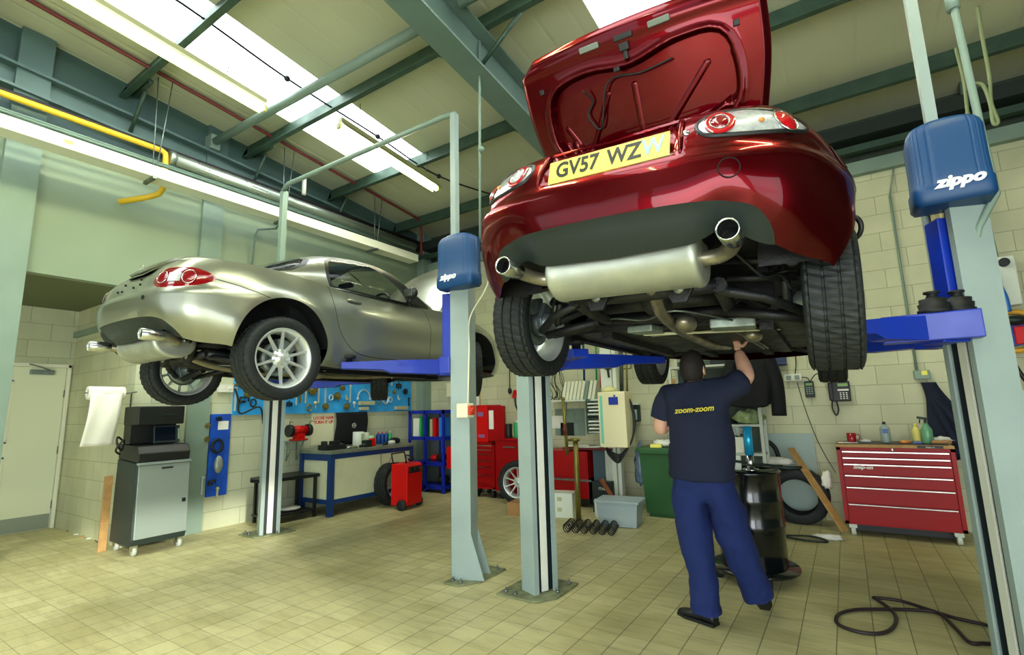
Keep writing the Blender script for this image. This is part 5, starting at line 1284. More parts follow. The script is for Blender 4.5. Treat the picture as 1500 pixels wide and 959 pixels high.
# paper towel roll on bracket
rl = thing('paper_towel_roll', 'white paper towel roll on a wall bracket beside the door with a long sheet hanging', 'paper towel', (-6.62, 2.10, 1.67))
b = MB(); b.lathe([(.02, -.16), (.068, -.16), (.07, -.15), (.07, .15), (.068, .16), (.02, .16)], (0, 0, 0), (0, 1, 0), 24, True); b.build('roll', M_PAPER, rl)
b = MB(); b.grid(lambda u, v: V((.068 + .03 * sin(v * 4) + .008 * sin(u * 9 + v * 3), -.15 + .28 * u - .04 * v, .0 - .55 * v)), 8, 14); b.build('hanging_sheet', M_PAPER, rl, solid=.002)
b = MB(); b.tube([(0, -.18, 0), (0, .20, 0), (-.02, .24, -.0), (-.02, .24, -.25)], .008, 6); b.tube([(0, .20, 0), (-.1, .315, .02)], .008, 6); b.tube([(-.02, .24, -.25), (-.1, .315, -.25)], .008, 6); b.build('bracket', M_STEEL, rl)
# diagnostic trolley
dt = thing('diagnostic_trolley', 'grey and black diagnostic trolley on castors by the left wall', 'trolley', (-6.48, 2.56, 0))
M_DG = mat('trolley_dark', (36, 48, 46), .5); M_DS = mat('trolley_silver', (152, 166, 158), .38, .35)
b = MB(); b.prism([(-.27, .10), (.24, .10), (.27, .16), (.25, .92), (-.25, .96)], .52, (0, .26, 0), (1, 0, 0), (0, 0, 1), .012); b.build('body', M_DG, dt)
b = MB(); b.prism([(.272, .17), (.30, .17), (.272, .90), (.25, .90)], .49, (0, .245, 0), (1, 0, 0), (0, 0, 1), .004); dd = b.build('door', M_DS, dt)
b = MB(); b.box((.292, .20, .50), (.012, .035, .04), None, .002); b.build('lock', M_BLACK, dd); b = MB(); b.box((.27, .02, .86), (.02, .11, .016)); b.build('handle', M_BLACK, dd)
b = MB(); b.box2((.23, -.255, .905), (.285, .255, .93), .004); b.build('top_edge', M_DS, dt)
b = MB(); b.prism([(-.27, .96), (.24, .93), (.26, 1.02), (.20, 1.10), (-.27, 1.12)], .50, (0, .25, 0), (1, 0, 0), (0, 0, 1), .012); b.build('keyboard_hood', M_BLACK, dt)
for x in (-.22, .22):
    for y in (-.21, .21):
        b = MB(); b.lathe([(0, -.018), (.042, -.018), (.048, -.01), (.048, .01), (.042, .018), (0, .018)], (x, y, .048), (0, 1, 0), 18); cw = b.build('castor', mat('castor_grey', (170, 178, 165), .45), dt); b = MB(); b.prism([(-.03, .05), (.03, .05), (.03, .105), (-.03, .105)], .05, (x, y + .025, 0), (1, 0, 0), (0, 0, 1)); b.build('castor_fork', M_CHROME, cw)
pr = thing('printer', 'black printer and screen unit standing on top of the diagnostic trolley', 'printer', (-6.50, 2.56, 1.121))
b = MB(); b.box((-.02, -.02, .30), (.36, .46, .20), None, .015); b.box((-.10, -.02, .10), (.18, .44, .20)); b.build('printer_case', M_BLACK, pr); b = MB(); b.box((.165, .06, .31), (.006, .16, .02)); b.box((.165, .1, .265), (.004, .12, .006)); b.build('paper_slot', M_GREYP, pr)
b = MB(); b.box((.09, .07, .09), (.025, .26, .19), (0, -.15, 0), .006); sc = b.build('screen_unit', M_DG, pr); b = MB(); b.box((.105, .05, .095), (.004, .20, .15), (0, -.15, 0)); b.build('screen', mat('screen_glass', (14, 22, 32), .1), sc); b = MB(); b.box((.107, .185, .09), (.006, .018, .12), (0, -.15, 0)); b.build('screen_keys', M_PCOL, sc)
b = MB(); b.tube(spline([(-.1, -.26, .02), (-.05, -.34, .08), (.02, -.36, .0), (-.03, -.30, -.06), (.06, -.32, .05), (.05, -.38, -.05), (.02, -.33, -.10)], 6), .010, 6); b.build('cable_bundle', M_BLACK, pr)
b = MB(); b.box((0, 0, .39), (.025, .075, .78), None, .003); tag(b.build('wooden_board', M_WOOD, None, (-6.785, 2.255, .002), (0, .0, 0)), 'brown board edge leaning beside the diagnostic trolley', 'board')
b = MB(); b.tube(spline([(-7.3, 2.36, .11), (-7.2, 2.33, .13), (-7.12, 2.34, .10), (-7.2, 2.36, .09), (-7.3, 2.36, .11)], 5), .006, 5); tag(b.build('wire_loop', M_STEEL, None, (0, 0, -.08)), 'small bent wire loop at the foot of the wall by the door', 'wire')
for k, (px, py) in enumerate(((100, 778), (112, 783), (122, 786), (130, 789))):
    p = P(px, py, Z=0); b = MB(); b.box((0, 0, .006), (.05, .03, .012), k * .7, .003); tag(b.build('debris', M_CANW if k % 2 else M_CARD, None, p), ('first', 'second', 'third', 'fourth')[k] + ' scrap from the door along the foot of the left wall', 'scrap', 'scraps along the wall by the door')
# ================================================================== BACK WALL AND FLOOR
def wheeled(t, xs, ys, m_=M_BLACK, r=.05):
    for x in xs:
        for y in ys:
            b = MB(); b.lathe([(0, -.018), (r, -.018), (r, .018), (0, .018)], (x, y, r), (1, 0, 0), 16); b.prism([(-.03, r), (.03, r), (.035, r + .055), (-.035, r + .055)], .05, (x - .025, y, 0), (0, 1, 0), (0, 0, 1)); b.build('castor', m_, t)
def chest(label, loc, w, d, z0, z1, rows, top=None, plate=None, frame_m=M_REDP, pull=M_CHROME, door=False):
    t = thing('tool_chest', label, 'tool chest', loc)
    b = MB(); b.box2((-w / 2, -d / 2 + .02, z0), (w / 2, d / 2, z1), .006); b.box2((-w / 2, -d / 2, z0), (-w / 2 + .035, -d / 2 + .02, z1)); b.box2((w / 2 - .035, -d / 2, z0), (w / 2, -d / 2 + .02, z1)); b.box2((-w / 2, -d / 2, z0), (w / 2, -d / 2 + .02, z0 + .03)); b.box2((-w / 2, -d / 2, z1 - .03), (w / 2, -d / 2 + .02, z1)); b.build('carcass', frame_m, t)
    z = z1 - .035
    for h in rows:
        b = MB(); b.box2((-w / 2 + .04, -d / 2 - .004, z - h + .004), (w / 2 - .04, -d / 2 + .016, z - .004), .003); dr_ = b.build('drawer', frame_m, t)
        b = MB(); b.box2((-w / 2 + .05, -d / 2 - .016, z - .016), (w / 2 - .05, -d / 2 - .004, z - .006)); b.build('drawer_pull', pull, dr_)
        z -= h
    return t
# big red chest
c5 = chest('wide red tool chest with chrome drawer pulls on the back wall at right', (.345, 6.74, 0), .97, .52, .12, .90, [.065, .065, .115, .12, .17, .205], pull=M_CHROME)
b = MB(); b.box2((-.485, -.265, .90), (.485, .265, .93), .004); b.build('wooden_top', M_WOOD, c5)
b = MB(); b.box((.30, -.268, .915), (.20, .004, .024), None, .001); pl5 = b.build('maker_plate', M_BLACK, c5)
text('plate_lettering', 'Snap-on', .022, M_WHITE, pl5, basis((.30, -.271, .913), (1, 0, 0), (0, 0, 1)), .001, .2)
text('chest_lettering', 'Snap-on', .052, M_WHITE, c5, basis((-.27, -.266, .70), (1, 0, 0), (0, 0, 1)), .0015, .25, .002)
b = MB(); b.lathe([(0, .006), (.014, .006), (.016, 0)], (0, -.262, .88), (0, -1, 0), 14); b.build('chest_lock', M_CHROME, c5)
for x in (-.42, .42): b = MB(); b.cyl((x - .02, -.2, .052), (x + .02, -.2, .052), .05); b.box((x, -.2, .10), (.07, .08, .04)); b.build('castor', M_CANW, c5)
b = MB(); b.box2((-.44, -.1, .03), (.44, .24, .12)); b.build('base_tray', M_BLACK, c5)
def ont(x, y, z=.931): return V((.345 + x, 6.74 + y, z))
b = MB(); b.box((0, 0, .004), (.86, .40, .006)); tag(b.build('rubber_mat', M_BLACK, None, ont(.02, -.02)), 'black mat on top of the wide red tool chest', 'mat')
b = MB(); b.box((0, 0, .003), (.18, .13, .004), .2); tag(b.build('paper_sheet', M_PAPER, None, ont(-.38, -.17, .9395)), 'white paper under the red mug on the wide red chest', 'paper')
mg = MB(); mg.lathe([(0, 0), (.034, 0), (.042, .02), (.044, .095), (.041, .095), (.036, .012), (0, .012)], (0, 0, 0), (0, 0, 1), 22); mo = mg.build('mug', mat('mug_red', (150, 20, 30), .25, coat=.5), None, ont(-.335, -.12, .9445)); tag(mo, 'dark red mug at the left end of the wide red tool chest', 'mug'); b = MB(); b.tube(spline([(.04, 0, .08), (.07, 0, .075), (.072, 0, .04), (.04, 0, .022)], 5), .007, 6); b.build('handle', MATS['mug_red'], mo)
bo_ = can('fluid_bottle', 'grey plastic bottle with a black cap and blue label on the red chest', 'bottle', ont(-.03, -.02, .939), .045, .19, mat('grey_bottle', (150, 168, 160), .35), M_BLACK, 'cap', None, .2); b = MB(); b.box((0, -.045, .12), (.045, .006, .045)); b.build('label', M_CANB, bo_)
can('fluid_bottle', 'yellow topped bottle left of the trigger spray on the red chest', 'bottle', ont(.235, .02, .939), .035, .17, mat('yellow_white_bottle', (220, 210, 110), .4), M_YEL, 'cap', None, .25)
sb = can('spray_bottle', 'trigger spray bottle half full of green liquid on the red chest', 'bottle', ont(.315, -.04, .939), .048, .20, mat('spray_bottle_green', (110, 170, 130), .2, alpha=.85), None, 'cap', None, .3); b = MB(); b.cyl((0, 0, .19), (0, 0, .24), .012); b.box((-.02, 0, .25), (.09, .02, .025), (0, .2, 0), .004); b.tube([(-.04, 0, .24), (-.05, 0, .20)], .006, 6); b.build('trigger_head', M_GREYP, sb)
def rag(label, c, s, m_=M_RAG, sc=(1.2, .9, .45), cat='rag', name='cloth_rag'):
    b2 = bmesh.new(); bmesh.ops.create_icosphere(b2, subdivisions=3, radius=s); rd = random.Random(label)
    ph = [rd.random() * 6 for _ in range(4)]
    for v in b2.verts:
        n_ = v.co.normalized(); k = 1 + .22 * sin(n_.x * 6 + ph[0]) * sin(n_.y * 7 + ph[1]) + .14 * sin(n_.z * 11 + ph[2] + n_.x * 5)
        v.co = V((n_.x * sc[0], n_.y * sc[1], max(n_.z * sc[2], -sc[2] * .6))) * s * k
    mn = min(v.co.z for v in b2.verts)
    for v in b2.verts: v.co.z -= mn
    b = MB(); b.merge(b2, None, True); return tag(b.build(name, m_, None, c), label, cat)
rag('crumpled white rag at the right end of the wide red chest', ont(.42, .02, .939), .075)
rag('small cream rag beside the mug on the red chest', ont(-.21, -.05, .939), .04)
b = MB(); b.cyl((0, 0, .02), (.15, .0, .02), .018); tag(b.build('paper_tube', M_CARD, None, ont(.33, -.17, .9395)), 'tan tube lying at the right front edge of the red chest', 'tube')
b = MB(); b.lathe([(0, 0), (.045, 0), (.05, .02), (.02, .03), (0, .03)], (0, 0, 0), (0, 0, 1), 16); tag(b.build('tape_reel', M_AMBER, None, ont(.12, -.11, .939)), 'small orange and yellow tape reel in the middle of the red chest', 'tape')
b = MB(); b.box((.03, 0, .012), (.07, .02, .02)); tag(b.build('small_part', M_CANB, None, ont(.19, -.13, .939)), 'small blue and white part right of the orange reel', 'small part')
# phone, reader, router, socket
ph = thing('wall_phone', 'black desk phone hung on the back wall right of the card reader', 'phone', P(1228, 573, Y=Y_B - .001))
b = MB(); b.box((.02, -.03, 0), (.20, .06, .24), None, .012); b.build('phone_body', M_BLACK, ph); b = MB(); b.box((-.075, -.075, 0), (.045, .035, .22), None, .014); b.build('handset', M_BLACK, ph)
b = MB(); b.box((.05, -.062, .075), (.10, .004, .035)); b.build('display', mat('lcd_green', (110, 150, 60), .3), ph)
b = MB(); b.box((.05, -.061, .015), (.11, .004, .02)); b.build('label', M_WHITE, ph)
for i in range(3):
    for j in range(4): b = MB(); b.box((.02 + .03 * i, -.062, -.02 - .022 * j), (.016, .005, .011)); b.build('phone_key', M_WHITE, ph)
b = MB(); b.tube(spline([(-.07, -.05, -.10), (-.08, -.05, -.20), (-.05, -.05, -.28), (-.02, -.05, -.22), (-.03, -.05, -.12)], 6), .009, 6); b.build('coiled_cord', M_BLACK, ph)
b = MB(); b.box((-.08, -.08, .125), (.12, .09, .006), (.1, 0, .1)); tag(b.build('paper_slip', M_PAPER, None, ph.location), 'white slip of paper lying on top of the wall phone', 'paper')
cr = thing('card_reader', 'dark green keypad card reader on the back wall between the sockets and phone', 'card reader', P(1186, 570, Y=Y_B - .001))
b = MB(); b.box((0, -.025, 0), (.10, .05, .20), None, .01); b.build('reader_case', M_DG, cr); b = MB(); b.box((0, -.051, .06), (.07, .004, .03)); b.build('reader_display', MATS['lcd_green'], cr)
for i in range(3):
    for j in range(4): b = MB(); b.box((-.026 + .026 * i, -.052, .02 - .024 * j), (.016, .006, .014)); b.build('reader_key', M_PCOL, cr)
rt = thing('router', 'small blue and dark wireless router on the back wall beside the black jacket', 'router', P(1142, 534, Y=Y_B - .001)); b = MB(); b.box((0, -.09, 0), (.18, .16, .035), None, .01); b.box((0, -.02, .04), (.17, .04, .1), None, .01); b.build('router_case', mat('router_navy', (30, 50, 90), .4), rt)
for s in (-1, 1): b = MB(); b.tube([(s * .08, -.03, .03), (s * .085, -.03, .16)], .006, 6); b.build('antenna', M_BLACK, rt)
sk2 = thing('wall_socket', 'white multi-socket outlet below the router on the back wall', 'socket', P(1162, 553, Y=Y_B - .001)); b = MB(); b.box((0, -.03, 0), (.19, .06, .09), None, .006); b.build('socket_box', M_WHITE, sk2)
for s in (-1, 1): b = MB(); b.box((s * .045, -.075, 0), (.05, .04, .05), None, .006); b.build('plug', M_PCOL, sk2)
for k, (pts, lb) in enumerate((([(1165, 515), (1166, 535), (1164, 552)], 'black cable from the router up the back wall'), ([(1168, 553), (1182, 553), (1186, 560)], 'short black cable from the socket to the card reader'), ([(1186, 560), (1195, 548), (1210, 547), (1222, 552)], 'black cable arching from card reader to the wall phone'), ([(1168, 560), (1180, 600), (1200, 650), (1224, 692)], 'long thin cable trailing down the back wall to the red chest'))):
    b = MB(); b.tube(spline([P(x, y, Y=Y_B - .05 + .03 * (k == 3)) for x, y in pts], 6), .006 if k < 3 else .004, 6); tag(b.build('cable', M_BLACK), lb, 'cable')
# jacket on the hook at right
def hanging(name, label, cat, top, w0, w1, h, m_, lean=0, thick=.10, seed=1, y=None):
    rd = random.Random(seed); ph_ = [rd.random() * 6 for _ in range(3)]; b = MB(); N = 28
    def f(u, v):
        a = 2 * pi * u; w = (w0 + (w1 - w0) * ss(v * 1.4)) / 2 * (1 - .12 * v * v); t_ = thick * (.5 + .5 * v)
        k = 1 + .12 * sin(a * 5 + ph_[0] + v * 3) + .08 * sin(a * 9 + ph_[1])
        return V((cos(a) * w * k + lean * v, sin(a) * t_ * k - thick * .8, -h * v * (1 + .05 * sin(a * 2 + ph_[2]))))
    b.grid(f, 40, 20, True); 
    bm_ = b.bm; bmesh.ops.holes_fill(bm_, edges=[e for e in bm_.edges if e.is_boundary], sides=0)
    o = b.build(name, m_, None, top); return tag(o, label, cat)
jb = P(1352, 560, Y=Y_B - .04)
b = MB(); b.box((0, -.03, 0), (.14, .06, .10), None, .01); hk = tag(b.build('junction_box', M_PCOL, None, P(1350, 549, Y=Y_B - .001)), 'small grey box on the back wall above the hanging dark jacket', 'box'); b = MB(); b.box((.02, -.065, .02), (.05, .01, .05), .0); b.build('yellow_tag', M_YEL, hk)
j1 = hanging('jacket', 'dark blue jacket hanging on the back wall above the wide red chest', 'jacket', P(1358, 560, Y=Y_B - .03), .12, .38, .82, mat('jacket_blue', (12, 22, 44), .85, bump=(40, .4)), .24, .07, 3)
for q in (.10, .22): b = MB(); b.tube(spline([(.0, -.05, -.12), (q * .6, -.11, -.35), (q * 1.0 + .05, -.12, -.66)], 6), .045, 10, True, [.04] * 13); b.build('sleeve', MATS['jacket_blue'], j1)
j2 = hanging('jacket', 'large black jacket hanging behind the mechanic beside the shelves', 'jacket', (-.90, 6.44, 2.02), .34, .60, .66, M_CLOTHB, .0, .12, 5)
b = MB(); b.tube(spline([(.20, -.08, -.10), (.27, -.1, -.4), (.27, -.12, -.78)], 6), .07, 12, True, [.075] * 13); b.build('sleeve', M_CLOTHB, j2)
b = MB(); b.tube(spline([(-.14, -.12, -.10), (-.20, -.14, -.3), (-.24, -.16, -.52)], 6), .06, 12, True, [.07] * 13); b.build('sleeve', M_CLOTHB, j2)
# white shelf unit behind the mechanic
su = thing('shelf_unit', 'white metal shelving partly hidden behind the mechanic', 'shelves', (-1.26, 6.62, 0)); M_SU = mat('shelf_grey_white', (186, 194, 180), .45)
for x in (-.58, .42):
    for y in (-.16, .16): b = MB(); b.box((x, y, 1.0), (.035, .035, 2.0)); b.build('upright', M_SU, su)
for z in (.10, .80, 1.13, 1.50, 1.85): b = MB(); b.box((-.08, 0, z), (1.0, .36, .025)); b.build('shelf', M_SU, su)
b = MB(); b.box((-.08, .18, 1.0), (1.0, .01, 1.9)); b.build('back_panel', mat('shelf_back', (70, 84, 76), .7), su)
b = MB(); b.box((0, 0, .09), (.24, .2, .18), .1, .008); bx = tag(b.build('carton', M_PAPER, None, (-1.18, 6.58, .813)), 'white carton full of crumpled film on the lower visible shelf', 'carton')
rag('clear crumpled film on top of the white carton', (-1.16, 6.58, .996), .09, mat('clear_film', (190, 205, 195), .2, .1), (1, 1, .9), 'film', 'plastic_film')
rag('pile of clear and green packaging on the upper visible shelf', (-.98, 6.56, 1.143), .12, mat('mixed_film', (150, 170, 120), .3, .1, noise=(30, .4)), (1.3, 1, .8), 'film', 'plastic_film')
rag('black crumpled bag on the upper visible shelf', (-1.22, 6.54, 1.143), .07, M_CLOTHB, (1.6, 1, .5), 'bag', 'black_bag')
b = MB(); b.tube([(0, -.05, .06), (0, .05, .06)], .055, 16); tag(b.build('tape_roll', mat('tape_tan', (160, 140, 80), .5), None, (-1.36, 6.56, 1.138)), 'tan tape roll at the left of the upper visible shelf', 'tape')
b = MB(); b.box((0, 0, .04), (.3, .25, .08), .1, .01); tag(b.build('grey_tray', M_GREYP, None, (-1.2, 6.58, 1.863)), 'grey tray on the top shelf behind the mechanic head', 'tray')
# wheelie bin
wb = thing('wheelie_bin', 'dark green wheelie bin left of the mechanic with rubbish on its lid', 'bin', (-2.03, 6.68, 0)); M_BIN = mat('bin_green', (34, 84, 40), .5)
b = MB()
vs0 = [(-.22, -.24), (.24, -.24), (.24, .22), (-.22, .22)]; A = [b.bm.verts.new((x, y, .05)) for x, y in vs0]; B_ = [b.bm.verts.new((x * 1.16 - .01, y * 1.16, .80)) for x, y in vs0]
b._f(A); b._f(B_)
for k in range(4): b._f([A[k], A[(k + 1) % 4], B_[(k + 1) % 4], B_[k]])
b.box2((-.20, -.2, 0), (.22, .2, .06)); b.build('bin_body', M_BIN, wb)
b = MB(); b.box((0, 0, .83), (.60, .60, .05), None, .015); b.box((0, -.29, .81), (.5, .05, .06), None, .01); b.build('bin_lid', M_BIN, wb)
rag('white and yellow rubbish heaped on the green bin lid', (-2.03, 6.60, .857), .10, M_PAPER, (1.4, .8, .5), 'rubbish', 'rubbish')
b = MB(); b.box((0, 0, .02), (.14, .10, .04), .2, .004); tag(b.build('yellow_packet', M_YEL, None, (-2.08, 6.46, .857)), 'yellow packet on the front edge of the green bin lid', 'packet')
b = MB(); b.box((0, 0, .5), (.035, .02, 1.0)); tag(b.build('wooden_post', M_WOOD, None, (-2.02, 7.16, .95)), 'upright brown timber on the wall above the green bin', 'timber').scale = (3.4, 1, .8)
rag('blue and white polythene bag hanging between the post and green bin', (-2.44, 6.86, .30), .14, mat('polythene_blue', (120, 140, 165), .3, .1, noise=(20, .5)), (.6, .6, 2.2), 'bag', 'polythene_bag')
# cream wall machine on its post
ps = MB(); ps.box2((-2.86, 6.62, 0), (-2.70, 6.74, 2.9)); ps.box2((-2.69, 6.64, 0), (-2.64, 6.74, 2.9)); tag(ps.build('machine_post', M_CANW), 'white steel post standing behind the cream control cabinet', 'post')
um = thing('control_cabinet', 'cream control cabinet with a turquoise stripe and blue plate on the white post', 'control cabinet', (-2.58, 6.42, .86))
b = MB(); b.box((0, 0, .36), (.38, .30, .72), None, .01); b.build('cabinet_case', mat('cabinet_cream', (226, 220, 176), .45), um)
b = MB(); b.box((-.145, -.152, .36), (.035, .004, .62)); b.build('turquoise_stripe', mat('turquoise', (120, 205, 180), .5), um); b = MB(); b.box((.03, -.153, .60), (.13, .006, .10)); b.cyl((.05, -.15, .665), (.05, -.165, .665), .012); b.build('blue_plate', mat('plate_blue', (24, 50, 150), .4), um)
b = MB(); b.lathe([(0, 0), (.10, 0), (.09, .04), (.05, .07), (0, .08)], (-.08, 0, .722), (0, 0, 1), 14); b.build('top_rag', mat('yellowish_cloth', (206, 206, 140), .8), um)
for k in range(4):
    b = MB(); r = .02 * k; b.tube(spline([(.19, .02, .62), (.235 + r * .3, 0, .4), (.22, -.03, .12), (.10, -.05 - r, -.06 - r), (0, -.06, -.10 - r * 1.6), (-.12, -.04, -.04 - r), (-.17, 0, .0)], 7), .013, 8); b.build('coiled_cable', M_BLACK, um)
b = MB(); b.sphere((0, 0, 0), .07, 8, (1, .6, .8)); b.tube([(0, 0, -.04), (.01, 0, -.16)], .015, 6); tag(b.build('cable_reel', M_BLACK, None, P(890, 536, Y=6.6)), 'black round reel hanging in front of the white post top', 'reel')
gc = thing('glove_box', 'grey clear-fronted dispenser on the wall right of the cream control cabinet', 'dispenser', P(931, 605, Y=Y_B - .002)); b = MB(); b.box((0, -.06, 0), (.17, .12, .24), None, .02); b.build('dispenser_case', M_GREYP, gc); b = MB(); b.box((0, -.122, -.02), (.13, .006, .15), None, .004); b.build('dispenser_window', mat('pale_window', (150, 190, 180), .25), gc); b = MB(); b.box((0, -.06, .135), (.18, .13, .03), None, .008); b.build('dispenser_lid', M_CANW, gc)
for k, (px, y0, y1, m_, lb, r) in enumerate(((855, 522, 560, M_BF, 'blue hose hanging on the back wall above the white folders', .018), (880, 520, 568, M_REDT, 'red pipe hanging left of the white post', .02), (873, 520, 560, M_GREENC, 'thin green pipe hanging left of the red pipe', .014), (910, 525, 575, M_STEEL, 'steel pipe right of the white post', .03), (918, 540, 580, M_BRASS, 'brass rod with a hook right of the white post', .014))):
    a, c = P(px, y0, Y=6.95), P(px + 1, y1, Y=6.95); b = MB(); b.tube([a + V((0, 0, .8)), a, c], r, 8)
    if k == 4: b.tube([a + V((-.08, 0, .12)), a + V((-.06, 0, 0)), a, a + V((.06, 0, 0)), a + V((.08, 0, .12))], .012, 6)
    tag(b.build('hanging_pipe', m_), lb, 'pipe')
# shelf with white folders, papers
sh = thing('wall_shelf', 'cream wall shelf carrying a row of white folders behind the middle lift post', 'shelf', (-3.42, 7.02, 1.50)); b = MB(); b.box((-.02, 0, -.012), (.98, .34, .024)); b.build('shelf_board', M_CANW, sh); 
for s in (-.3, .32): b = MB(); b.tube([(s, .17, -.25), (s, .17, -.02), (s, -.12, -.02)], .01, 6); b.build('shelf_bracket', M_PCOL, sh)
M_FILE = mat('file_white', (224, 228, 200), .6)
for k in range(9):
    b = MB(); b.box((0, 0, .14), (.046, .22, .28), None, .004); o = b.build('folder', M_FILE if k not in (6,) else M_PCOL, None, (-3.62 + .062 * k, 7.0, 1.503), (0, .22, 0)); tag(o, ['leftmost', 'second', 'third', 'fourth', 'fifth', 'sixth', 'seventh', 'eighth', 'rightmost'][k] + ' leaning folder in the row on the cream wall shelf', 'folder', 'white folders on the wall shelf')
b = MB()
rd = random.Random(4)
for k in range(12): x = -3.86 + rd.random() * .18; b.tube(spline([(x, 6.95, 2.0), (x + rd.uniform(-.1, .1), 6.95, 1.8), (x + rd.uniform(-.1, .12), 6.95, 1.6), (x + rd.uniform(-.05, .05), 6.95, 1.51)], 5), .005, 5)
tag(b.build('hanging_wires', M_TOOLD), 'tangle of thin dark wires hanging left of the white folders', 'wires', None, 'stuff')
b = MB(); b.box((0, -.004, 0), (.52, .006, .42)); nb = tag(b.build('notice_board', mat('notice_grey', (120, 140, 130), .6), None, P(835, 618, Y=Y_B - .003)), 'grey notice board under the cream wall shelf', 'notice board')
for k, (x, z) in enumerate(((-.14, .10), (.02, .08), (.16, .12), (-.1, -.10), (.1, -.11))): b = MB(); b.box((x, -.009, z), (.11, .003, .15)); b.build('pinned_sheet', M_PCOL, nb)
for k in range(9):
    b = MB(); b.box((0, 0, .012), (.28, .22, .022), rd.uniform(-.25, .25), .003); tag(b.build('magazine', (M_PAPER, M_CANW, M_TOOLD)[0 if k % 4 else (2 if k == 4 else 1)], None, (-2.98, 6.80, 1.02 + .0265 * k * 1.9)), ['lowest', 'second lowest', 'third lowest', 'fourth', 'middle', 'sixth', 'seventh', 'second highest', 'top'][k] + ' magazine in the paper rack left of the cream control cabinet', 'magazine', 'magazines in the paper rack')
b = MB()
for k in range(10): b.box((0, .02, -.002 + .0265 * k * 1.9 - .004), (.34, .28, .004))
b.box2((-.17, .15, -.02), (.17, .16, .48)); b.box2((-.17, -.12, -.02), (-.165, .16, .48)); b.box2((.165, -.12, -.02), (.17, .16, .48)); tag(b.build('paper_rack', M_PCOL, None, (-2.98, 6.80, 1.02)), 'grey paper rack full of magazines left of the cream control cabinet', 'rack')
# red cabinets behind the lift posts
ca = chest('tall red tool cabinet with drawers behind the farther lift post', (-4.98, 6.86, 0), .46, .46, .14, .86, [.07, .07, .10, .10, .12, .15]); wheeled(ca, (-.16, .16), (-.16, .16))
cb_ = thing('top_box', 'red top box standing on the tall red tool cabinet', 'tool box', (-4.93, 6.88, .861)); b = MB(); b.box2((-.30, -.20, 0), (.02, .20, .60), .008); b.build('box_body', M_REDT, cb_); b = MB(); b.box2((.02, -.20, .02), (.34, -.14, .58), .006); bd = b.build('open_door', M_REDP, cb_); b = MB(); b.box((.10, -.204, .36), (.09, .004, .30)); b.build('door_sticker', M_PAPER, bd)
b = MB(); b.box((-.12, -.204, .45), (.12, .004, .07)); b.box((-.10, -.204, .10), (.12, .004, .05)); b.build('sticker', mat('sticker_violet', (130, 90, 140), .5), cb_)
cc_ = thing('side_cabinet', 'wide red cabinet with an oval badge beside the tall tool cabinet', 'cabinet', (-4.36, 6.88, 0)); b = MB(); b.box2((-.38, -.24, .12), (.38, .24, .90), .008); b.box2((-.40, -.26, .90), (.40, .24, .93), .004); b.build('cabinet_body', M_REDP, cc_); b = MB(); b.box2((-.34, -.25, .15), (.34, -.24, .62)); b.build('lower_door', M_REDP, cc_); b = MB(); b.box((-.1, -.256, .80), (.22, .014, .02)); b.build('handle', M_CHROME, cc_)
b = MB(); b.prism([(cos(2 * pi * k / 24) * .11, sin(2 * pi * k / 24) * .055) for k in range(24)], .004, (-.12, -.25, .46), (1, 0, 0), (0, 0, 1)); b.build('oval_badge', mat('badge_red', (214, 40, 50), .4), cc_); wheeled(cc_, (-.3, .3), (-.16, .16))
can('fluid_can', 'black can on the wide red cabinet beside the green one', 'can', (-4.58, 6.80, .931), .06, .22, M_BLACK)
can('spray_can', 'green and white can on the wide red cabinet', 'can', (-4.40, 6.78, .931), .055, .24, M_GREENC, M_WHITE)
b = MB(); b.prism([(-.08, 0), (.10, 0), (.06, .10), (-.04, .12)], .1, (0, .05, 0), (1, 0, 0), (0, 0, 1), .01); tag(b.build('dark_tool', M_TOOLD, None, (-4.2, 6.80, .931)), 'small black tool on the right end of the wide red cabinet', 'tool')
cd_ = thing('side_cabinet', 'short red wheeled cart left of the farther lift post', 'cabinet', (-5.50, 6.86, 0)); b = MB(); b.box2((-.24, -.24, .42), (.22, .24, .78), .008); b.box2((-.12, -.24, .12), (.22, .24, .42), .006); b.build('cart_body', M_REDT, cd_); b = MB(); b.box((.05, -.246, .44), (.2, .01, .02)); b.build('handle', M_TOOLD, cd_); wheeled(cd_, (-.05, .16), (-.16, .16))
hanging('work_coat', 'black coat hanging on the back wall left of the farther lift post', 'coat', (-5.62, 7.12, 1.60), .16, .46, .72, M_CLOTHB, .0, .08, 9)
ce = thing('red_trolley_box', 'red cabinet with a steel rail between the middle lift post and the paper desk', 'cabinet', (-3.46, 6.86, 0)); b = MB(); b.box2((-.40, -.26, .12), (.34, .24, .77), .008); b.build('cabinet_body', M_REDP, ce); b = MB(); b.box2((-.38, -.27, .42), (.32, -.26, .74)); b.build('upper_door', M_REDP, ce); b = MB(); b.box2((-.42, -.29, .36), (.40, -.262, .385)); b.build('rail', M_STEEL, ce); b = MB(); b.box2((.12, -.24, .05), (.34, .24, .40)); b.build('side_bin', M_BLACK, ce); wheeled(ce, (-.3,), (-.16, .16))
b = MB(); b.box2((-.52, -.26, 0), (.24, .2, .03), .004); dk = thing('desk', 'dark red paper covered desk top beside the cream control cabinet', 'desk', (-2.98, 6.84, .79)); b.build('desk_top', mat('desk_red', (92, 20, 26), .5), dk); b = MB(); b.box2((-.06, -.22, -.50), (.22, .16, 0)); b.build('desk_side', mat('desk_side_blue', (58, 78, 88), .6), dk); b = MB(); b.box2((-.04, -.2, -.788), (.0, -.16, -.5)); b.box2((.16, -.2, -.788), (.20, -.16, -.5)); b.box2((-.04, .1, -.788), (.0, .14, -.5)); b.build('desk_leg', M_TOOLD, dk)
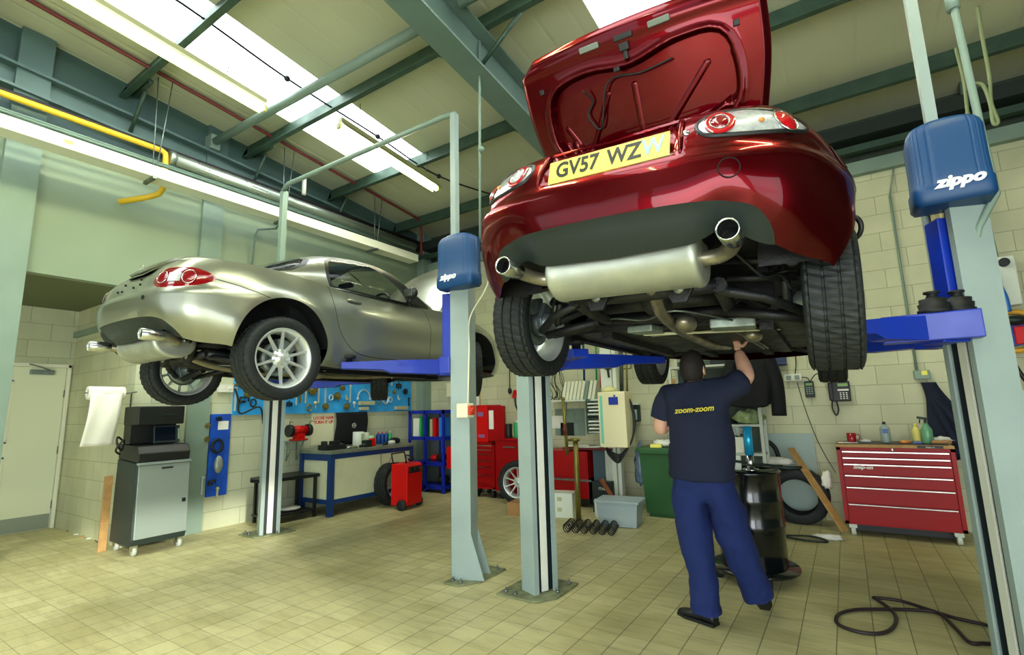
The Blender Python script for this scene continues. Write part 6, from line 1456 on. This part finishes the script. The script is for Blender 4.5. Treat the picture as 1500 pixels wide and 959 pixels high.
for k, (x, y, r_) in enumerate(((-.14, -.12, .2), (.05, -.05, -.3), (-.34, -.1, .5))): b = MB(); b.box((0, 0, .003), (.30, .21, .005), r_); tag(b.build('paper_sheet', M_PAPER, None, (-2.98 + x, 6.84 + y, .8205 + .006 * k)), ('front white paper sheet on the dark red desk', 'right hand white paper sheet on the dark red desk', 'left hand white paper sheet on the dark red desk')[k], 'paper')
for k, (x, z) in enumerate(((-3.9, 1.06), (-3.72, .95))):
    b = MB(); b.box((0, 0, 0), (.24, .012, .20), None, .003); tag(b.build('notice', M_PAPER if k == 0 else M_TOOLD, None, (x, 7.19, z + .1)), ('white notice on the wall right of the middle lift post', 'dark notice below the white one by the middle lift post')[k], 'notice')
# wall bits between the posts
nt_ = P(697, 575, Y=Y_B - .004); b = MB(); b.box((0, 0, 0), (.20, .01, .52), None, .002); nf = tag(b.build('framed_notice', mat('orange_frame', (196, 140, 70), .5), None, nt_), 'pair of orange framed papers on the back wall beside the farther lift post', 'notice')
for z, h in ((.09, .28), (-.16, .18)): b = MB(); b.box((0, -.008, z), (.16, .004, h)); b.build('notice_sheet', M_PAPER, nf)
lx = thing('air_gun_hose', 'red trigger and hose hanging on the back wall above the wide red cabinet', 'air line', P(754, 577, Y=Y_B - .03)); b = MB(); b.box((0, 0, 0), (.06, .05, .14), (0, .3, 0), .01); b.build('trigger', M_REDT, lx); b = MB(); b.tube(spline([(0, 0, -.06), (.02, 0, -.2), (.08, 0, -.32)], 5), .015, 6); b.build('hose', M_BLACK, lx); b = MB(); b.sphere((-.10, 0, .06), .035, 8, (1, 1, 1.6)); b.tube([(-.10, 0, .10), (-.09, 0, .7)], .008, 6); b.build('coupling', M_TOOLD, lx)
b = MB(); b.box((0, -.06, 0), (.17, .12, .26), None, .012); b.lathe([(0, -.14), (.07, -.14), (.08, -.12)], (0, -.06, 0), (0, 0, 1), 14); tag(b.build('wall_dispenser', M_ISO, None, P(665, 571, Y=Y_B - .002)), 'cream dispenser on the back wall just left of the farther lift post', 'dispenser')
# loose things on the floor
b = MB(); b.box((0, 0, .15), (.34, .26, .30), .25, .004); b1 = tag(b.build('carton', M_CANW, None, (-3.24, 6.02, 0)), 'white carton on the floor right of the middle lift post', 'carton')
for s in (-.05, .08): b = MB(); b.box((.03, -.128 + .01, .15 + s), (.06, .02, .05), .25); b.build('carton_label', M_TOOLG, b1)
b = MB(); b.box((0, 0, .08), (.42, .30, .16), .15, .004); tag(b.build('carton', M_CARD, None, (-3.72, 5.90, 0)), 'brown cardboard box on the floor left of the middle lift post', 'carton')
loose_wheel('spoked car wheel standing against the wide red cabinet behind the middle lift post', (-4.18, 6.46, .314), (0, 0, -pi / 2 + .15))
sj = thing('transmission_stand', 'tall brass-green stand post with a side tube behind the coil springs', 'stand', (-2.87, 5.75, 0)); M_OLV = mat('olive_steel', (128, 122, 58), .4, .6, noise=(12, .2))
b = MB(); b.cyl((0, 0, 0), (0, 0, 1.0), .032); b.cyl((0, 0, .97), (0, 0, 1.01), .055); b.cyl((-.0, 0, .02), (0, 0, .0), .10); b.build('stand_tube', M_OLV, sj); b = MB(); b.cyl((-.12, 0, .80), (-.15, 0, 1.48), .02); b.sphere((-.15, 0, 1.5), .025, 6); b.build('side_tube', M_OLV, sj); b = MB(); b.tube([(-.13, 0, .98), (.0, 0, .99)], .018, 6); b.build('link', M_OLV, sj)
b = MB(); b.cyl((-.125, -.03, 1.05), (-.13, -.03, 1.18), .022); b.build('red_grip', M_REDO, sj)
for k in range(6):
    ang = .35; px_, py_ = -2.80 + .098 * k, 5.36 + .02 * k
    b = MB(); pts = [V((cos(a) * .040, .34 * a / (2 * pi * 5) - .17, sin(a) * .050 + .057)) for a in [2 * pi * 5 * q / 70 for q in range(71)]]
    b.tube(pts, .0065, 6); tag(b.build('coil_spring', M_BLACK, None, (px_, py_, 0), (0, 0, .25)), ['leftmost', 'second', 'third', 'fourth', 'fifth', 'rightmost'][k] + ' black coil spring in the row on the floor before the brass stand', 'spring', 'coil springs laid in a row')
tb_ = thing('storage_box', 'clear lidded plastic storage box on the floor in front of the white post', 'storage box', (-2.38, 5.88, 0), .12); M_TUB = mat('cloudy_plastic', (186, 204, 206), .3, alpha=.55)
b = MB(); A = [b.bm.verts.new((x * .9, y * .9, .01)) for x, y in ((-.24, -.17), (.24, -.17), (.24, .17), (-.24, .17))]; B_ = [b.bm.verts.new((x, y, .27)) for x, y in ((-.24, -.17), (.24, -.17), (.24, .17), (-.24, .17))]
b._f(A)
for k in range(4): b._f([A[k], A[(k + 1) % 4], B_[(k + 1) % 4], B_[k]])
b.build('tub', M_TUB, tb_, solid=.004); b = MB(); b.box((0, 0, .285), (.53, .39, .03), None, .008); b.build('lid', M_TUB, tb_)
b = MB(); b.box((0, 0, 0), (.16, .01, .19), .1); b.box((.10, .05, -.03), (.16, .1, .08), .3, .01); tag(b.build('packet', mat('cream_packet', (226, 216, 150), .6), None, (-2.36, 5.78, .115)), 'cream packet visible inside the clear storage box', 'packet')
b = MB(); b.box((0, 0, .11), (.30, .24, .22), -.2, .006); tag(b.build('carton', M_CANW, None, (-2.66, 6.22, 0)), 'white tub shaped carton behind the clear storage box', 'carton')
b = MB(); b.box((0, 0, .20), (.26, .14, .40), None, .004); tag(b.build('parts_box', M_GREYP, None, (-2.84, 6.46, 0)), 'dark grey parts box at the foot of the white post', 'box'); text('box_lettering', 'ITALY', .05, M_CANW, bpy.data.objects['parts_box'], basis((.03, -.075, .31), (1, 0, 0), (0, 0, 1)), .001)
b = MB(); b.box((0, 0, 0), (.05, .03, .26), (0, -.6, 0), .004); tag(b.build('pickaxe_handle', mat('handle_brown', (120, 62, 30), .5), None, (-2.72, 6.3, .34)), 'brown wooden handle sticking up by the dark parts box', 'handle')
# tyre, plank, board and rags near the chest
ty = tyre_mb(MB(), .315, .19, .20, 72).build('loose_tyre', M_TYRE, None, (-.575, 6.86, .313), (0, 0, -pi / 2 - .05)); tag(ty, 'bare black tyre leaning on the back wall left of the red chest', 'tyre'); ty.rotation_euler = (0, .10, -pi / 2 - .05)
b = MB(); b.box((0, 0, .50), (.50, .02, 1.0)); tag(b.build('white_board', mat('board_pale', (160, 182, 172), .5), None, (-.62, 7.17, .0)), 'pale grey board standing against the back wall behind the tyre', 'board')
u = (V((-.60, 6.86, .84)) - V((-.15, 6.52, .02))); L = u.length
b = MB(); b.box((0, 0, L / 2), (.09, .022, L), None, .003); o = b.build('timber_plank', M_WOOD, None, (-.15, 6.50, .03)); o.rotation_euler = u.to_track_quat('Z', 'Y').to_euler(); tag(o, 'raw timber plank leaning diagonally across the tyre', 'plank')
hs = MB(); hs.tube(spline([(-.98, 7.0, .62), (-.90, 6.98, .90), (-.78, 6.96, .84), (-.74, 6.95, .60), (-.80, 6.95, .45)], 6), .028, 8); tag(hs.build('rubber_hose', M_TYRE), 'thick black hose looped against the wall behind the oil drum', 'hose')
rag('white rag on the black hose above the tyre', (-.74, 6.80, .66), .10, M_RAG, (1.5, .7, .5))
rag('white rag lying on the floor in front of the tyre', (-.30, 6.22, .0), .08, M_RAG, (1.7, .8, .35))
rag('crumpled paper between the plank and the red chest', (-.27, 6.74, .42), .07, M_PAPER, (.7, .7, 1.6))
b = MB(); b.tube(spline([(-.72, 6.1, .012), (-.50, 6.02, .014), (-.30, 6.06, .012), (-.42, 6.14, .03), (-.66, 6.16, .012), (-.72, 6.1, .012)], 6), .010, 6); tag(b.build('wire_hoop', M_TOOLD), 'flat dark wire hoop on the floor in front of the tyre', 'wire')
b = MB(); b.tube(spline([V(p) for p in [(.62, 3.9, .4), (.60, 4.05, .12)]] + [P(x, y, Z=.014) for x, y in ((1455, 940), (1440, 942), (1420, 940), (1400, 920), (1375, 898), (1340, 893), (1285, 892), (1250, 893), (1228, 900), (1228, 914), (1262, 926), (1296, 926), (1312, 912), (1308, 895), (1285, 878), (1282, 875), (1320, 880), (1362, 893), (1400, 905), (1440, 914), (1456, 920))], 6), .011, 8); tag(b.build('floor_hose', mat('hose_dark', (40, 30, 32), .5)), 'thin dark air hose looped on the floor by the nearest lift post', 'hose')
# oil drum with dolly and hand pump
od = thing('oil_drum', 'black oil drum on a wheeled dolly with a blue hand pump', 'drum', (-.76, 4.66, 0)); M_DRUM = mat('drum_black', (12, 16, 18), .22, coat=.5)
b = MB(); b.lathe([(0, .10), (.235, .10), (.25, .11), (.25, .40), (.258, .42), (.25, .44), (.25, .60), (.258, .62), (.25, .64), (.25, .82), (.262, .835), (.25, .85), (.235, .84), (.23, .83), (0, .83)], (0, 0, 0), (0, 0, 1), 40); b.build('drum_body', M_DRUM, od)
b = MB(); b.lathe([(.0, .075), (.33, .075), (.335, .085), (.33, .10), (0, .10)], (0, 0, 0), (0, 0, 1), 32); b.build('dolly_plate', M_DRUM, od)
for k in range(4): a = k * pi / 2 + .5; b = MB(); c = V((cos(a) * .28, sin(a) * .28, .036)); b.lathe([(0, -.014), (.036, -.014), (.036, .014), (0, .014)], c, (cos(a + 1), sin(a + 1), 0), 14); b.box(c + V((0, 0, .03)), (.04, .04, .02)); b.build('castor', M_TOOLD, od)
b = MB(); b.cyl((.05, -.05, .83), (.05, -.05, .98), .03); b.cyl((.05, -.05, .84), (.05, -.05, .86), .06); b.build('pump_stem', M_CHROME, od); b = MB(); b.cyl((.05, -.05, .97), (.05, -.05, 1.20), .034); b.build('pump_cylinder', mat('pump_blue', (40, 170, 220), .25, .4), od)
b = MB(); b.tube(spline([(.05, -.05, .90), (.18, -.12, .90), (.32, -.14, .885), (.42, -.10, .89)], 5), .012, 6); b.tube(spline([(.05, -.05, .90), (-.10, -.12, .92), (-.16, -.16, .86), (-.10, -.2, .83)], 5), .012, 6); b.tube(spline([(-.06, -.16, .88), (-.12, -.20, .95), (-.13, -.21, .97)], 4), .008, 6); b.build('pump_hose', M_TOOLD, od)
b = MB(); b.box((-.05, -.02, .90), (.05, .04, .12), None, .004); b.build('filter_box', M_CANW, od)
# hose reel and bits at the right edge
hr = thing('hose_reel', 'yellow framed hose reel with a blue hose on the back wall at the right edge', 'hose reel', P(1486, 485, Y=Y_B - .16))
b = MB(); b.tube([(cos(a) * .20, 0, sin(a) * .20) for a in [2 * pi * k / 24 for k in range(24)]], .028, 8, closed=True); b.build('reel_rim', mat('reel_yellow', (214, 160, 40), .45), hr); b = MB(); b.cyl((0, -.06, 0), (0, .06, 0), .15); b.build('wound_hose', mat('hose_blue', (30, 60, 150), .5), hr); b = MB(); b.sphere((0, -.10, .10), .11, 8, (1, .6, .45)); b.build('reel_cover', M_TOOLD, hr); b = MB(); b.box((.03, -.08, -.05), (.10, .04, .18), .0, .01); b.build('red_tag', M_REDT, hr)
b = MB(); b.tube(spline([(-.03, -.05, .2), (-.04, -.06, .36), (-.08, -.05, .55), (-.10, -.05, .66)], 5), .03, 8); b.build('inlet_hose', mat('inlet_blue', (40, 110, 190), .35), hr)
b = MB(); b.tube(spline([(-.10, -.05, -.18), (.0, -.06, -.50), (.14, -.06, -.75), (.05, -.06, -.85), (-.10, -.06, -.70), (-.12, -.05, -.4)], 6), .02, 8); b.build('hanging_hose', M_BLACK, hr)
ub = thing('wall_heater', 'white upright box on the back wall above the hose reel', 'box', P(1464, 415, Y=Y_B - .002)); b = MB(); b.box((0, -.07, 0), (.24, .14, .52), None, .012); b.build('box_case', M_CANW, ub); b = MB(); b.cyl((.03, -.14, .19), (.03, -.18, .19), .045); b.build('knob', M_BLACK, ub)
b = MB(); b.box((0, 0, 0), (.5, .02, .40), None, .004); tag(b.build('wall_board', M_CANW, None, (1.75, 7.18, 1.25)), 'white board on the back wall below the hose reel', 'board')
# ================================================================== MECHANIC
M_SKIN = mat('skin', (206, 160, 134), .5); M_HAIR = mat('dark_hair', (26, 20, 18), .7, bump=(80, .6)); M_POLO = mat('polo_navy', (14, 24, 48), .85, bump=(70, .25)); M_TROU = mat('work_trousers_blue', (8, 30, 84), .85, bump=(25, .5)); M_SHOE = mat('black_shoe', (14, 15, 16), .4)
mech = thing('person', 'mechanic in navy polo and blue trousers reaching up under the red car', 'person', (-.86, 3.62, 0))
def skin_mesh(name, verts, edges, m_, parent, root=0, sub=2):
    me = bpy.data.meshes.new(name); me.from_pydata([v[:3] for v in verts], edges, []); o = bpy.data.objects.new(name, me); COL.objects.link(o); o.parent = parent
    md = o.modifiers.new('skin', 'SKIN'); md.use_smooth_shade = True; md.branch_smoothing = .4
    sd = me.skin_vertices[0].data
    for k, v in enumerate(verts): sd[k].radius = (v[3], v[4] if len(v) > 4 else v[3]); sd[k].use_root = (k == root)
    q = o.modifiers.new('sub', 'SUBSURF'); q.levels = q.render_levels = sub
    bpy.context.view_layer.update(); dg = bpy.context.evaluated_depsgraph_get(); nm = bpy.data.meshes.new_from_object(o.evaluated_get(dg))
    o.modifiers.clear(); o.data = nm; nm.materials.clear(); nm.materials.append(m_)
    for p in nm.polygons: p.use_smooth = True
    return o
def clip(o, p, n, sel):
    bm = bmesh.new(); bm.from_mesh(o.data)
    fs = [f for f in bm.faces if sel(f.calc_center_median())]; g = set(fs)
    for f in fs: g.update(f.edges); g.update(f.verts)
    bmesh.ops.bisect_plane(bm, geom=list(g), plane_co=V(p), plane_no=V(n), clear_outer=True); bm.to_mesh(o.data); bm.free()
    for q in o.data.polygons: q.use_smooth = True
from mathutils import noise as NZ
def crease(o, amp, fr):
    for v in o.data.vertices:
        c = v.co; k = NZ.noise(V((c.x * fr * 1.3, c.y * fr, c.z * fr * .7))) + .5 * NZ.noise(V((c.x * fr * 3, c.y * fr * 2, c.z * fr * 2.2)))
        v.co = c + v.normal * amp * k
# local coords: x right, y into the scene, z up.  The figure's back is towards the camera.
HD = V((.0, -.02, 1.64))                      # head centre
LS, RS = V((-.185, .02, 1.47)), V((.19, .02, 1.485))
LE, RE = V((-.285, .02, 1.20)), V((.33, .08, 1.56))
LW, RW = V((-.16, .24, 1.34)), V((.26, .22, 1.76))
LH_, RH = V((-.02, .16, 1.72)), V((.24, .24, 1.84))
LW = V((-.12, .22, 1.42))
body_v = [(-.01, .0, .96, .12, .09), (0, .0, 1.08, .12, .085), (0, .0, 1.22, .13, .09), (0, .01, 1.36, .15, .09), (0, .01, 1.46, .10, .075), (.0, .0, 1.52, .07, .07), (0, -.01, 1.57, .066),
          (*LS, .075), (*((LS + LE) / 2 + V((-.012, 0, 0))), .064), (*LE, .054), (*((LE + LW) / 2), .052), (*LW, .036, .030),
          (*RS, .075), (*((RS + RE) / 2), .064), (*RE, .054), (*((RE + RW) / 2), .052), (*RW, .036, .030),
          (-.085, .0, .90, .11), (-.085, .01, .70, .095), (-.055, .0, .50, .07), (-.04, .02, .30, .065), (-.02, -.04, .10, .05),
          (.085, .01, .90, .11), (.12, .04, .70, .095), (.155, .07, .50, .07), (.20, .13, .32, .065), (.235, .20, .14, .05)]
body_e = [(0, 1), (1, 2), (2, 3), (3, 4), (4, 5), (5, 6), (4, 7), (7, 8), (8, 9), (9, 10), (10, 11), (4, 12), (12, 13), (13, 14), (14, 15), (15, 16), (0, 17), (17, 18), (18, 19), (19, 20), (20, 21), (0, 22), (22, 23), (23, 24), (24, 25), (25, 26)]
bodyo = skin_mesh('body', body_v, body_e, M_SKIN, mech)
# head
b = MB()
b2 = bmesh.new(); bmesh.ops.create_uvsphere(b2, u_segments=28, v_segments=20, radius=1)
for v in b2.verts:
    x, y, z = v.co; w = .074 * (1 - .16 * max(0, -z) ** 1.2); d_ = .094
    q = V((x * w, y * d_, z * .118))
    if y > 0 and z < 0: q.y += .006 * (-z); q.x *= 1 - .14 * (-z)
    if y > .55 and abs(x) < .28 and -.35 < z < .12: q.y += .020 * (1 - abs(x) / .28) * (1 - abs(z + .18) / .3 if abs(z + .18) < .3 else 0)   # nose
    if y > .7 and abs(abs(x) - .36) < .16 and abs(z - .05) < .12: q.y -= .006                                             # eye sockets
    if y > .75 and abs(x) < .3 and abs(z + .48) < .07: q.y += .004                                                          # lips
    v.co = q
HR = Matrix.Translation(HD) @ Euler((RD(14), RD(4), RD(-18))).to_matrix().to_4x4()
b.merge(b2, HR, True); ho = b.build('head', M_SKIN, mech)
for s in (-1, 1):
    b = MB(); b.lathe([(0, -.006), (.018, -.008), (.026, .0), (.028, .008), (.02, .006), (0, .002)], (0, 0, 0), (1, 0, 0), 16)
    for v in b.bm.verts: v.co = V((v.co.x * s, v.co.y * .8, v.co.z * 1.2))
    e = b.build('ear', M_SKIN, ho); e.matrix_local = HR @ Matrix.Translation((s * .076, .0, -.012)) @ Matrix.Rotation(s * .35, 4, 'Z')
    b = MB(); b.sphere((s * .028, .082, .008), .010, 6); e = b.build('eye', M_WHITE, ho); e.matrix_local = HR
b = MB(); b2 = bmesh.new(); bmesh.ops.create_uvsphere(b2, u_segments=32, v_segments=22, radius=1)
dl_ = []
for v in b2.verts:
    x, y, z = v.co; k = 1.10 + .015 * sin(x * 31) * sin(z * 27) * 1
    v.co = V((x * .074 * k, y * .094 * k - .002, z * .118 * (k - .02)))
    if (y > .25 and z < .55) or z < -.62 or (y > -.15 and z < -.05): dl_.append(v)
bmesh.ops.delete(b2, geom=dl_, context='VERTS'); b.merge(b2, HR, True); b.build('hair', M_HAIR, ho, solid=.006)
# polo: follows the torso, short sleeves
polo_v = [(-.01, 0, .86, .235, .17), (-.01, 0, .93, .235, .17), (0, 0, 1.05, .232, .17), (0, .0, 1.20, .245, .17), (0, .01, 1.36, .258, .165), (0, .01, 1.465, .19, .13), (0, -.0, 1.535, .10, .10),
          (*LS, .105), (*((LS + LE) / 2 + V((-.012, 0, .01))), .098), (*(LS.lerp(LE, .80)), .098), (*RS, .105), (*((RS + RE) / 2), .098), (*(RS.lerp(RE, .95)), .098)]
polo = skin_mesh('polo_shirt', polo_v, [(0, 1), (1, 2), (2, 3), (3, 4), (4, 5), (5, 6), (5, 7), (7, 8), (8, 9), (5, 10), (10, 11), (11, 12)], M_POLO, mech, 0, 3)
clip(polo, (0, 0, .885), (0, 0, -1), lambda c: c.z < 1.1); clip(polo, LS.lerp(LE, .66), LE - LS, lambda c: c.x < -.21 and c.z > 1.1); clip(polo, RS.lerp(RE, .92), RE - RS, lambda c: c.x > .22 and c.z > 1.3); crease(polo, .012, 7)
b = MB(); b.tube([V((cos(a) * .066, sin(a) * .066, 1.545 + .012 * sin(a))) for a in [2 * pi * k / 20 for k in range(20)]], .014, 8, closed=True); b.build('collar', M_POLO, polo)
lt = text('back_lettering', 'zoom-zoom', .052, mat('shirt_yellow', (196, 186, 60), .7), polo, basis((.02, -.185, 1.36), (1, 0, .12), (0, .06, 1)), .002, .3, .0012)
tro_v = [(-.01, 0, 1.05, .20, .14), (-.01, 0, .92, .215, .155), (-.105, .0, .80, .148), (-.10, .0, .66, .132), (-.075, -.01, .48, .115), (-.055, -.02, .30, .100), (-.03, -.05, .12, .096), (-.02, -.055, -.02, .096),
         (.10, .01, .80, .148), (.13, .04, .66, .132), (.165, .07, .48, .115), (.21, .13, .30, .100), (.25, .205, .11, .094), (.265, .235, .03, .094)]
tro = skin_mesh('trousers', tro_v, [(0, 1), (1, 2), (2, 3), (3, 4), (4, 5), (5, 6), (6, 7), (1, 8), (8, 9), (9, 10), (10, 11), (11, 12), (12, 13)], M_TROU, mech, 0, 3)
clip(tro, (0, 0, .075), (0, 0, -1), lambda c: c.x < .1 and c.z < .3); clip(tro, (.25, .21, .15), (.15, .28, -.8), lambda c: c.x > .1 and c.z < .35); crease(tro, .018, 8)
def shoe(c, rz, rx):
    b = MB(); R_ = Matrix.Translation(c) @ Euler((rx, 0, rz)).to_matrix().to_4x4()
    secs = [(-.10, .030, .06), (-.085, .038, .085), (-.04, .036, .085), (.02, .040, .065), (.08, .047, .052), (.13, .044, .045), (.165, .030, .034), (.175, .012, .022)]
    rg = []
    for y, w_, h in secs: rg.append([b.bm.verts.new(R_ @ V((cos(a) * w_, y, max(0, (.5 + .5 * sin(a)) * h) + 0))) for a in [2 * pi * k / 14 for k in range(14)]])
    for A, B_ in zip(rg, rg[1:]):
        for k in range(14): b._f([A[k], A[(k + 1) % 14], B_[(k + 1) % 14], B_[k]], True)
    b._f(rg[0]); b._f(rg[-1])
    o = b.build('shoe', M_SHOE, mech)
    b = MB(); b.prism([(-.038, -.10), (.038, -.10), (.045, .02), (.05, .10), (.03, .17), (-.03, .17), (-.05, .10), (-.045, .02)], .018, (0, 0, -.004))
    for v in b.bm.verts: v.co = R_ @ v.co
    b.build('sole', M_BLACK, o)
shoe(V((-.07, -.04, .006)), RD(70), 0); shoe(V((.265, .215, .135)), RD(6), RD(-46))
def hand(wrist, direc, palm_n, side, curl, nm):
    """five fingered hand skinned from the wrist; side: thumb direction sign"""
    d = V(direc).normalized(); n = V(palm_n); n = (n - d * n.dot(d)).normalized(); a = d.cross(n) * side
    o = V(wrist); vs = [(*o, .026, .022), (*(o + d * .05), .030, .018), (*(o + d * .085), .030, .016)]; es = [(0, 1), (1, 2)]
    for k, (off, L_, sp) in enumerate(((.030, .072, .15), (.010, .082, .04), (-.010, .077, -.05), (-.029, .060, -.16))):
        base = o + d * .09 + a * off; i0 = len(vs); p = base; dd = (d + a * sp).normalized()
        vs.append((*p, .0095)); es.append((2, i0))
        for j, f in enumerate((.45, .32, .23)):
            dd = (dd + n * curl * (.6 + .4 * j)).normalized(); p = p + dd * L_ * f; vs.append((*p, .0085 - .0012 * j)); es.append((len(vs) - 2, len(vs) - 1))
    i0 = len(vs); p = o + d * .03 + a * .034; vs.append((*p, .013)); es.append((1, i0)); dd = (d * .8 + a * .8 + n * .3).normalized()
    for f in (.038, .030): p = p + dd * f; vs.append((*p, .0100)); es.append((len(vs) - 2, len(vs) - 1)); dd = (dd + d * .4).normalized()
    return skin_mesh(nm, vs, es, M_SKIN, bodyo, 0, 2)
hand(LW, (LH_ - LW), (.2, .9, .1), 1, .35, 'hand'); hand(RW, (-.1, .2, 1), (-.3, .9, .1), -1, .3, 'hand')
# ================================================================== LIGHT
w = bpy.data.worlds.new('world'); SC.world = w; w.use_nodes = True
bg = w.node_tree.nodes['Background']; bg.inputs[0].default_value = (.80, .92, 1.0, 1); bg.inputs[1].default_value = 1.0
def area(name, loc, rot, sx, sy, e, col=(1, 1, 1)):
    l = bpy.data.lights.new(name, 'AREA'); l.shape = 'RECTANGLE'; l.size = sx; l.size_y = sy; l.energy = e; l.color = col
    o = bpy.data.objects.new(name, l); COL.objects.link(o); o.location = loc; o.rotation_euler = rot; return o
# daylight standing in the open doorways behind and to the right of the viewer
area('doorway_daylight', (-3.6, Y_F - .1, 2.1), (RD(90), 0, 0), 4.0, 3.4, 25, (.93, .97, 1))
area('doorway_daylight', (.9, Y_F - .1, 1.4), (RD(90), 0, 0), 4.0, 2.7, 230, (.93, .97, 1))
area('doorway_daylight', (X_R + .1, -2, 1.5), (RD(90), 0, RD(90)), 4.0, 3.0, 90, (.93, .97, 1))
s = bpy.data.lights.new('sun', 'SUN'); s.energy = 3.0; s.angle = RD(1.6); s.color = (1, .96, .84)
so = bpy.data.objects.new('sun', s); COL.objects.link(so)
so.rotation_euler = V((-1, .38, -.262)).to_track_quat('-Z', 'Y').to_euler()
SC.view_settings.view_transform = 'Standard'; SC.view_settings.look = 'None'; SC.view_settings.gamma = 1; SC.view_settings.use_curve_mapping = False
SC.view_settings.exposure = 0.45
SC.cycles.use_denoising = True
SC.cycles.max_bounces = 8; SC.cycles.diffuse_bounces = 5; SC.cycles.sample_clamp_indirect = 6
